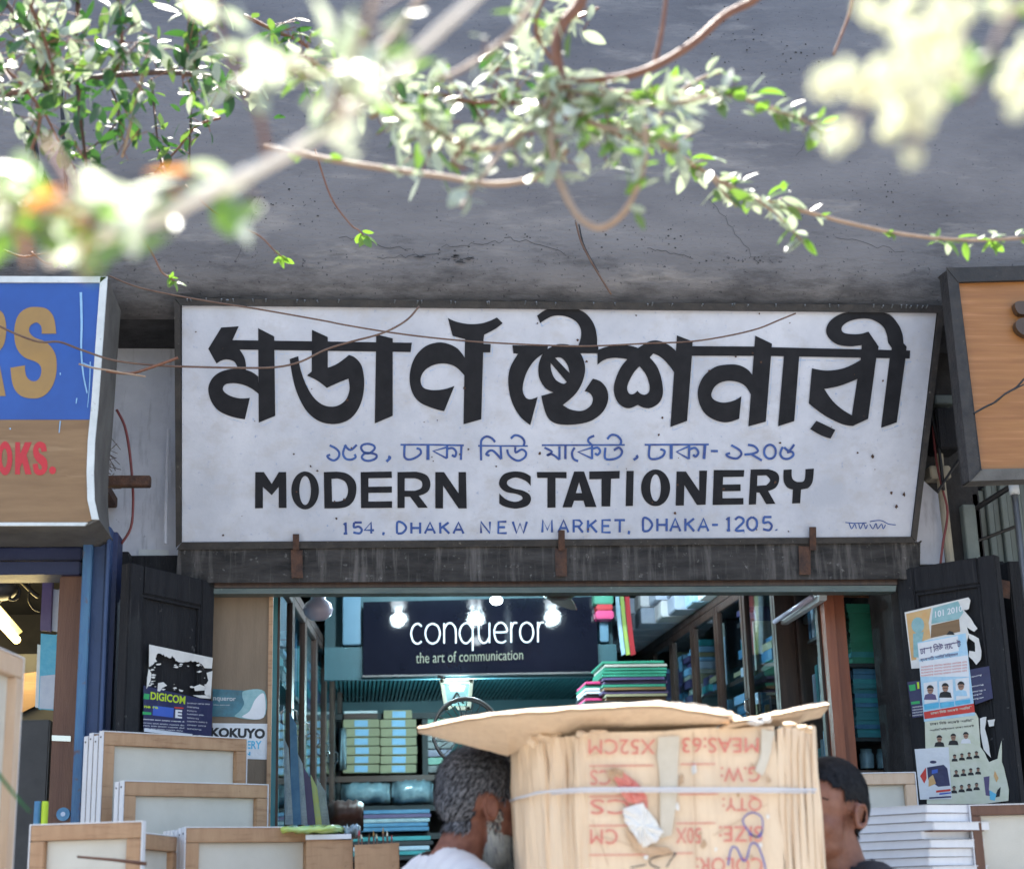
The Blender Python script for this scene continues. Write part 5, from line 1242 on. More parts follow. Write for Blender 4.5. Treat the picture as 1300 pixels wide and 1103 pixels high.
crb('top_rail', vq(1057.3, 1116, 742, 753.5), 5.835, .07, 'wood_red')
crb('bottom_rail', vq(1070.3, 1115.7, 978, 1150), 5.845, .30, 'wood_dark')
crb('back_panel', vq(1070, 1116, 754, 1150), 6.20, .02, 'shelf_dark')
for y in (842, 936): crb('shelf', vq(1070.5, 1115.5, y, y + 4), 5.90, .29, 'shelf_dark')
m = MB(); poly_px(m, vq(1070, 1116, 754, 978), YP(5.855), 0); m.build('pane', GLASS, cr)
rn = random.Random(6); y = 841
while y > 772:
    h = rn.uniform(4.5, 8); crb('boxed_stock', vq(1073 + rn.uniform(0, 3), 1112 + rn.uniform(-4, 2), y - h + .7, y), 5.93 + rn.uniform(0, .02), .2, 'book_green' if y < 815 or rn.random() < .6 else 'book_teal', .002); y -= h
y = 935
while y > 850:
    h = rn.uniform(5, 7); crb('boxed_stock', vq(1073 + rn.uniform(0, 2), 1114 + rn.uniform(-3, 1), y - h + .7, y), 5.93 + rn.uniform(0, .02), .2, rn.choice(['book_teal', 'book_teal', 'book_blue', 'ribbed_teal']), .002); y -= h
for x in (1082, 1103):
    m = MB(); c = at(xs_(x, 975), 975, 5.98); m.lathe(c, [(.026, 0), (.028, .05), (.022, .058), (.022, .07), (0, .071)], 14); m.build('jar', 'wrap_plastic', cr, smooth=True)
xs0 = at(1046, 800, 5.83).x
for (ya, yb, za, zb_) in ((5.885, 5.92, .3, 2.62), (6.18, 6.22, .3, 2.62), (5.921, 6.179, 2.585, 2.62), (5.921, 6.179, 1.5, 1.54)):
    m = MB(); m.box((xs0 - .004, ya, za), (xs0 + .018, yb, zb_)); m.build('side_frame', 'wood_dark', cr)
m = MB(); m.add([(xs0 + .004, 5.92, 1.54), (xs0 + .004, 6.18, 1.54), (xs0 + .004, 6.18, 2.585), (xs0 + .004, 5.92, 2.585)], [(0, 1, 2, 3)]); m.build('side_pane', GLASS2, cr)
for i, zz in enumerate((1.75, 2.0, 2.25)):
    m = MB(); m.box((xs0 + .03, 5.93, zz), (xs0 + .12, 6.17, zz + .012)); m.build('side_shelf', 'shelf_dark', cr)
    for j in range(5): m = MB(); m.box((xs0 + .035, 5.94 + j * .045, zz + .014), (xs0 + .11, 5.94 + j * .045 + .038, zz + .10 + .03 * ((j * 7 + i) % 4))); m.build('glass_jar', ['book_teal', 'ream_white', 'book_blue', 'wrap_plastic'][(i + j) % 4], cr, bevel=.003)

# counter inside with clutter (mostly hidden)
ct = thing('counter', (.4, 6.0, .16), 'dark wooden shop counter behind the stacked canvases', 'counter')
m = MB(); m.box((-.35, 5.95, .17), (1.2, 6.35, 1.38)); m.build('body', 'wood_dark', ct)
m = MB(); m.box((-.37, 5.93, 1.382), (1.22, 6.37, 1.41)); m.build('top', 'wood_red', ct, bevel=.004)

# ================================================================ LEFT NEIGHBOUR'S ROOM
tl = thing('tube_light', at(12, 783, 6.2), 'lit yellow tube light slanting across the room behind the large canvas', 'light fitting')
p0 = at(-25, 762, 5.9); p1 = at(21, 812, 6.5)
m = MB(); m.tube([p0, p1], .016, 10); m.build('tube', 'tube_yellow', tl, smooth=True)
m = MB(); o_ = Vector((.0, 0, .035)); m.tube([p0 + o_, p1 + o_], .022, 4); m.build('batten', 'print_cream', tl)
ld = bpy.data.lights.new('tube_light_glow', 'POINT'); ld.energy = 4.5; ld.color = (1, .78, .36); ld.shadow_soft_size = .2
lo_ = bpy.data.objects.new('tube_light_glow', ld); COL.objects.link(lo_); lo_.parent = tl; lo_.location = (0, 0, -.1)
nf = thing('wall_fan', at(5, 748, 5.9), 'black fan motor with a wire loop near the top left corner of the neighbouring room', 'fan')
c = at(2, 748, 5.9); m = MB(); m.ell(c, (.055, .06, .04)); m.build('motor', 'book_black', nf, smooth=True)
c2 = at(17, 752, 5.9); m = MB(); m.tube([(c2.x + .022 * math.cos(a), c2.y, c2.z + .026 * math.sin(a)) for a in [k / 16 * math.tau for k in range(17)]], .006, 6, cap=False); m.build('ring', 'cable_black', nf, smooth=True)
m = MB(); m.slab([at(-25, 770, 5.95), at(4, 752, 5.93), at(6, 758, 5.93), at(-20, 790, 5.95)], (0, .004, 0)); m.build('blade', 'book_black', nf)
wire('electric_cable', [(22, 733), (32, 742), (42, 752), (49, 757)], 6.0, .009, 'cable_black', 'thick black cable under the blue shutter housing', 'cable')
wire('electric_cable', [(34, 733), (38, 745), (36, 760), (42, 772), (51, 776)], 6.0, .004, 'cable_black', 'looping thin black cable under the blue shutter housing', 'cable')
def packet(x0, y0, x1, y1, Y, mt, label, mt2=None, ysplit=None, lean=3):
    r = thing('hanging_packet', at(x0, y0, Y), label, 'packet')
    m = MB(); slab_px(m, [(x0, y0), (x1, y0 + 1), (x1 - lean, y1), (x0 - lean, y1 - 1)], YP(Y), 0, .02); m.build('wrapper', mt, r, bevel=.003)
    if mt2: m = MB(); poly_px(m, [(x0 - lean * .5, ysplit), (x1 - lean * .5, ysplit - 2), (x1 - lean, y1), (x0 - lean, y1 - 1)], YP(Y), .003); m.build('wrapper_panel', mt2, r)
packet(55, 738, 66, 800, 5.7, 'book_purple', 'purple patterned packet hanging beside the brown post')
packet(66, 748, 75, 800, 5.72, 'ream_white', 'white packet with grey print hanging beside the brown post')
packet(53, 805, 72, 900, 5.7, 'print_cyan', 'blue and white packet hanging beside the brown post below the purple one', 'ream_white', 858)
packet(48, 818, 54, 898, 5.74, 'paper', 'narrow white packet behind the blue and white one')
rb = random.Random(5)
for i in range(7):
    x_ = 8 + i * 7; y_ = 828 + rb.uniform(-8, 8); Y_ = 6.9; a = at(x_, 912, Y_); b = at(x_ + 6, y_, Y_)
    m = MB(); m.box((a.x, Y_, a.z), (b.x, Y_ + .2, b.z)); tag(m.build('file_box', ('shelf_brown', 'book_black', 'rust', 'book_black', 'wood_dark', 'shelf_brown', 'book_blue')[i], origin=a, bevel=.003), ('leftmost', 'second', 'third', 'fourth', 'fifth', 'sixth', 'rightmost')[i] + ' dark file box on the rear shelf of the neighbouring room', 'file box')
nc = thing('side_counter', at(30, 930, 5.8), 'dark counter in the neighbouring room behind the large canvas', 'counter')
a = at(-60, 915, 5.75); b = at(64, 912, 5.75); m = MB(); m.box((a.x, 5.75, .16), (b.x, 6.3, a.z)); m.build('body', 'book_black', nc, bevel=.005)
m = MB(); m.box((a.x, 6.45, .16), (b.x - .1, 6.6, at(30, 830, 6.45).z)); m.build('back_rack', 'shelf_dark', nc)
m = MB(); slab_px(m, [(27, 855), (50, 852), (50, 893), (26, 905)], YP(6.42), 0, .02); m.build('yellow_box', 'vinyl_wood', nc)
for (x0, y0, x1, y1, mt_, lb) in ((52, 1018, 60, 1046, 'print_yellowgreen', 'yellow-green marker tin left of the white canvas edges'), (42, 1012, 51, 1046, 'book_blue', 'dark blue tin left of the yellow-green one')):
    m = MB(); a = at((x0 + x1) / 2, y1, 5.0); m.lathe(a, [(0, 0), (.010, 0), (.010, .06), (.009, .066), (0, .066)], 12); tag(m.build('tin', mt_, origin=a, smooth=False), lb, 'tin')
m = MB(); c = at(80, 1033, 5.22); rr_ = 8 * mpp(5.22); m.lathe(c, [(0, 0), (rr_, 0), (rr_, .02), (0, .02)], 20, axis='Y', mi=0); m.lathe(c + Vector((0, -.001, 0)), [(0, 0), (rr_ * .35, 0)], 14, axis='Y', mi=1); tag(m.build('tape_roll', ['book_blue', 'ream_white'], origin=c), 'round dark blue tape roll with a pale centre beside the brown post', 'tape roll')

# ================================================================ CANVASES
def make_canvas(w, h, mt='pine', bar=.042, th=.022):
    r = bpy.data.objects.new('stretched_canvas', None); COL.objects.link(r); r.empty_display_size = .1
    def bx(nm, a, b, mt_, bv=.002): m = MB(); m.box(a, b); return m.build(nm, mt_, r, bevel=bv, local=True)
    bx('top_bar', (.003, 0, h - bar), (w - .003, th - .002, h - .003), mt); bx('bottom_bar', (.003, 0, .003), (w - .003, th - .002, bar), mt)
    bx('side_bar', (.003, -.0006, bar + .001), (bar, th - .003, h - bar - .001), mt); bx('side_bar', (w - bar, -.0006, bar + .001), (w - .003, th - .003, h - bar - .001), mt)
    bx('canvas_back', (bar + .001, th - .006, bar + .001), (w - bar - .001, th - .004, h - bar - .001), 'canvas_back', 0)
    m = MB()    # white wrapped canvas: front sheet and the four turned edges
    m.box((0, th - .0015, 0), (w, th, h)); m.box((0, -.0012, 0), (.0028, th - .0017, h)); m.box((w - .0028, -.0012, 0), (w, th - .0017, h)); m.box((.003, -.0012, h - .0028), (w - .003, th - .0017, h)); m.box((.003, -.0012, 0), (w - .003, th - .0017, .0028))
    m.build('canvas_cover', 'canvas_white', r, local=True)
    m = MB()
    for z in (h - .018, h - .3): m.ell((-.001, th * .5, z), (.0015, .003, .003), seg=8, rings=6)
    m.build('nail_heads', 'nail', r, local=True, kind='stuff')
    return r
ORD = ['frontmost', 'second', 'third', 'fourth', 'fifth', 'sixth', 'seventh']
def canvas_stack(px, py, Y, w, h, ang, n, where, step=.028, mt='pine', lean=0, flip=1, vary=0):
    p = at(px, py, Y); first = make_canvas(w, h, mt)
    for i in range(n):
        o = first if i == 0 else copy_tree(first)
        d = Vector((-math.sin(ang), math.cos(ang), 0)) * step * i
        o.location = (p.x + d.x, p.y + d.y, p.z - h - random.uniform(0, vary) * (i > 0)); o.rotation_euler = (lean, 0, ang)
        tag(o, f'{ORD[i]} blank canvas {where}', 'canvas', 'blank canvases ' + where)
    return first
random.seed(8)
canvas_stack(131, 927, 5.05, .52, .80, R(38), 4, 'in the topmost stack at the left below the blue-capital poster', .030, vary=.012)
canvas_stack(157, 990, 4.84, .49, .74, R(36), 2, 'in the middle stack of wood-backed canvases at the left', .030, vary=.008)
canvas_stack(235, 1049, 4.62, .40, .74, R(26), 6, 'in the lowest stack of wood-backed canvases at the left', .030, vary=.01)
# low table carrying the left stacks
tb = thing('display_table', (-.7, 4.9, .14), 'low timber display table under the stacked canvases at the left', 'table')
zt0 = at(157, 990, 4.84).z - .745
m = MB(); m.box((-1.75, 4.35, .92), (-.16, 5.19, .95)); m.build('table_top', 'plywood', tb)
for x in (-1.7, -.22):
    for y in (4.4, 5.13): m = MB(); m.box((x, y, .141), (x + .05, y + .05, .919)); m.build('leg', 'plywood', tb)
f4 = canvas_stack(38, 1046, 4.35, .30, .6, R(-14), 1, 'lying low at the left with its plain wooden back toward the street', .028, 'pine')
# its neighbours show white edges at the right
p = at(150, 1052, 4.33); first = make_canvas(.34, .6)
for i in range(3):
    o = first if i == 0 else copy_tree(first)
    a = R(80); o.location = (p.x + i * .028, p.y, p.z - .6 - .004 * i); o.rotation_euler = (0, 0, a)
    tag(o, f'{ORD[i]} white canvas edge beside the brown stick at the lower left', 'canvas', 'canvases seen edge on beside the brown stick')
m = MB(); m.tube([at(98, 1087, 4.2), at(145, 1091, 4.2), at(186, 1096, 4.2)], [.003, .004, .005], 8); tag(m.build('brown_stick', 'wood_brown', origin=at(145, 1091, 4.2), smooth=True), 'thin brown stick across the low canvases at the left', 'stick')
# large canvas at the left edge
a = R(83); p = at(31, 835, 3.92) - Vector((math.cos(a), math.sin(a), 0)) * .50; o = make_canvas(.50, 1.0, 'pine_pale', .05, .026); o.rotation_euler = (0, 0, a)
o.location = (p.x, p.y, p.z - 1.0); tag(o, 'large canvas with a pale wooden back standing at the left edge', 'canvas')
# right edge canvas and the one behind the young man
p = at(1230, 1021, 4.5); o = make_canvas(.62, .70, 'wood_brown', .030); o.location = (p.x, p.y, p.z - .70); o.rotation_euler = (0, 0, R(-4)); tag(o, 'brown framed canvas at the lower right edge', 'canvas')
p = at(1060, 981, 5.12); o = make_canvas(.265, .70, 'pine_pale', .038); o.location = (p.x, p.y, p.z - .70); o.rotation_euler = (0, 0, R(2)); tag(o, 'pale canvas standing behind the young man in black', 'canvas')
# flat pile of white boards at the right
rw = random.Random(3)
for i in range(10):
    y = 1021 + i * 11.2; c = at(1177 + rw.uniform(-1.5, 1.5), y, 4.45); h = 9.6 * mpp(4.45)
    a = R(38); u1 = Vector((-math.cos(R(48)), math.sin(R(48)), 0)); u2 = Vector((math.cos(R(22)), math.sin(R(22)), 0)); k_j = rw.uniform(-.02, .02)
    c = c + u1 * k_j; A_ = c; B_ = c + u1 * .46; D_ = c + u2 * .26; C_ = B_ + u2 * .26
    lb = 'topmost' if i == 0 else f'{ORD[i]} from the top' if i < 7 else None
    if lb is None: lb = ('eighth', 'ninth', 'tenth')[i - 7] + ' from the top'
    r = thing('white_board', c, f'flat white canvas board, {lb} of the pile beside the right door', 'board', 'flat white canvas boards piled beside the right door')
    m = MB(); m.slab([A_ - Vector((0, 0, h)), D_ - Vector((0, 0, h)), C_ - Vector((0, 0, h)), B_ - Vector((0, 0, h))], (0, 0, h)); m.build('canvas_cover', 'canvas_white', r, bevel=.002)
    s_ = lambda p_, k_: c + (p_ - c) * k_
    cc = (A_ + C_) / 2; q_ = [cc + (v - cc) * .97 - Vector((0, 0, h + .0045)) for v in (A_, D_, C_, B_)]
    m = MB(); m.slab(q_, (0, 0, .004)); m.build('backing', 'wood_brown', r)
zb_ = at(1177, 1021 + 9 * 11.2, 4.45).z - .03
m = MB(); m.box((c.x - .5, 4.4, .141), (c.x + .42, 5.0, zb_)); tag(m.build('packing_crate', 'plywood', origin=(c.x, 4.6, .14), bevel=.005), 'plywood crate carrying the flat white boards at the right', 'crate')

# small pine boxes at the bottom
r = thing('pine_box', at(420, 1103, 4.75), 'pine box with white paper on top beside the lowest canvases', 'box')
m = MB(); slab_px(m, [(390, 1066), (447, 1066), (447, 1160), (390, 1160)], YP(4.75), 0, .25); m.build('body', 'pine', r, bevel=.003)
m = MB(); a = at(388, 1065.5, 4.74); b = at(446, 1058, 4.74); m.box((a.x, 4.74, a.z), (b.x, 5.0, b.z)); m.build('paper_lid', 'paper', r)
a = at(342, 1058, 4.72); b = at(436, 1047, 4.72)
lump('plastic_packet', 345, 1045, 437, 1059, 4.72, .2, 'packet_yellow', 'shiny yellow-green plastic packet lying on the pine box', 'packet', wob=.004)
lump('plastic_packet', 436, 1046, 458, 1062, 4.76, .12, 'wrap_plastic', 'crumpled clear plastic beside the yellow-green packet', 'packet', wob=.008)
r = thing('pine_box', at(480, 1103, 4.6), 'open pine box of brushes beside the bearded man', 'box')
m = MB(); slab_px(m, [(451, 1073), (506, 1070), (507, 1160), (452, 1160)], YP(4.6), 0, .012); m.build('panel', 'pine', r, bevel=.002); m = MB(); slab_px(m, [(451, 1073), (506, 1070), (507, 1160), (452, 1160)], YP(4.75), 0, .012); m.build('panel', 'pine', r, bevel=.002)
random.seed(14)
for k in range(9):
    x = 456 + k * 5.2 + random.uniform(-1.5, 1.5); p = at(x, 1078, 4.66); h = random.uniform(.03, .055)
    q_ = Vector((random.uniform(-.008, .008), random.uniform(-.01, .01), h))
    b_ = thing('paint_brush', p, 'thin brush handle standing in the open pine box', 'brush', 'brushes standing in the open pine box')
    m = MB(); m.tube([p - Vector((0, 0, .1)), p + q_ * .8], .0028, 6); m.build('handle', 'wood_brown', b_, smooth=True)
    m = MB(); m.tube([p + q_ * .8, p + q_ * 1.1], [.0032, .001], 6); m.build('tip', random.choice(['vinyl_gold', 'rust', 'vinyl_red', 'print_cream']), b_)
# glossy sheets leaning on the left cabinet
random.seed(17)
for k, (x0, x1, y0, y1, mt_) in enumerate(((360, 366, 935, 1046, 'wrap_plastic'), (368, 376, 905, 1046, 'book_blue'), (377, 384, 955, 1046, 'wrap_plastic'), (386, 394, 975, 1046, 'book_purple'), (395, 402, 985, 1046, 'packet_yellow'), (403, 412, 990, 1046, 'wrap_plastic'))):
    m = MB(); slab_px(m, [(x0, y0), (x1, y0 + 14), (x1 + 6, y1), (x0 + 2, y1)], YP(6.1 + k * .09), 0, .012)
    tag(m.build('wrapped_sheets', mt_, origin=at(x0, y1, 6.1 + k * .09), bevel=.003), ('clear', 'blue', 'crinkled clear', 'purple', 'yellow', 'rightmost clear')[k] + ' wrapped sheet bundle leaning on the dark left cabinet', 'wrapped sheets')
r = lump('brown_sack', 415, 1012, 462, 1050, 6.5, .3, 'shelf_brown', 'brown sack slumped behind the pine box', 'sack', wob=.006)
# glass edge by the plywood board, its blue reflection painted as base colour
gp = thing('glass_edge', at(347, 900, 5.7), 'narrow glass edge with a blue reflection painted on, at the left of the opening', 'glazing')
m = MB(); slab_px(m, [(347, 754), (353, 754), (349, 1060), (343, 1060)], YP(5.72), 0, .008); m.build('pane', 'ribbed_teal', gp)
m = MB(); slab_px(m, [(353.3, 754), (356, 754), (352, 1060), (349.3, 1060)], YP(5.715), 0, .02); m.build('edge_strip', 'wood_dark', gp)
# ================================================================ CARDBOARD BUNDLE
cb = thing('cardboard_bundle', at(850, 1103, 3.6), 'big upright bundle of used cardboard cartons tied with white string between the two men', 'cardboard')
cb.location.z = .14
ZB = .145
def sheet(name, plan, ytop, mt='cardboard', th=.006, rag=2.0, seed=0, parent=cb, lean=0):
    """plan: (px, Y) polyline at height ytop (number or list); straight down to the ground; lean pulls the foot in"""
    rnd = random.Random(seed); m = MB(); n = len(plan); pts = []
    sub = []
    for i in range(n - 1):
        for k in range(4):
            t = k / 4; sub.append((plan[i][0] + (plan[i + 1][0] - plan[i][0]) * t, plan[i][1] + (plan[i + 1][1] - plan[i][1]) * t, i + t))
    sub.append((*plan[-1], n - 1)); N_ = len(sub)
    yt = ytop if isinstance(ytop, (list, tuple)) else [ytop] * n
    top = []
    for x, Y, i in sub:
        a = min(int(i), n - 2); t = i - a; y = yt[a] + (yt[a + 1] - yt[a]) * t + rnd.uniform(-rag, rag) * .5
        top.append(at(x, y, Y))
    rows = 7; zs_ = [0, .04, .12, .22, .38, .8, 1.0]
    for j in range(rows):
        for i, p in enumerate(top):
            z = p.z - (p.z - ZB) * zs_[j]; w_ = .004 * math.sin(j * 2.1 + i * 1.3 + seed)
            m.v.append(Vector((p.x + lean * zs_[j] + w_, p.y + w_, z)))
    k = len(m.v); back = Vector((0, th, 0)); m.v += [v + back for v in m.v[:k]]
    for j in range(rows - 1):
        for i in range(N_ - 1):
            q_ = j * N_ + i; m.f += [(q_, q_ + N_, q_ + N_ + 1, q_ + 1), (q_ + k, q_ + 1 + k, q_ + N_ + 1 + k, q_ + N_ + k)]; m.mi += [0, 0]
    for i in range(N_ - 1): m.f.append((i, i + 1, i + 1 + k, i + k)); m.mi.append(1)
    for j in range(rows - 1):
        q_ = j * N_; m.f.append((q_, q_ + k, q_ + N_ + k, q_ + N_)); m.mi.append(1); q_ = j * N_ + N_ - 1; m.f.append((q_, q_ + N_, q_ + N_ + k, q_ + k)); m.mi.append(1)
    return m.build(name, [mt, 'cardboard_edge'], parent)
YF = 3.60
sheet('carton_sheet', [(728, YF + .01), (745, YF), (880, YF - .004), (984, YF)], [938, 930, 926, 921], rag=3, seed=1)
# left: sheets curling back
sheet('carton_sheet', [(648, 3.96), (653, 3.86), (664, 3.775), (688, 3.705), (694, 3.70)], [966, 953, 944, 940, 942], rag=2, seed=2, lean=.020)
sheet('carton_sheet', [(690, 3.712), (702, 3.675), (718, 3.655), (722, 3.66)], [936, 936, 934, 936], rag=3, seed=4, lean=.006)
sheet('carton_sheet', [(719, 3.652), (726, 3.632), (746, 3.612)], [934, 933, 932], rag=3, seed=5)
for i in range(5):
    x = 984.5 + i * 10; rn_ = random.Random(i)
    sheet('carton_sheet', [(x, YF + .002 + i * .018), (x + 8.2, YF + .006 + i * .018), (x + 10.4, YF + .03 + i * .018)], [921 + rn_.uniform(-1, 4), 921 + rn_.uniform(-2, 3), 924], rag=2.5, seed=20 + i)
# solid middle of the bundle
m = MB(); q_ = [at(x, 935, Y) for x, Y in ((735, 3.67), (980, 3.64), (1030, 3.76), (1028, 4.02), (665, 4.02), (668, 3.86))]
m.slab([Vector((p.x, p.y, ZB)) for p in q_], (0, 0, q_[0].z - .02 - ZB)); m.build('inner_sheets', 'cardboard', cb)
FP = Plane(at(850, 1000, YF - .0075), (0, -1, 0))
def upside(m, s_, x0, y0, x1, y1, off=.0012, bold=.0): text_px(m, s_, None, FP, off, bold, rot180=True, quad=((x0, y0), (x1, y0 + .01 * 0), (x1, y1), (x0, y1)))
def pr(s_, *a, mt='carton_red', **k):
    m = MB(); upside(m, s_, *a, **k); m.build('printed_text', mt, cb, kind=None)
pr('X52CM', 747, 938, 832, 957); pr('MEAS:63', 866, 936, 963, 955)
pr('CS', 749, 977, 776, 996); pr('G.W:', 915, 973, 965, 992)
pr('1 PCS', 749, 1014, 852, 1033); pr('QTY:', 917, 1009, 967, 1029)
pr('CM', 749, 1052, 784, 1071); pr('50X', 858, 1050, 890, 1070); pr('SIZE:', 913, 1048, 968, 1068)
pr('COLOR:', 884, 1088, 968, 1108)
for (x0, x1, y) in ((748, 830, 971), (864, 908, 969), (748, 800, 1010), (862, 912, 1007), (748, 815, 1047), (858, 908, 1044), (748, 832, 1084), (845, 880, 1082)):
    m = MB(); poly_px(m, [(x0, y), (x1, y - .5), (x1, y + .9), (x0, y + 1.4)], FP, .001); m.build('printed_rule', 'carton_red', cb)
m = MB(); stroke(m, [(968, 1053), (960, 1062), (948, 1052), (943, 1040), (953, 1031), (966, 1036), (968, 1050), (964, 1062), (950, 1058)], 1.7, FP, .002); m.build('pen_scribble', 'ballpoint_blue', cb)
m = MB(); stroke(m, [(924, 1098), (928, 1077), (935, 1076), (943, 1092), (948, 1088), (953, 1071), (961, 1072), (968, 1088), (972, 1104)], 2.0, FP, .0022); m.build('pen_scribble', 'ballpoint_blue', cb)
m = MB(); stroke(m, [(858, 1082), (838, 1086), (826, 1090), (826, 1097), (838, 1102)], 1.8, FP, .002); m.build('pen_scribble', 'marker_black', cb)
m = MB(); stroke(m, [(800, 1101), (820, 1097)], 1.6, FP, .002); m.build('pen_scribble', 'marker_black', cb)
m = MB(); stroke(m, [(846, 1100), (852, 1090), (858, 1083)], 1.6, FP, .0024); m.build('pen_scribble', 'marker_black', cb)
random.seed(61)
for i in range(16):
    x, y = random.uniform(742, 980), random.uniform(935, 1095); m = MB(); rr_ = random.uniform(1.5, 5)
    poly_px(m, [(x + math.cos(a) * rr_ * random.uniform(.4, 1.1), y + math.sin(a) * rr_ * random.uniform(.5, 2.0)) for a in [k / 9 * math.tau for k in range(9)]], FP, .0006 + i * .00002); m.build('scuff', 'cardboard_edge' if i % 3 else 'paper_torn', cb)
for (x0, y0, x1, y1) in ((752, 1040, 772, 1098), (880, 930, 884, 1100), (820, 1078, 760, 1060), (905, 1060, 975, 1020), (745, 960, 770, 952)):
    m = MB(); stroke(m, jag([(x0, y0), (x1, y1)], .7, 8), .9, FP, .0009, False); m.build('crease', 'cardboard_edge', cb)
# parcel tape and torn label
m = MB(); slab_px(m, jag([(836, 936), (862, 934), (860, 1000), (852, 1060), (838, 1064), (838, 1000), (834, 960)], .8, 2), FP, .0022, .0006); m.build('tape', 'tape_clear', cb)
m = MB(); slab_px(m, jag([(966, 925), (984, 928), (978, 955), (968, 985), (958, 978), (966, 955)], 1.0, 2), FP, .0024, .0006); m.build('tape', 'tape_clear', cb)
random.seed(44)
def crumple(nm, pts, mt, lift):
    c = (sum(p[0] for p in pts) / len(pts), sum(p[1] for p in pts) / len(pts)); m = MB(); ring_ = jag(pts + [pts[0]], 1.0, 3)[:-1]; n = len(ring_)
    vs = [FP.pt(*p, .003 + random.uniform(0, lift * .8)) for p in ring_] + [FP.pt(c[0] + (p[0] - c[0]) * .5, c[1] + (p[1] - c[1]) * .5, .003 + random.uniform(.2, 1) * lift) for p in ring_] + [FP.pt(*c, lift)]
    f = [(i, (i + 1) % n, n + (i + 1) % n, n + i) for i in range(n)] + [(n + i, n + (i + 1) % n, 2 * n) for i in range(n)]
    m.add(vs, f); return m.build(nm, mt, cb)
crumple('torn_label', [(790, 1026), (815, 1020), (828, 1036), (842, 1056), (832, 1068), (815, 1076), (803, 1058), (792, 1042)], 'paper_torn', .014)
crumple('torn_label', [(776, 985), (790, 980), (806, 990), (822, 1012), (812, 1022), (796, 1018), (786, 1002)], 'carton_red', .010)
crumple('torn_label', [(768, 978), (780, 974), (792, 978), (788, 990), (776, 992)], 'cardboard_edge', .010)
crumple('torn_patch', [(792, 1052), (806, 1066), (818, 1078), (846, 1074), (856, 1082), (830, 1086), (806, 1080)], 'cardboard_edge', .004)
# crumpled torn tops
for i, (x, y, w_, h_) in enumerate(((676, 942, 14, 12), (690, 936, 16, 10), (706, 938, 16, 18), (722, 932, 18, 8), (738, 932, 14, 7), (760, 929, 22, 4), (1000, 920, 16, 6), (1016, 924, 14, 8), (1026, 926, 10, 10), (958, 917, 18, 8), (972, 914, 14, 8))):
    P_ = YP(3.70 - (x > 735) * .11); rn_ = random.Random(i + 50)
    pts = [(x + math.cos(a) * w_ * .6 * rn_.uniform(.7, 1.2), y + math.sin(a) * h_ * .6 * rn_.uniform(.7, 1.2)) for a in [k / 8 * math.tau for k in range(8)]]
    m = MB(); vs = [P_.pt(*p, rn_.uniform(0, .02)) for p in pts] + [P_.pt(x, y, .03)]
    m.add(vs, [(k, (k + 1) % 8, 8) for k in range(8)]); m.build('torn_flap_edge', 'paper_torn' if x in (958, 972) else 'cardboard', cb)
# string
m = MB(); pts = [(649, 1016, 3.94), (656, 1013, 3.815), (668, 1010, 3.745), (682, 1006, 3.705), (700, 1004, 3.662), (722, 1002, 3.625), (745, 1001, 3.588), (800, 1000.5, 3.583), (880, 1001, 3.583), (950, 1001, 3.585), (985, 1001.5, 3.587), (1010, 1002, 3.63), (1038, 1002, 3.69)]
m.tube([at(x, y, Y - .006) for x, y, Y in pts] + [at(1036, 1001, 3.8), at(1034, 1000, 4.03), at(660, 1010, 4.03), at(648, 1016, 3.95)], .0032, 6); m.build('string', 'string_white', cb, smooth=True)
m = MB(); m.tube([at(x, y + 3.5, Y - .006) for x, y, Y in pts[4:]], .0022, 5); m.build('string', 'string_white', cb, smooth=True)
# top flaps: warped sheets. rows of (px,py,Y), far -> fold -> front lip
def flap(rows, mt, label=None, th=.005):
    m = MB(); R_, C_ = len(rows), len(rows[0]); rs = []
    for r_ in rows:
        p = [Vector(at(*q_)) for q_ in r_]; o = []
        for i in range(len(p) - 1):
            for k in range(5): o.append(p[i].lerp(p[i + 1], k / 5) + Vector((random.gauss(0, .001), random.gauss(0, .003), random.gauss(0, .0009))))
        o.append(p[-1]); rs.append(o)
    n = len(rs[0]); 
    for r_ in rs: m.v += r_
    k = len(m.v); m.v += [v + Vector((0, th * .4, -th)) for v in m.v[:k]]
    for j in range(R_ - 1):
        for i in range(n - 1): q_ = j * n + i; m.f += [(q_, q_ + n, q_ + n + 1, q_ + 1), (q_ + k, q_ + 1 + k, q_ + n + 1 + k, q_ + n + k)]; m.mi += [0, 0]
    for i in range(n - 1): m.f += [(i, i + 1, i + 1 + k, i + k), ((R_ - 1) * n + i, (R_ - 1) * n + i + k, (R_ - 1) * n + i + 1 + k, (R_ - 1) * n + i + 1)]; m.mi += [1, 1]
    for j in range(R_ - 1): m.f += [(j * n, j * n + k, (j + 1) * n + k, (j + 1) * n), (j * n + n - 1, (j + 1) * n + n - 1, (j + 1) * n + n - 1 + k, j * n + n - 1 + k)]; m.mi += [1, 1]
    return m.build('top_flap', [mt, 'cardboard_edge'], cb, label=label)
flap([[(531, 922, 3.92), (590, 908, 3.98), (660, 899, 4.02), (740, 894, 4.05), (835, 888, 4.05), (860, 892, 3.98)],
      [(529, 924.5, 3.80), (592, 912.5, 3.66), (650, 904.5, 3.58), (740, 899, 3.53), (835, 894, 3.52), (926, 908.5, 3.54)],
      [(532, 928, 3.86), (585, 941, 3.84), (645, 957, 3.86), (690, 932, 3.70), (770, 922, 3.64), (926, 915, 3.60)]], 'cardboard', 'long bent flap jutting out to the left over the bearded man')
flap([[(835, 889, 4.04), (880, 892, 4.0), (920, 898, 3.96), (942, 910, 3.9)], [(838, 895, 3.9), (880, 898, 3.86), (915, 903, 3.8), (934, 914, 3.7)]], 'cardboard')
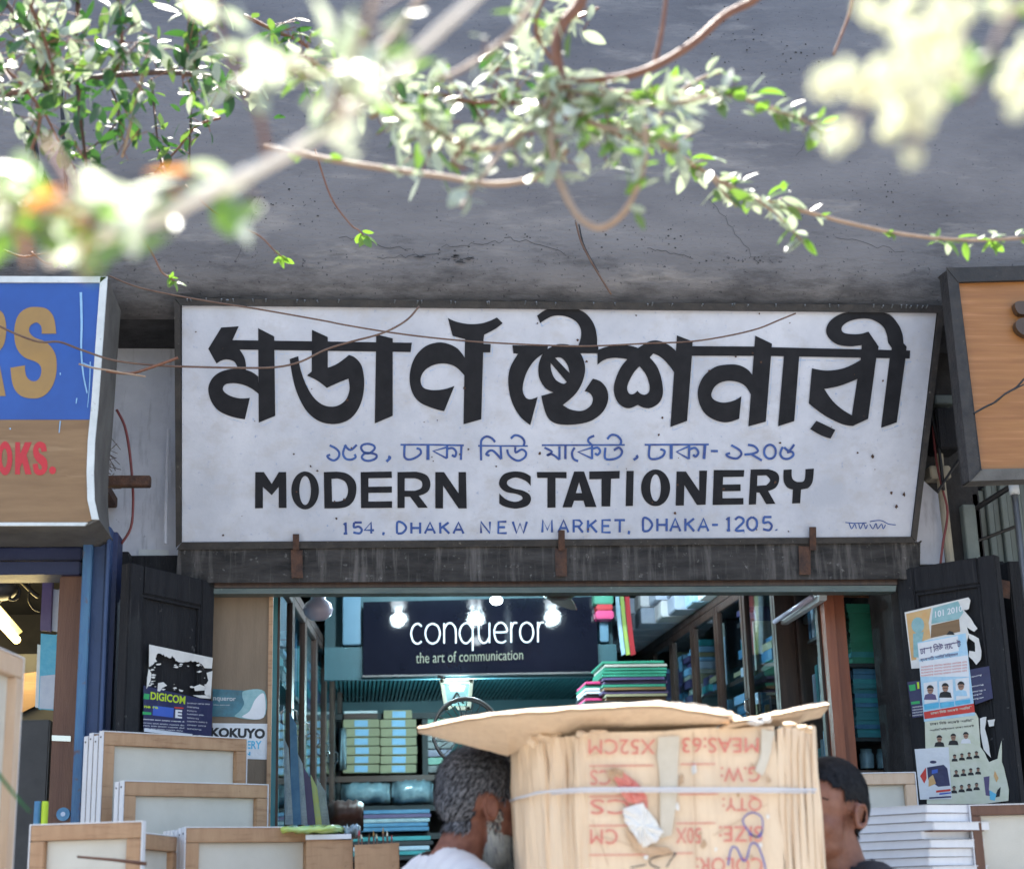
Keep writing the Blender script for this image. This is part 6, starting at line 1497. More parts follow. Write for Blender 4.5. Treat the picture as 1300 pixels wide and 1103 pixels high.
flap([[(938, 912, 3.9), (975, 904, 4.0), (1015, 895, 4.04), (1049, 890, 4.04)],
      [(930, 915.5, 3.56), (975, 908.5, 3.58), (1012, 901, 3.64), (1053, 894, 3.78)],
      [(905, 926, 3.62), (960, 921, 3.64), (1005, 917, 3.74), (1042, 908, 3.88)]], 'cardboard', 'short flap turned up at the right')
for y_, Yz in ((899, 3.97), (902, 3.93)):
    m = MB(); a = at(700, y_ + 8, 3.75); b = at(920, y_ + 8, 3.75); m.slab([(a.x, 3.68, a.z - .012), (b.x, 3.66, a.z - .02), (b.x, 4.0, a.z - .02), (a.x, 4.0, a.z - .012)], (0, 0, .006)); m.build('folded_sheet', 'cardboard', cb)

# ================================================================ PEOPLE
def remeshed(mb, voxel, smooth_it, name, mt, parent, disp=0, dscale=.1):
    me = mb.mesh(name + '_src', mt, Vector((0, 0, 0)))
    o = bpy.data.objects.new(name, me); COL.objects.link(o)
    r_ = o.modifiers.new('r', 'REMESH'); r_.mode = 'VOXEL'; r_.voxel_size = voxel
    s_ = o.modifiers.new('s', 'SMOOTH'); s_.iterations = smooth_it; s_.factor = .5
    if disp:
        tx = bpy.data.textures.new(name + '_folds', 'CLOUDS'); tx.noise_scale = dscale
        d_ = o.modifiers.new('d', 'DISPLACE'); d_.texture = tx; d_.strength = disp; d_.texture_coords = 'LOCAL'
    dg = bpy.context.evaluated_depsgraph_get(); dg.update()
    m2 = bpy.data.meshes.new_from_object(o.evaluated_get(dg)); o.modifiers.clear(); o.data = m2; m2.name = name
    m2.polygons.foreach_set('use_smooth', [True] * len(m2.polygons)); m2.materials.clear(); m2.materials.append(MATS[mt])
    o.parent = parent; return o
def capsule(m, pts, rs, seg=12):
    for i in range(len(pts)): m.ell(pts[i], (rs[i],) * 3, seg=seg, rings=8)
    m.tube(pts, rs, seg)
def person(label, foot, yaw, headM, neckbase, skin, sh_w, pitch_torso, shirt, hair_fn, collar, cat='person'):
    """local frame: x forward, y left, z up, origin between the feet; headM places the head frame"""
    r = thing('person', foot, label, 'person', rotz=yaw)
    b = MB(); H = headM
    def E(c, rr, rot=None):
        e = (H.to_3x3() @ (rot.to_matrix() if rot else Matrix.Identity(3)))
        n0 = len(b.v); b.ell((0, 0, 0), rr, None, 18, 12)
        for i in range(n0, len(b.v)): b.v[i] = e @ b.v[i] + H @ Vector(c)
    E((-.012, 0, .045), (.094, .074, .082)); E((-.035, 0, .02), (.068, .070, .070)); E((.03, 0, .03), (.068, .066, .078))
    E((.035, 0, -.025), (.052, .058, .075)); E((.030, 0, -.070), (.050, .048, .035)); E((.072, 0, -.092), (.020, .022, .016))
    E((.058, .034, -.03), (.026, .022, .028)); E((.058, -.034, -.03), (.026, .022, .028))
    E((.078, 0, .022), (.018, .048, .010)); E((.094, 0, -.008), (.014, .010, .026)); E((.102, 0, -.026), (.014, .013, .011)); E((.096, .011, -.030), (.010, .008, .007)); E((.096, -.011, -.030), (.010, .008, .007))
    E((.086, 0, -.054), (.012, .022, .006)); E((.084, 0, -.064), (.012, .019, .007))
    for s_ in (1, -1):
        n0 = len(b.v); c = Vector((-.012, s_ * .073, -.008))
        ringp = [c + Vector((math.cos(a) * .017 - .004 * math.sin(a), s_ * (.006 + .006 * (math.cos(a) < 0)), math.sin(a) * .026)) for a in [k / 14 * math.tau for k in range(15)]]
        b.tube(ringp, .0052, 8, cap=False); b.ell(c + Vector((.004, -s_ * .002, 0)), (.013, .005, .022)); b.ell(c + Vector((.006, s_ * .003, -.024)), (.008, .005, .008)); b.ell(c + Vector((.014, s_ * .002, -.003)), (.005, .006, .008))
        for i in range(n0, len(b.v)): b.v[i] = H @ b.v[i]
    nb = Vector(neckbase); up_ = H @ Vector((-.018, 0, -.05))
    capsule(b, [up_, up_.lerp(nb, .55), nb], [.052, .055, .066], 16)
    capsule(b, [H @ Vector((.02, 0, -.075)), nb + Vector((.02, 0, .0))], [.034, .045])
    # torso, arms, legs
    hip = Vector((0, 0, .92)); ch = nb + Vector((-.0, 0, -.16))
    capsule(b, [nb + Vector((0, sh_w, -.065)), nb + Vector((0, .06, -.03))], [.048, .052]); capsule(b, [nb + Vector((0, -sh_w, -.065)), nb + Vector((0, -.06, -.03))], [.048, .052])
    b.ell(ch, (.12, .165, .18)); b.ell(ch.lerp(hip, .5), (.11, .15, .22)); b.ell(hip, (.12, .16, .14))
    for s_ in (1, -1):
        sh_ = nb + Vector((0, s_ * sh_w, -.055)); el = sh_ + Vector((.06, s_ * .05, -.28)); wr = el + Vector((.20, -s_ * .03, -.13))
        capsule(b, [sh_, sh_.lerp(el, .5), el, el.lerp(wr, .4), wr], [.055, .047, .040, .038, .027])
        pm = wr + Vector((.07, -s_ * .01, -.03)); b.ell(pm, (.048, .018, .038), Euler((0, .4, 0)))
        for f_ in range(4):
            fb = pm + Vector((.035, 0, -.022 + f_ * .017)); ln = (.055, .07, .075, .066)[f_]
            capsule(b, [fb, fb + Vector((ln * .5, -s_ * .005, -.012)), fb + Vector((ln * .85, -s_ * .028, -.02))], [.0095, .009, .0075], 8)
        tb_ = pm + Vector((-.01, -s_ * .012, .03)); capsule(b, [tb_, tb_ + Vector((.03, -s_ * .02, .02)), tb_ + Vector((.055, -s_ * .025, .018))], [.012, .011, .009], 8)
        hp = Vector((0, s_ * .095, .88)); kn = Vector((.02, s_ * .10, .48)); an = Vector((-.02, s_ * .10, .08))
        capsule(b, [hp, hp.lerp(kn, .5), kn, kn.lerp(an, .35), an], [.095, .08, .058, .056, .038]); b.ell((.06, s_ * .10, .045), (.125, .045, .042))
    body = remeshed(b, .0055, 3, 'body', skin, r)
    # shirt
    s = MB(); f = .014
    for k_ in range(9):
        t_ = k_ / 8 * 2 - 1; y_ = t_ * (sh_w + .012); s.ell(nb + Vector((-.012, y_, .0 - .055 * abs(t_) ** 1.5)), (.072, .05, .070))
    capsule(s, [nb + Vector((-.01, sh_w + .012, -.068)), nb + Vector((-.014, .0, -.02)), nb + Vector((-.01, -sh_w - .012, -.068))], [.066, .072, .066])
    s.ell(ch + Vector((-.01, 0, 0)), (.137, .182, .195)); s.ell(ch.lerp(hip, .5), (.13, .17, .23)); s.ell(hip, (.14, .18, .13))
    for s_ in (1, -1):
        sh_ = nb + Vector((0, s_ * sh_w, -.055)); el = sh_ + Vector((.06, s_ * .05, -.28)); capsule(s, [sh_, sh_.lerp(el, .55), el.lerp(sh_, .12)], [.070, .066, .062])
    sm_ = remeshed(s, .009, 5, 'shirt', shirt, r, .010, .09)
    cN, cR, cT = collar      # neck opening: remove cloth near the neck
    bm = bmesh.new(); bm.from_mesh(sm_.data); C0 = Vector(cN)
    ax = (up_ - nb).normalized()
    kill = [v for v in bm.verts if (v.co - C0).dot(ax) > 0 and ((v.co - C0) - ax * (v.co - C0).dot(ax)).length < cR]
    bmesh.ops.delete(bm, geom=kill, context='VERTS'); bm.to_mesh(sm_.data); bm.free()
    t_ = MB()
    for s_ in (1, -1):
        hp = Vector((0, s_ * .095, .88)); kn = Vector((.02, s_ * .10, .48)); an = Vector((-.02, s_ * .10, .12)); capsule(t_, [hp, hp.lerp(kn, .5), kn, an], [.115, .098, .078, .062])
    t_.ell(hip, (.135, .175, .13)); remeshed(t_, .012, 3, 'trousers', 'cloth_trouser', r, .008, .12)
    # eyes
    for s_ in (1, -1):
        m = MB(); c = H @ Vector((.0835, s_ * .033, .0)); m.ell(c, (.0125,) * 3); m.build('eye', 'eye_white', r, smooth=True, local=True)
        m = MB(); c = H @ Vector((.093, s_ * .033, .0)); m.ell(c, (.0045, .006, .006)); m.build('iris', 'eye_dark', r, smooth=True, local=True)
        m = MB(); 
        for q_ in range(26):
            t0 = q_ / 26; p = H @ Vector((.088 - t0 * .018, s_ * (.014 + t0 * .040), .022 + .006 * math.sin(t0 * 3))); d = H.to_3x3() @ Vector((.004, s_ * .008, .003)); m.add([p, p + d + Vector((0, 0, .001)), p + d * .9 - Vector((0, 0, .0015))], [(0, 1, 2)])
        m.build('eyebrow', 'hair_grey' if skin == 'skin_old' else 'hair_black', r, local=True)
    hair_fn(r, H, body)
    return r, body
def hair_on(r, H, body, region, n, length, mats, weights, comb, name='hair', lift=.5, width=.0009, seed=1, cap=True, capmat=None, offs=.004):
    """a close cap over the scalp plus many short tapered locks rooted on it"""
    Hi = H.inverted(); rnd = random.Random(seed); R3 = H.to_3x3(); me = body.data
    keep = []
    for p in me.polygons:
        c = Hi @ p.center
        if c.length < .2 and region(c) and not (abs(c.y) > .056 and -.044 < c.x < .02 and -.05 < c.z < .028): keep.append(p)
    m = MB(); idx = {}
    if cap:
        for p in keep:
            f = []
            for v in p.vertices:
                if v not in idx: idx[v] = len(m.v); m.v.append(me.vertices[v].co + me.vertices[v].normal * offs)
                f.append(idx[v])
            m.f.append(tuple(f)); m.mi.append(0)
    for k in range(n):
        p = rnd.choice(keep); vs = [me.vertices[v].co for v in p.vertices]; a, b_ = rnd.random(), rnd.random()
        root = vs[0].lerp(vs[1], a).lerp(vs[-1].lerp(vs[2 % len(vs)], a), b_); nn = p.normal
        c = Hi @ root; d = (R3 @ comb(c)); d = (d - nn * d.dot(nn)).normalized(); d = (d + nn * lift * rnd.uniform(.5, 1.3) + Vector((rnd.uniform(-1, 1), rnd.uniform(-1, 1), rnd.uniform(-1, 1))) * .28).normalized()
        s_ = nn.cross(d).normalized() * width * rnd.uniform(.6, 1.5); L_ = length * rnd.uniform(.6, 1.25); p0 = root + nn * offs * .6
        p1 = p0 + d * L_ * .5 + nn * .001; p2 = p0 + d * L_ - nn * L_ * lift * .25
        mi = rnd.choices(range(len(mats)), weights)[0]
        m.add([p0 - s_, p0 + s_, p1 + s_ * .8, p1 - s_ * .8, p2], [(0, 1, 2, 3), (3, 2, 4)], mi)
    return m.build(name, mats, r, smooth=True, local=True)
def Hmat(pos, yaw, pitch, roll=0, sc=1.0): return Matrix.Translation(pos) @ Euler((roll, pitch, yaw), 'XYZ').to_matrix().to_4x4() @ Matrix.Scale(sc, 4)

# --- bearded man, seen from behind his right side, facing the bundle
YM = 4.02; ear = at(622, 1025, YM - .08); yaw = R(22)
fw = Vector((math.cos(yaw), math.sin(yaw), 0)); lf = Vector((-fw.y, fw.x, 0))
hc_ = ear + lf * .078 + fw * .012 + Vector((0, 0, .006))
foot = Vector((hc_.x, hc_.y, .14)) - fw * .10
inv = lambda p: Vector(((p - foot).dot(fw), (p - foot).dot(lf), p.z - foot.z))
hl = inv(hc_); HM = Hmat(hl, 0, R(12), 0, 1.09); nbw = at(583, 1082, YM + .02); nbl = inv(nbw); nbl.y = 0; nbl.x = hl.x - .085; nbl.z = hl.z - .155
def old_hair(r, H, body):
    def reg(c):
        if c.z > .075: return c.x < .068
        if c.x > .022: return c.z > .030 and c.x < .060 - (.075 - c.z) * .3
        if c.x > -.036: return c.z > .030 or (c.x > .008 and c.z > -.008 and abs(c.y) > .05)
        return c.z > -.062
    hair_on(r, H, body, reg, 20000, .021, ['hair_grey', 'hair_light', 'hair_black'], (6, 4.2, 3), lambda c: Vector((-.5, 0, -.9)) if c.x < .02 else Vector((.3, -.2, -.8)), seed=3, offs=.005, lift=.30)
    def breg(c): return c.z < -.052 and c.x > .010 and not (c.z > -.062 and c.x > .08) and c.z > -.115
    hair_on(r, H, body, breg, 7000, .050, ['beard_white', 'hair_light', 'hair_grey'], (6, 2, .6), lambda c: Vector((.35, 0, -1)), name='beard', lift=.30, seed=5, width=.0008, offs=.003)
    def side_(c): return -.055 < c.z < -.005 and .004 < c.x < .03 and abs(c.y) > .045
    hair_on(r, H, body, side_, 500, .010, ['hair_grey', 'beard_white'], (1, 1), lambda c: Vector((.2, 0, -1)), name='sideburn', lift=.2, cap=False, seed=6)
man, _b = person('bearded man with short grey hair in a white shirt facing right behind the cardboard bundle', foot, yaw, HM, nbl, 'skin_old', .180, 0, 'cloth_white', old_hair, (nbl + Vector((-.006, 0, .020)), .066, 0))
# --- young man, his head turned a little toward the street, half hidden by the bundle
YY = 4.0; ear = at(1084, 1034, YY - .03); yaw2 = R(204)
fw = Vector((math.cos(yaw2), math.sin(yaw2), 0)); lf = Vector((-fw.y, fw.x, 0))
hc_ = ear - lf * .078 + fw * .012 + Vector((0, 0, .006)); foot = Vector((hc_.x, hc_.y, .14)) - fw * .05
inv = lambda p: Vector(((p - foot).dot(fw), (p - foot).dot(lf), p.z - foot.z))
hl = inv(hc_); HM = Hmat(hl, R(12), R(-2), 0, 1.07); nbl = Vector((hl.x - .045, 0, hl.z - .165))
def young_hair(r, H, body):
    def reg(c):
        if c.z > .072: return c.x < .078
        if c.x > .028: return c.z > .052 and c.x < .068 - (.075 - c.z) * .9 + .004 * math.sin(c.y * 120)
        if c.x > -.034: return c.z > .026 or (c.x > .004 and c.x < .018 and c.z > .004 and abs(c.y) > .05)
        return c.z > -.052
    hair_on(r, H, body, reg, 14000, .012, ['hair_black'], (1,), lambda c: Vector((-.3, 0, -1)) if c.x < .03 else Vector((.6, .3, -.3)), seed=8, offs=.006, lift=.25)
man2, _b = person('young man with short black hair in a black t-shirt half hidden by the bundle', foot, yaw2, HM, nbl, 'skin_young', .165, 0, 'cloth_black', young_hair, (nbl + Vector((-.004, 0, .016)), .066, 0))

# ================================================================ FOLIAGE
random.seed(77)
def leaf_mesh(name, mt, wr=.42, curl=.12, fold=.18):
    n = 6; vs = []; f = []
    for i in range(n + 1):
        t = i / n; w_ = wr * .5 * math.sin(math.pi * min(1, t ** .85)) ** .8 if 0 < t < 1 else 0
        z = -curl * t * t; vs += [(t, -w_, z + fold * w_), (t, 0, z), (t, w_, z + fold * w_)]
    for i in range(n):
        a = i * 3; f += [(a, a + 3, a + 4, a + 1), (a + 1, a + 4, a + 5, a + 2)]
    me = bpy.data.meshes.new(name); me.from_pydata(vs, [], f); me.materials.append(MATS_ALL[mt]); me.polygons.foreach_set('use_smooth', [True] * len(f)); me.update(); return me
MATS_ALL = {m_.name: m_ for m_ in bpy.data.materials}
LM = {}
for k_, mt, wr in (('sheen', 'leaf_sky_sheen', .46), ('mid', 'leaf_mid', .42), ('green', 'leaf_green', .44), ('fresh', 'leaf_fresh', .5), ('white', 'leaf_glare', .52), ('red', 'leaf_red', .5)):  # the palest kinds carry painted sky gloss and glare
    LM[k_] = [leaf_mesh('leaf', mt, wr, c, fo) for c, fo in ((.10, .15), (.22, .3), (-.05, .1))]
def put_leaf(parent, pos, d, up, size, kind):
    x = d.normalized(); z = (up - x * up.dot(x)); z = z.normalized() if z.length > 1e-3 else Vector((0, 0, 1)); y = z.cross(x)
    o = bpy.data.objects.new('leaf', random.choice(LM[kind])); COL.objects.link(o); o.parent = parent
    mm = Matrix((x, y, z)).transposed().to_4x4(); mm = mm @ Matrix.Diagonal((size, size * random.uniform(.8, 1.15), size, 1)); mm.translation = pos - wloc(parent); o.matrix_local = mm
    return o
def branch(label, stems, leaves, name='tree_branch', cat='branch', group=None, seed=0, budget=300):
    """stems: list of (polyline px, Y0, Y1, r0px, r1px, material); leaves: list of dict(stem, t0, t1, n, size px, kinds, spread)"""
    random.seed(seed); P0 = at(*stems[0][0][0], stems[0][1]); r = thing(name, P0, label, cat, group); lines = []
    for (pl_, Y0, Y1, r0, r1, mt) in stems:
        q_ = smooth_loop(pl_, False, 5); n = len(q_); pts = []; rs = []
        for i, (x, y) in enumerate(q_):
            t = i / (n - 1); Y = Y0 + (Y1 - Y0) * t; pts.append(at(x, y, Y)); rs.append((r0 + (r1 - r0) * t) * mpp(Y) * random.uniform(.93, 1.07))
        lines.append(pts); m = MB(); m.tube(pts, rs, 8); m.build('twig', mt, r, smooth=True)
    cnt = 0
    for L_ in leaves:
        pts = lines[L_['stem']]; n = len(pts)
        for k in range(L_['n']):
            if cnt >= budget: break
            t = random.uniform(L_['t0'], L_['t1']) * (n - 1); i = min(int(t), n - 2); p = pts[i].lerp(pts[i + 1], t - i); d = (pts[i + 1] - pts[i]).normalized()
            sp = L_.get('spread', 0); mp_ = mpp(p.y)
            jit = Vector((random.gauss(0, 1), random.gauss(0, 1) * 1.0, random.gauss(0, 1))) * sp * mp_
            side_ = Vector((random.uniform(-1, 1), random.uniform(-.8, .8), random.uniform(-.9, .8)))
            dd = (d * random.uniform(.1, .9) + side_).normalized(); up = Vector((random.uniform(-.6, .6), random.uniform(-.9, .3), 1))
            put_leaf(r, p + jit, dd, up, L_['size'] * mp_ * random.uniform(.65, 1.25), random.choice(L_['kinds'])); cnt += 1
            if sp > 8 and random.random() < .5:     # a little stalk so the leaf hangs from something
                m = MB(); m.tube([p, (p + p + jit) / 2 + Vector((0, 0, .002)), p + jit], .0012, 4, cap=False); m.build('stalk', L_.get('stalk', 'bark_brown'), r)
    return r
# near, strongly blurred diagonal bough (about 1.2 m away)
branch('thick pale out-of-focus bough crossing the upper left diagonally', [
    ([(60, 330), (130, 300), (200, 277), (262, 245), (340, 208), (420, 160), (480, 108), (540, 55), (610, -10), (680, -90)], 1.30, 1.15, 12, 5, 'bark_white'),
    ([(262, 245), (230, 250), (180, 262), (120, 262), (60, 250), (-30, 235)], 1.30, 1.2, 6, 3, 'bark_white'),
    ([(420, 160), (440, 110), (450, 70), (470, 10), (480, -60)], 1.2, 1.1, 6, 4, 'bark_pale'),
    ([(340, 208), (330, 150), (300, 90), (280, 40), (270, -30)], 1.3, 1.25, 5, 3, 'bark_brown')],
    [dict(stem=0, t0=.02, t1=.45, n=9, size=80, kinds=['white', 'sheen', 'fresh'], spread=26), dict(stem=1, t0=0, t1=1, n=26, size=72, kinds=['white', 'fresh', 'red', 'sheen', 'fresh'], spread=20),
     dict(stem=2, t0=.0, t1=.75, n=26, size=70, kinds=['white', 'sheen', 'sheen', 'mid'], spread=30), dict(stem=3, t0=.1, t1=.95, n=13, size=62, kinds=['white', 'fresh', 'sheen', 'red'], spread=28)], seed=1)
branch('pink and yellow-green out-of-focus shoot hanging over the blue sign corner', [([(60, 180), (90, 230), (110, 290), (118, 345)], 1.15, 1.05, 4, 2, 'leaf_red'), ([(-40, 270), (20, 262), (80, 280), (140, 300)], 1.15, 1.1, 4, 3, 'bark_pale')],
    [dict(stem=0, t0=.3, t1=.95, n=9, size=52, kinds=['red', 'fresh', 'sheen'], spread=9), dict(stem=1, t0=.1, t1=1, n=24, size=66, kinds=['fresh', 'white', 'red', 'fresh'], spread=16)], seed=2)
branch('out-of-focus leafy shoot at the top centre left', [([(560, -60), (520, 20), (470, 70), (400, 95), (340, 80)], 1.6, 1.5, 6, 3, 'bark_pale'), ([(700, -60), (660, 30), (600, 80), (560, 100)], 1.9, 1.8, 5, 3, 'bark_pale')],
    [dict(stem=0, t0=.2, t1=1, n=24, size=52, kinds=['sheen', 'white', 'mid'], spread=26), dict(stem=1, t0=.2, t1=1, n=10, size=46, kinds=['sheen', 'mid'], spread=16)], seed=3)
# middle cluster
st = [([(745, -60), (738, 0), (715, 30), (706, 60), (712, 95), (722, 120)], 2.5, 2.5, 9, 7, 'bark_brown'),
      ([(1020, -60), (965, -5), (920, 20), (880, 55), (830, 85), (780, 100), (735, 100), (715, 110)], 2.6, 2.5, 6, 6, 'bark_brown'),
      ([(712, 100), (700, 150), (702, 200), (715, 240), (735, 275), (762, 289), (790, 272), (808, 240), (818, 205), (820, 160)], 2.5, 2.3, 6, 4, 'bark_pale'),
      ([(712, 110), (680, 150), (640, 185), (590, 185), (555, 165), (530, 150)], 2.5, 2.4, 5, 5, 'bark_pale'),
      ([(335, 186), (395, 198), (430, 205), (480, 213), (560, 224), (630, 234), (690, 222), (720, 190)], 2.7, 2.5, 4, 4, 'bark_pale'),
      ([(715, 115), (760, 120), (800, 130), (850, 132), (900, 122)], 2.5, 2.4, 4, 3, 'bark_pale'),
      ([(722, 120), (740, 150), (780, 165), (830, 175), (860, 190)], 2.5, 2.4, 5, 4, 'bark_pale'),
      ([(640, 185), (620, 215), (600, 240), (585, 262)], 2.4, 2.3, 3, 2, 'bark_pale'),
      ([(590, 185), (575, 205), (592, 215)], 2.4, 2.4, 3, 2, 'bark_brown'),
      ([(700, 75), (680, 40), (690, 0), (720, -40)], 2.6, 2.6, 3, 2, 'bark_brown'), ([(830, 85), (840, 40), (848, -20)], 2.6, 2.6, 4, 3, 'bark_brown')]
S3 = ['sheen', 'sheen', 'sheen', 'sheen', 'sheen', 'white', 'mid']
branch('cluster of twigs with sky sheen painted into the leaves, hanging at the top centre', st, [
    dict(stem=2, t0=0, t1=.3, n=36, size=41, kinds=S3, spread=20), dict(stem=3, t0=0, t1=.95, n=92, size=41, kinds=S3, spread=15), dict(stem=5, t0=0, t1=1, n=44, size=40, kinds=S3, spread=13),
    dict(stem=6, t0=0, t1=1, n=52, size=40, kinds=S3 + ['fresh'], spread=15), dict(stem=7, t0=.3, t1=1, n=9, size=38, kinds=['sheen'], spread=4), dict(stem=4, t0=.0, t1=.9, n=9, size=36, kinds=['sheen', 'fresh'], spread=6),
    dict(stem=9, t0=.1, t1=1, n=26, size=38, kinds=S3, spread=14), dict(stem=2, t0=.7, t1=1, n=14, size=40, kinds=['sheen', 'fresh', 'mid'], spread=8), dict(stem=0, t0=0, t1=1, n=14, size=38, kinds=S3, spread=20)], seed=4)
branch('leafy twigs filling in behind the sheen-painted cluster at the top centre', [([(470, 150), (540, 120), (600, 130), (660, 130), (720, 150), (790, 175)], 2.9, 2.8, 3, 3, 'bark_brown'), ([(380, 70), (450, 110), (520, 150), (560, 185)], 2.9, 2.8, 3, 3, 'bark_brown'), ([(620, 100), (660, 60), (700, 40), (760, 10)], 3.0, 3.0, 2, 2, 'bark_brown')],
    [dict(stem=0, t0=0, t1=1, n=170, size=37, kinds=S3 + ['green'], spread=20), dict(stem=1, t0=0, t1=1, n=90, size=37, kinds=S3 + ['green', 'fresh'], spread=30), dict(stem=2, t0=0, t1=1, n=50, size=35, kinds=S3, spread=13)], seed=5)
# long arching spray to the right
branch('long arching leafy spray reaching across to the right edge', [
    ([(780, 160), (810, 168), (850, 190), (900, 222), (960, 252), (1020, 268), (1080, 284), (1150, 298), (1230, 305), (1330, 300)], 3.0, 3.3, 4.2, 2.2, 'bark_pale'),
    ([(960, 252), (985, 272), (1005, 292), (1020, 308)], 3.05, 3.0, 2.4, 1.6, 'bark_pale'), ([(850, 190), (870, 175), (885, 165)], 3, 3, 2, 1.5, 'bark_pale'), ([(900, 222), (915, 240), (935, 262)], 3, 3, 2, 1.4, 'bark_pale')],
    [dict(stem=0, t0=0, t1=.5, n=95, size=33, kinds=['sheen', 'sheen', 'mid', 'fresh'], spread=9), dict(stem=1, t0=0, t1=1, n=14, size=30, kinds=['sheen', 'fresh'], spread=5), dict(stem=3, t0=0, t1=1, n=10, size=32, kinds=['sheen', 'mid'], spread=4),
     dict(stem=0, t0=.56, t1=.60, n=7, size=21, kinds=['sheen', 'fresh'], spread=2), dict(stem=0, t0=.72, t1=.76, n=5, size=20, kinds=['fresh', 'sheen'], spread=2), dict(stem=0, t0=.82, t1=1, n=24, size=26, kinds=['fresh', 'sheen', 'fresh'], spread=3)], seed=6)
branch('short leafy spray above the arching one on the right', [([(760, 115), (820, 118), (880, 118), (930, 122), (985, 140), (1030, 158), (1045, 168)], 2.8, 2.7, 3, 1.8, 'bark_pale'), ([(835, 150), (860, 120), (890, 100), (915, 92)], 2.8, 2.8, 3, 2, 'bark_pale')],
    [dict(stem=0, t0=0, t1=1, n=85, size=34, kinds=['sheen', 'sheen', 'mid', 'fresh'], spread=9), dict(stem=1, t0=0, t1=1, n=10, size=32, kinds=['sheen'], spread=6)], seed=7)
# dark green mass at the left, nearly in focus
GK = ['green', 'green', 'mid', 'green', 'sheen']
branch('dark stemmed green leafy branch along the upper left', [
    ([(-60, 130), (0, 120), (60, 112), (110, 100), (200, 92), (260, 97), (300, 106), (340, 110)], 3.7, 3.8, 5, 3, 'bark_dark'),
    ([(100, -60), (98, 20), (96, 70), (100, 130), (106, 180), (110, 210)], 3.6, 3.6, 3, 2.2, 'rust'), ([(190, 60), (180, 100), (168, 150), (155, 200)], 3.6, 3.6, 3, 2, 'bark_pale'), ([(60, 110), (45, 60), (20, 20), (-20, -30)], 3.7, 3.7, 5, 3, 'bark_dark')],
    [dict(stem=0, t0=0, t1=1, n=90, size=31, kinds=GK, spread=20), dict(stem=1, t0=.1, t1=1, n=60, size=31, kinds=GK, spread=20), dict(stem=2, t0=0, t1=1, n=28, size=31, kinds=['green', 'mid'], spread=14), dict(stem=3, t0=0, t1=1, n=60, size=35, kinds=GK + ['sheen'], spread=26)], seed=8)
branch('green leafy twigs hanging at the top left corner', [([(20, -60), (40, 10), (60, 60), (70, 110)], 3.3, 3.3, 3, 2, 'bark_brown'), ([(150, -60), (150, 0), (155, 50), (150, 90)], 3.4, 3.4, 3, 2, 'bark_brown'), ([(230, -60), (240, 0), (238, 60), (232, 100)], 3.5, 3.5, 3, 2, 'bark_brown'), ([(-40, 60), (10, 90), (50, 140), (40, 190)], 3.4, 3.4, 3, 2, 'bark_brown')],
    [dict(stem=0, t0=.2, t1=1, n=80, size=35, kinds=['sheen', 'mid', 'green', 'sheen'], spread=26), dict(stem=1, t0=.2, t1=1, n=75, size=34, kinds=['green', 'mid', 'sheen', 'green'], spread=22), dict(stem=2, t0=.2, t1=1, n=70, size=34, kinds=GK, spread=22), dict(stem=3, t0=0, t1=1, n=70, size=34, kinds=GK + ['sheen', 'sheen'], spread=26)], seed=9)
branch('sparse green twigs drooping at the left of the fascia', [([(245, -60), (250, 60), (243, 130), (240, 215)], 4.0, 4.0, 2, 1.2, 'bark_dark'), ([(192, 100), (196, 140), (200, 180), (205, 210)], 4.0, 4.0, 2, 1.2, 'bark_dark'), ([(280, 150), (250, 160), (225, 190), (205, 210)], 4.0, 4.0, 2, 1.4, 'bark_brown'), ([(130, 90), (140, 110), (150, 150), (120, 185)], 3.9, 3.9, 2, 1.2, 'bark_dark'), ([(50, 130), (65, 160), (80, 190), (95, 215)], 3.9, 3.9, 2, 1.4, 'bark_brown'), ([(310, 20), (350, 40), (390, 60), (400, 100)], 3.9, 3.9, 3, 2, 'bark_brown')],
    [dict(stem=i, t0=.15, t1=1, n=22 if i < 5 else 40, size=22, kinds=['green', 'green', 'mid'], spread=9 if i < 5 else 18) for i in range(6)], seed=10)
for i, (pts, lf_) in enumerate((([(235, 235), (270, 268), (300, 285), (330, 300), (350, 320), (362, 328)], 'fresh green sprig hanging below the pale bough'), ([(400, 190), (420, 250), (445, 285), (455, 292), (462, 300)], 'tiny green sprig alone on the grey fascia'), ([(160, 270), (180, 300), (195, 325), (205, 345), (215, 352), (222, 358)], 'green sprig just left of the white sign top'), ([(5, 318), (30, 326), (60, 322), (80, 332)], 'green sprig over the top edge of the blue sign'), ([(40, 320), (60, 335), (85, 330), (90, 310)], 'curling leafy tendril on top of the blue sign'))):
    branch(lf_, [(pts, 4.2, 4.2, 1.3, .9, 'bark_brown')], [dict(stem=0, t0=.78, t1=1, n=7, size=19, kinds=['fresh'], spread=3)], name='leafy_sprig', cat='sprig', seed=20 + i)
branch('yellow-tipped small shoot in the green leaves at the upper left', [([(255, 105), (262, 130), (262, 150)], 3.2, 3.2, 1.5, 1, 'packet_yellow')], [dict(stem=0, t0=.4, t1=1, n=7, size=22, kinds=['fresh'], spread=4)], name='leafy_sprig', cat='sprig', seed=31)
branch('green blade leaf poking in at the lower left edge', [([(-20, 960), (0, 985), (20, 1010), (38, 1030)], 2.9, 2.9, 3, 1, 'blade_green')], [], name='grass_blade', cat='leaf', seed=32)
o = bpy.data.objects
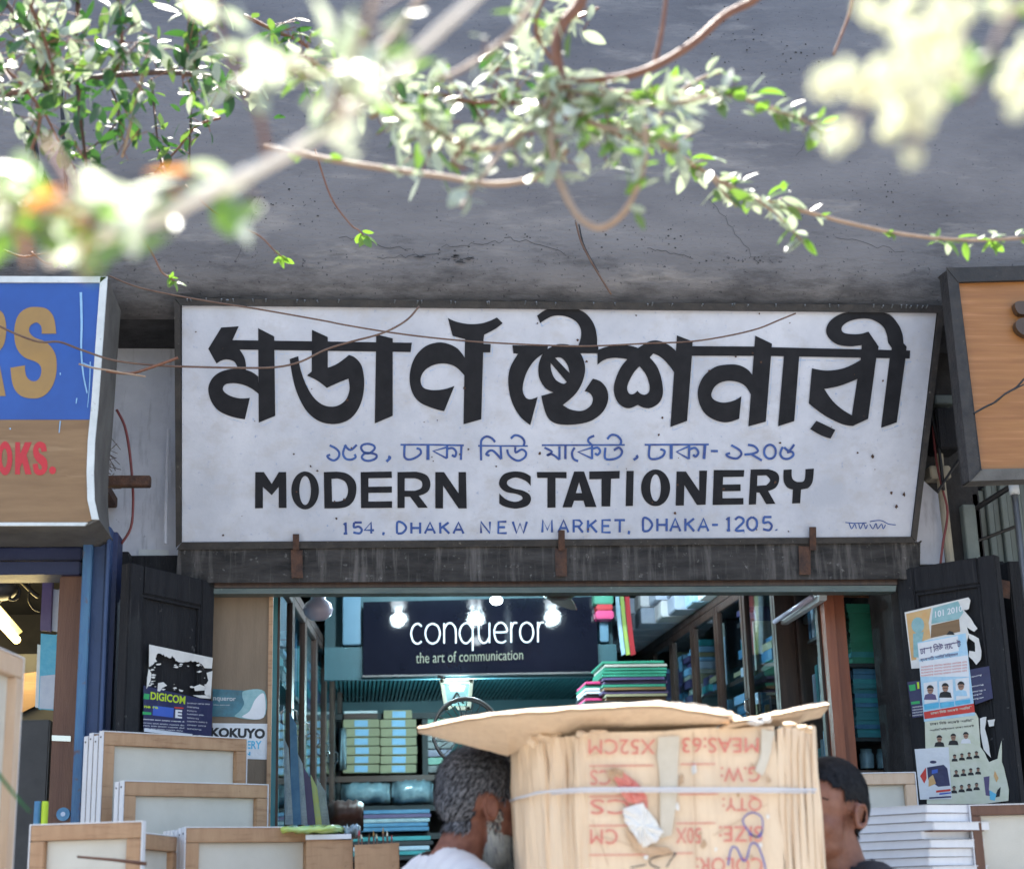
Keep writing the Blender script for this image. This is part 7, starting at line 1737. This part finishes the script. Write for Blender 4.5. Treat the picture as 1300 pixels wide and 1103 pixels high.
# creamy blossoms close to the lens, top right
random.seed(91)
fl = thing('blossom_spray', at(1120, 100, .95), 'out-of-focus spray of creamy white blossoms at the top right', 'blossom')
m = MB(); FY = .95
stems_ = [[(1240, -60), (1180, 30), (1130, 90), (1070, 110), (1040, 110)], [(1180, 30), (1165, 100), (1160, 150), (1160, 200)], [(1130, 90), (1090, 140), (1075, 175)], [(1240, -60), (1220, 40), (1200, 90)], [(1340, 20), (1300, 80), (1285, 110)]]
for s_ in stems_: m.tube([at(x, y, FY) for x, y in smooth_loop(s_, False, 4)], .0014, 6, cap=False)
m.build('twig', 'bark_pale', fl, smooth=True)
pet = MB(); 
for k in range(26):
    d = Vector((random.gauss(0, 1), random.gauss(0, 1), random.gauss(0, 1))).normalized(); a = d.orthogonal().normalized(); b_ = d.cross(a)
    an = random.uniform(0, 6.28); s_ = (a * math.cos(an) + b_ * math.sin(an)); c = d * .55
    pet.add([c * .3, c + s_ * .42, d * 1.0 + s_ * .3, d * 1.05 - s_ * .25, c - s_ * .42], [(0, 1, 2, 3, 4)])
PM = pet.mesh('blossom', MATS_ALL['petal_cream'])
for (x, y, rr) in ((1050, 106, 25), (1075, 92, 20), (1092, 110, 22), (1072, 170, 22), (1052, 172, 14), (1060, 184, 14), (1115, 112, 26), (1140, 92, 26), (1120, 90, 20), (1155, 55, 28), (1180, 45, 26), (1135, 30, 22), (1200, 82, 25), (1218, 96, 22), (1178, 100, 28), (1160, 130, 24), (1185, 130, 20), (1140, 150, 22), (1168, 155, 22), (1130, 165, 18), (1158, 200, 16), (1165, 75, 26), (1200, 40, 22), (1112, 20, 16), (1150, 5, 20), (1225, 15, 18), (1295, 85, 24), (1282, 110, 20), (1305, 120, 22), (1290, 140, 16), (1310, 60, 22), (1100, 8, 16), (1195, 8, 18), (1210, 60, 22), (1125, 130, 18), (1270, 10, 18)):
    o = bpy.data.objects.new('blossom', PM); COL.objects.link(o); o.parent = fl; o.location = at(x, y, FY + random.uniform(-.04, .04)) - wloc(fl); s_ = rr * .92 * mpp(FY); o.scale = (s_,) * 3; o.rotation_euler = (random.random() * 6, random.random() * 6, random.random() * 6)
branch('green out-of-focus leaves beside the creamy blossoms', [([(1340, -40), (1270, 40), (1250, 90), (1225, 130)], 1.1, 1.1, 4, 2, 'bark_brown'), ([(1340, 10), (1300, 20), (1260, 10)], 1.2, 1.2, 3, 2, 'bark_brown')], [dict(stem=0, t0=.3, t1=1, n=9, size=50, kinds=['mid', 'fresh', 'sheen'], spread=6), dict(stem=1, t0=.2, t1=1, n=10, size=44, kinds=['sheen', 'mid'], spread=14)], seed=33)
branch('thin brown twig dropping in at the upper right', [([(1085, -40), (1080, 10), (1070, 40), (1058, 70)], 3.0, 3.0, 3, 1.8, 'bark_brown')], [], seed=34)
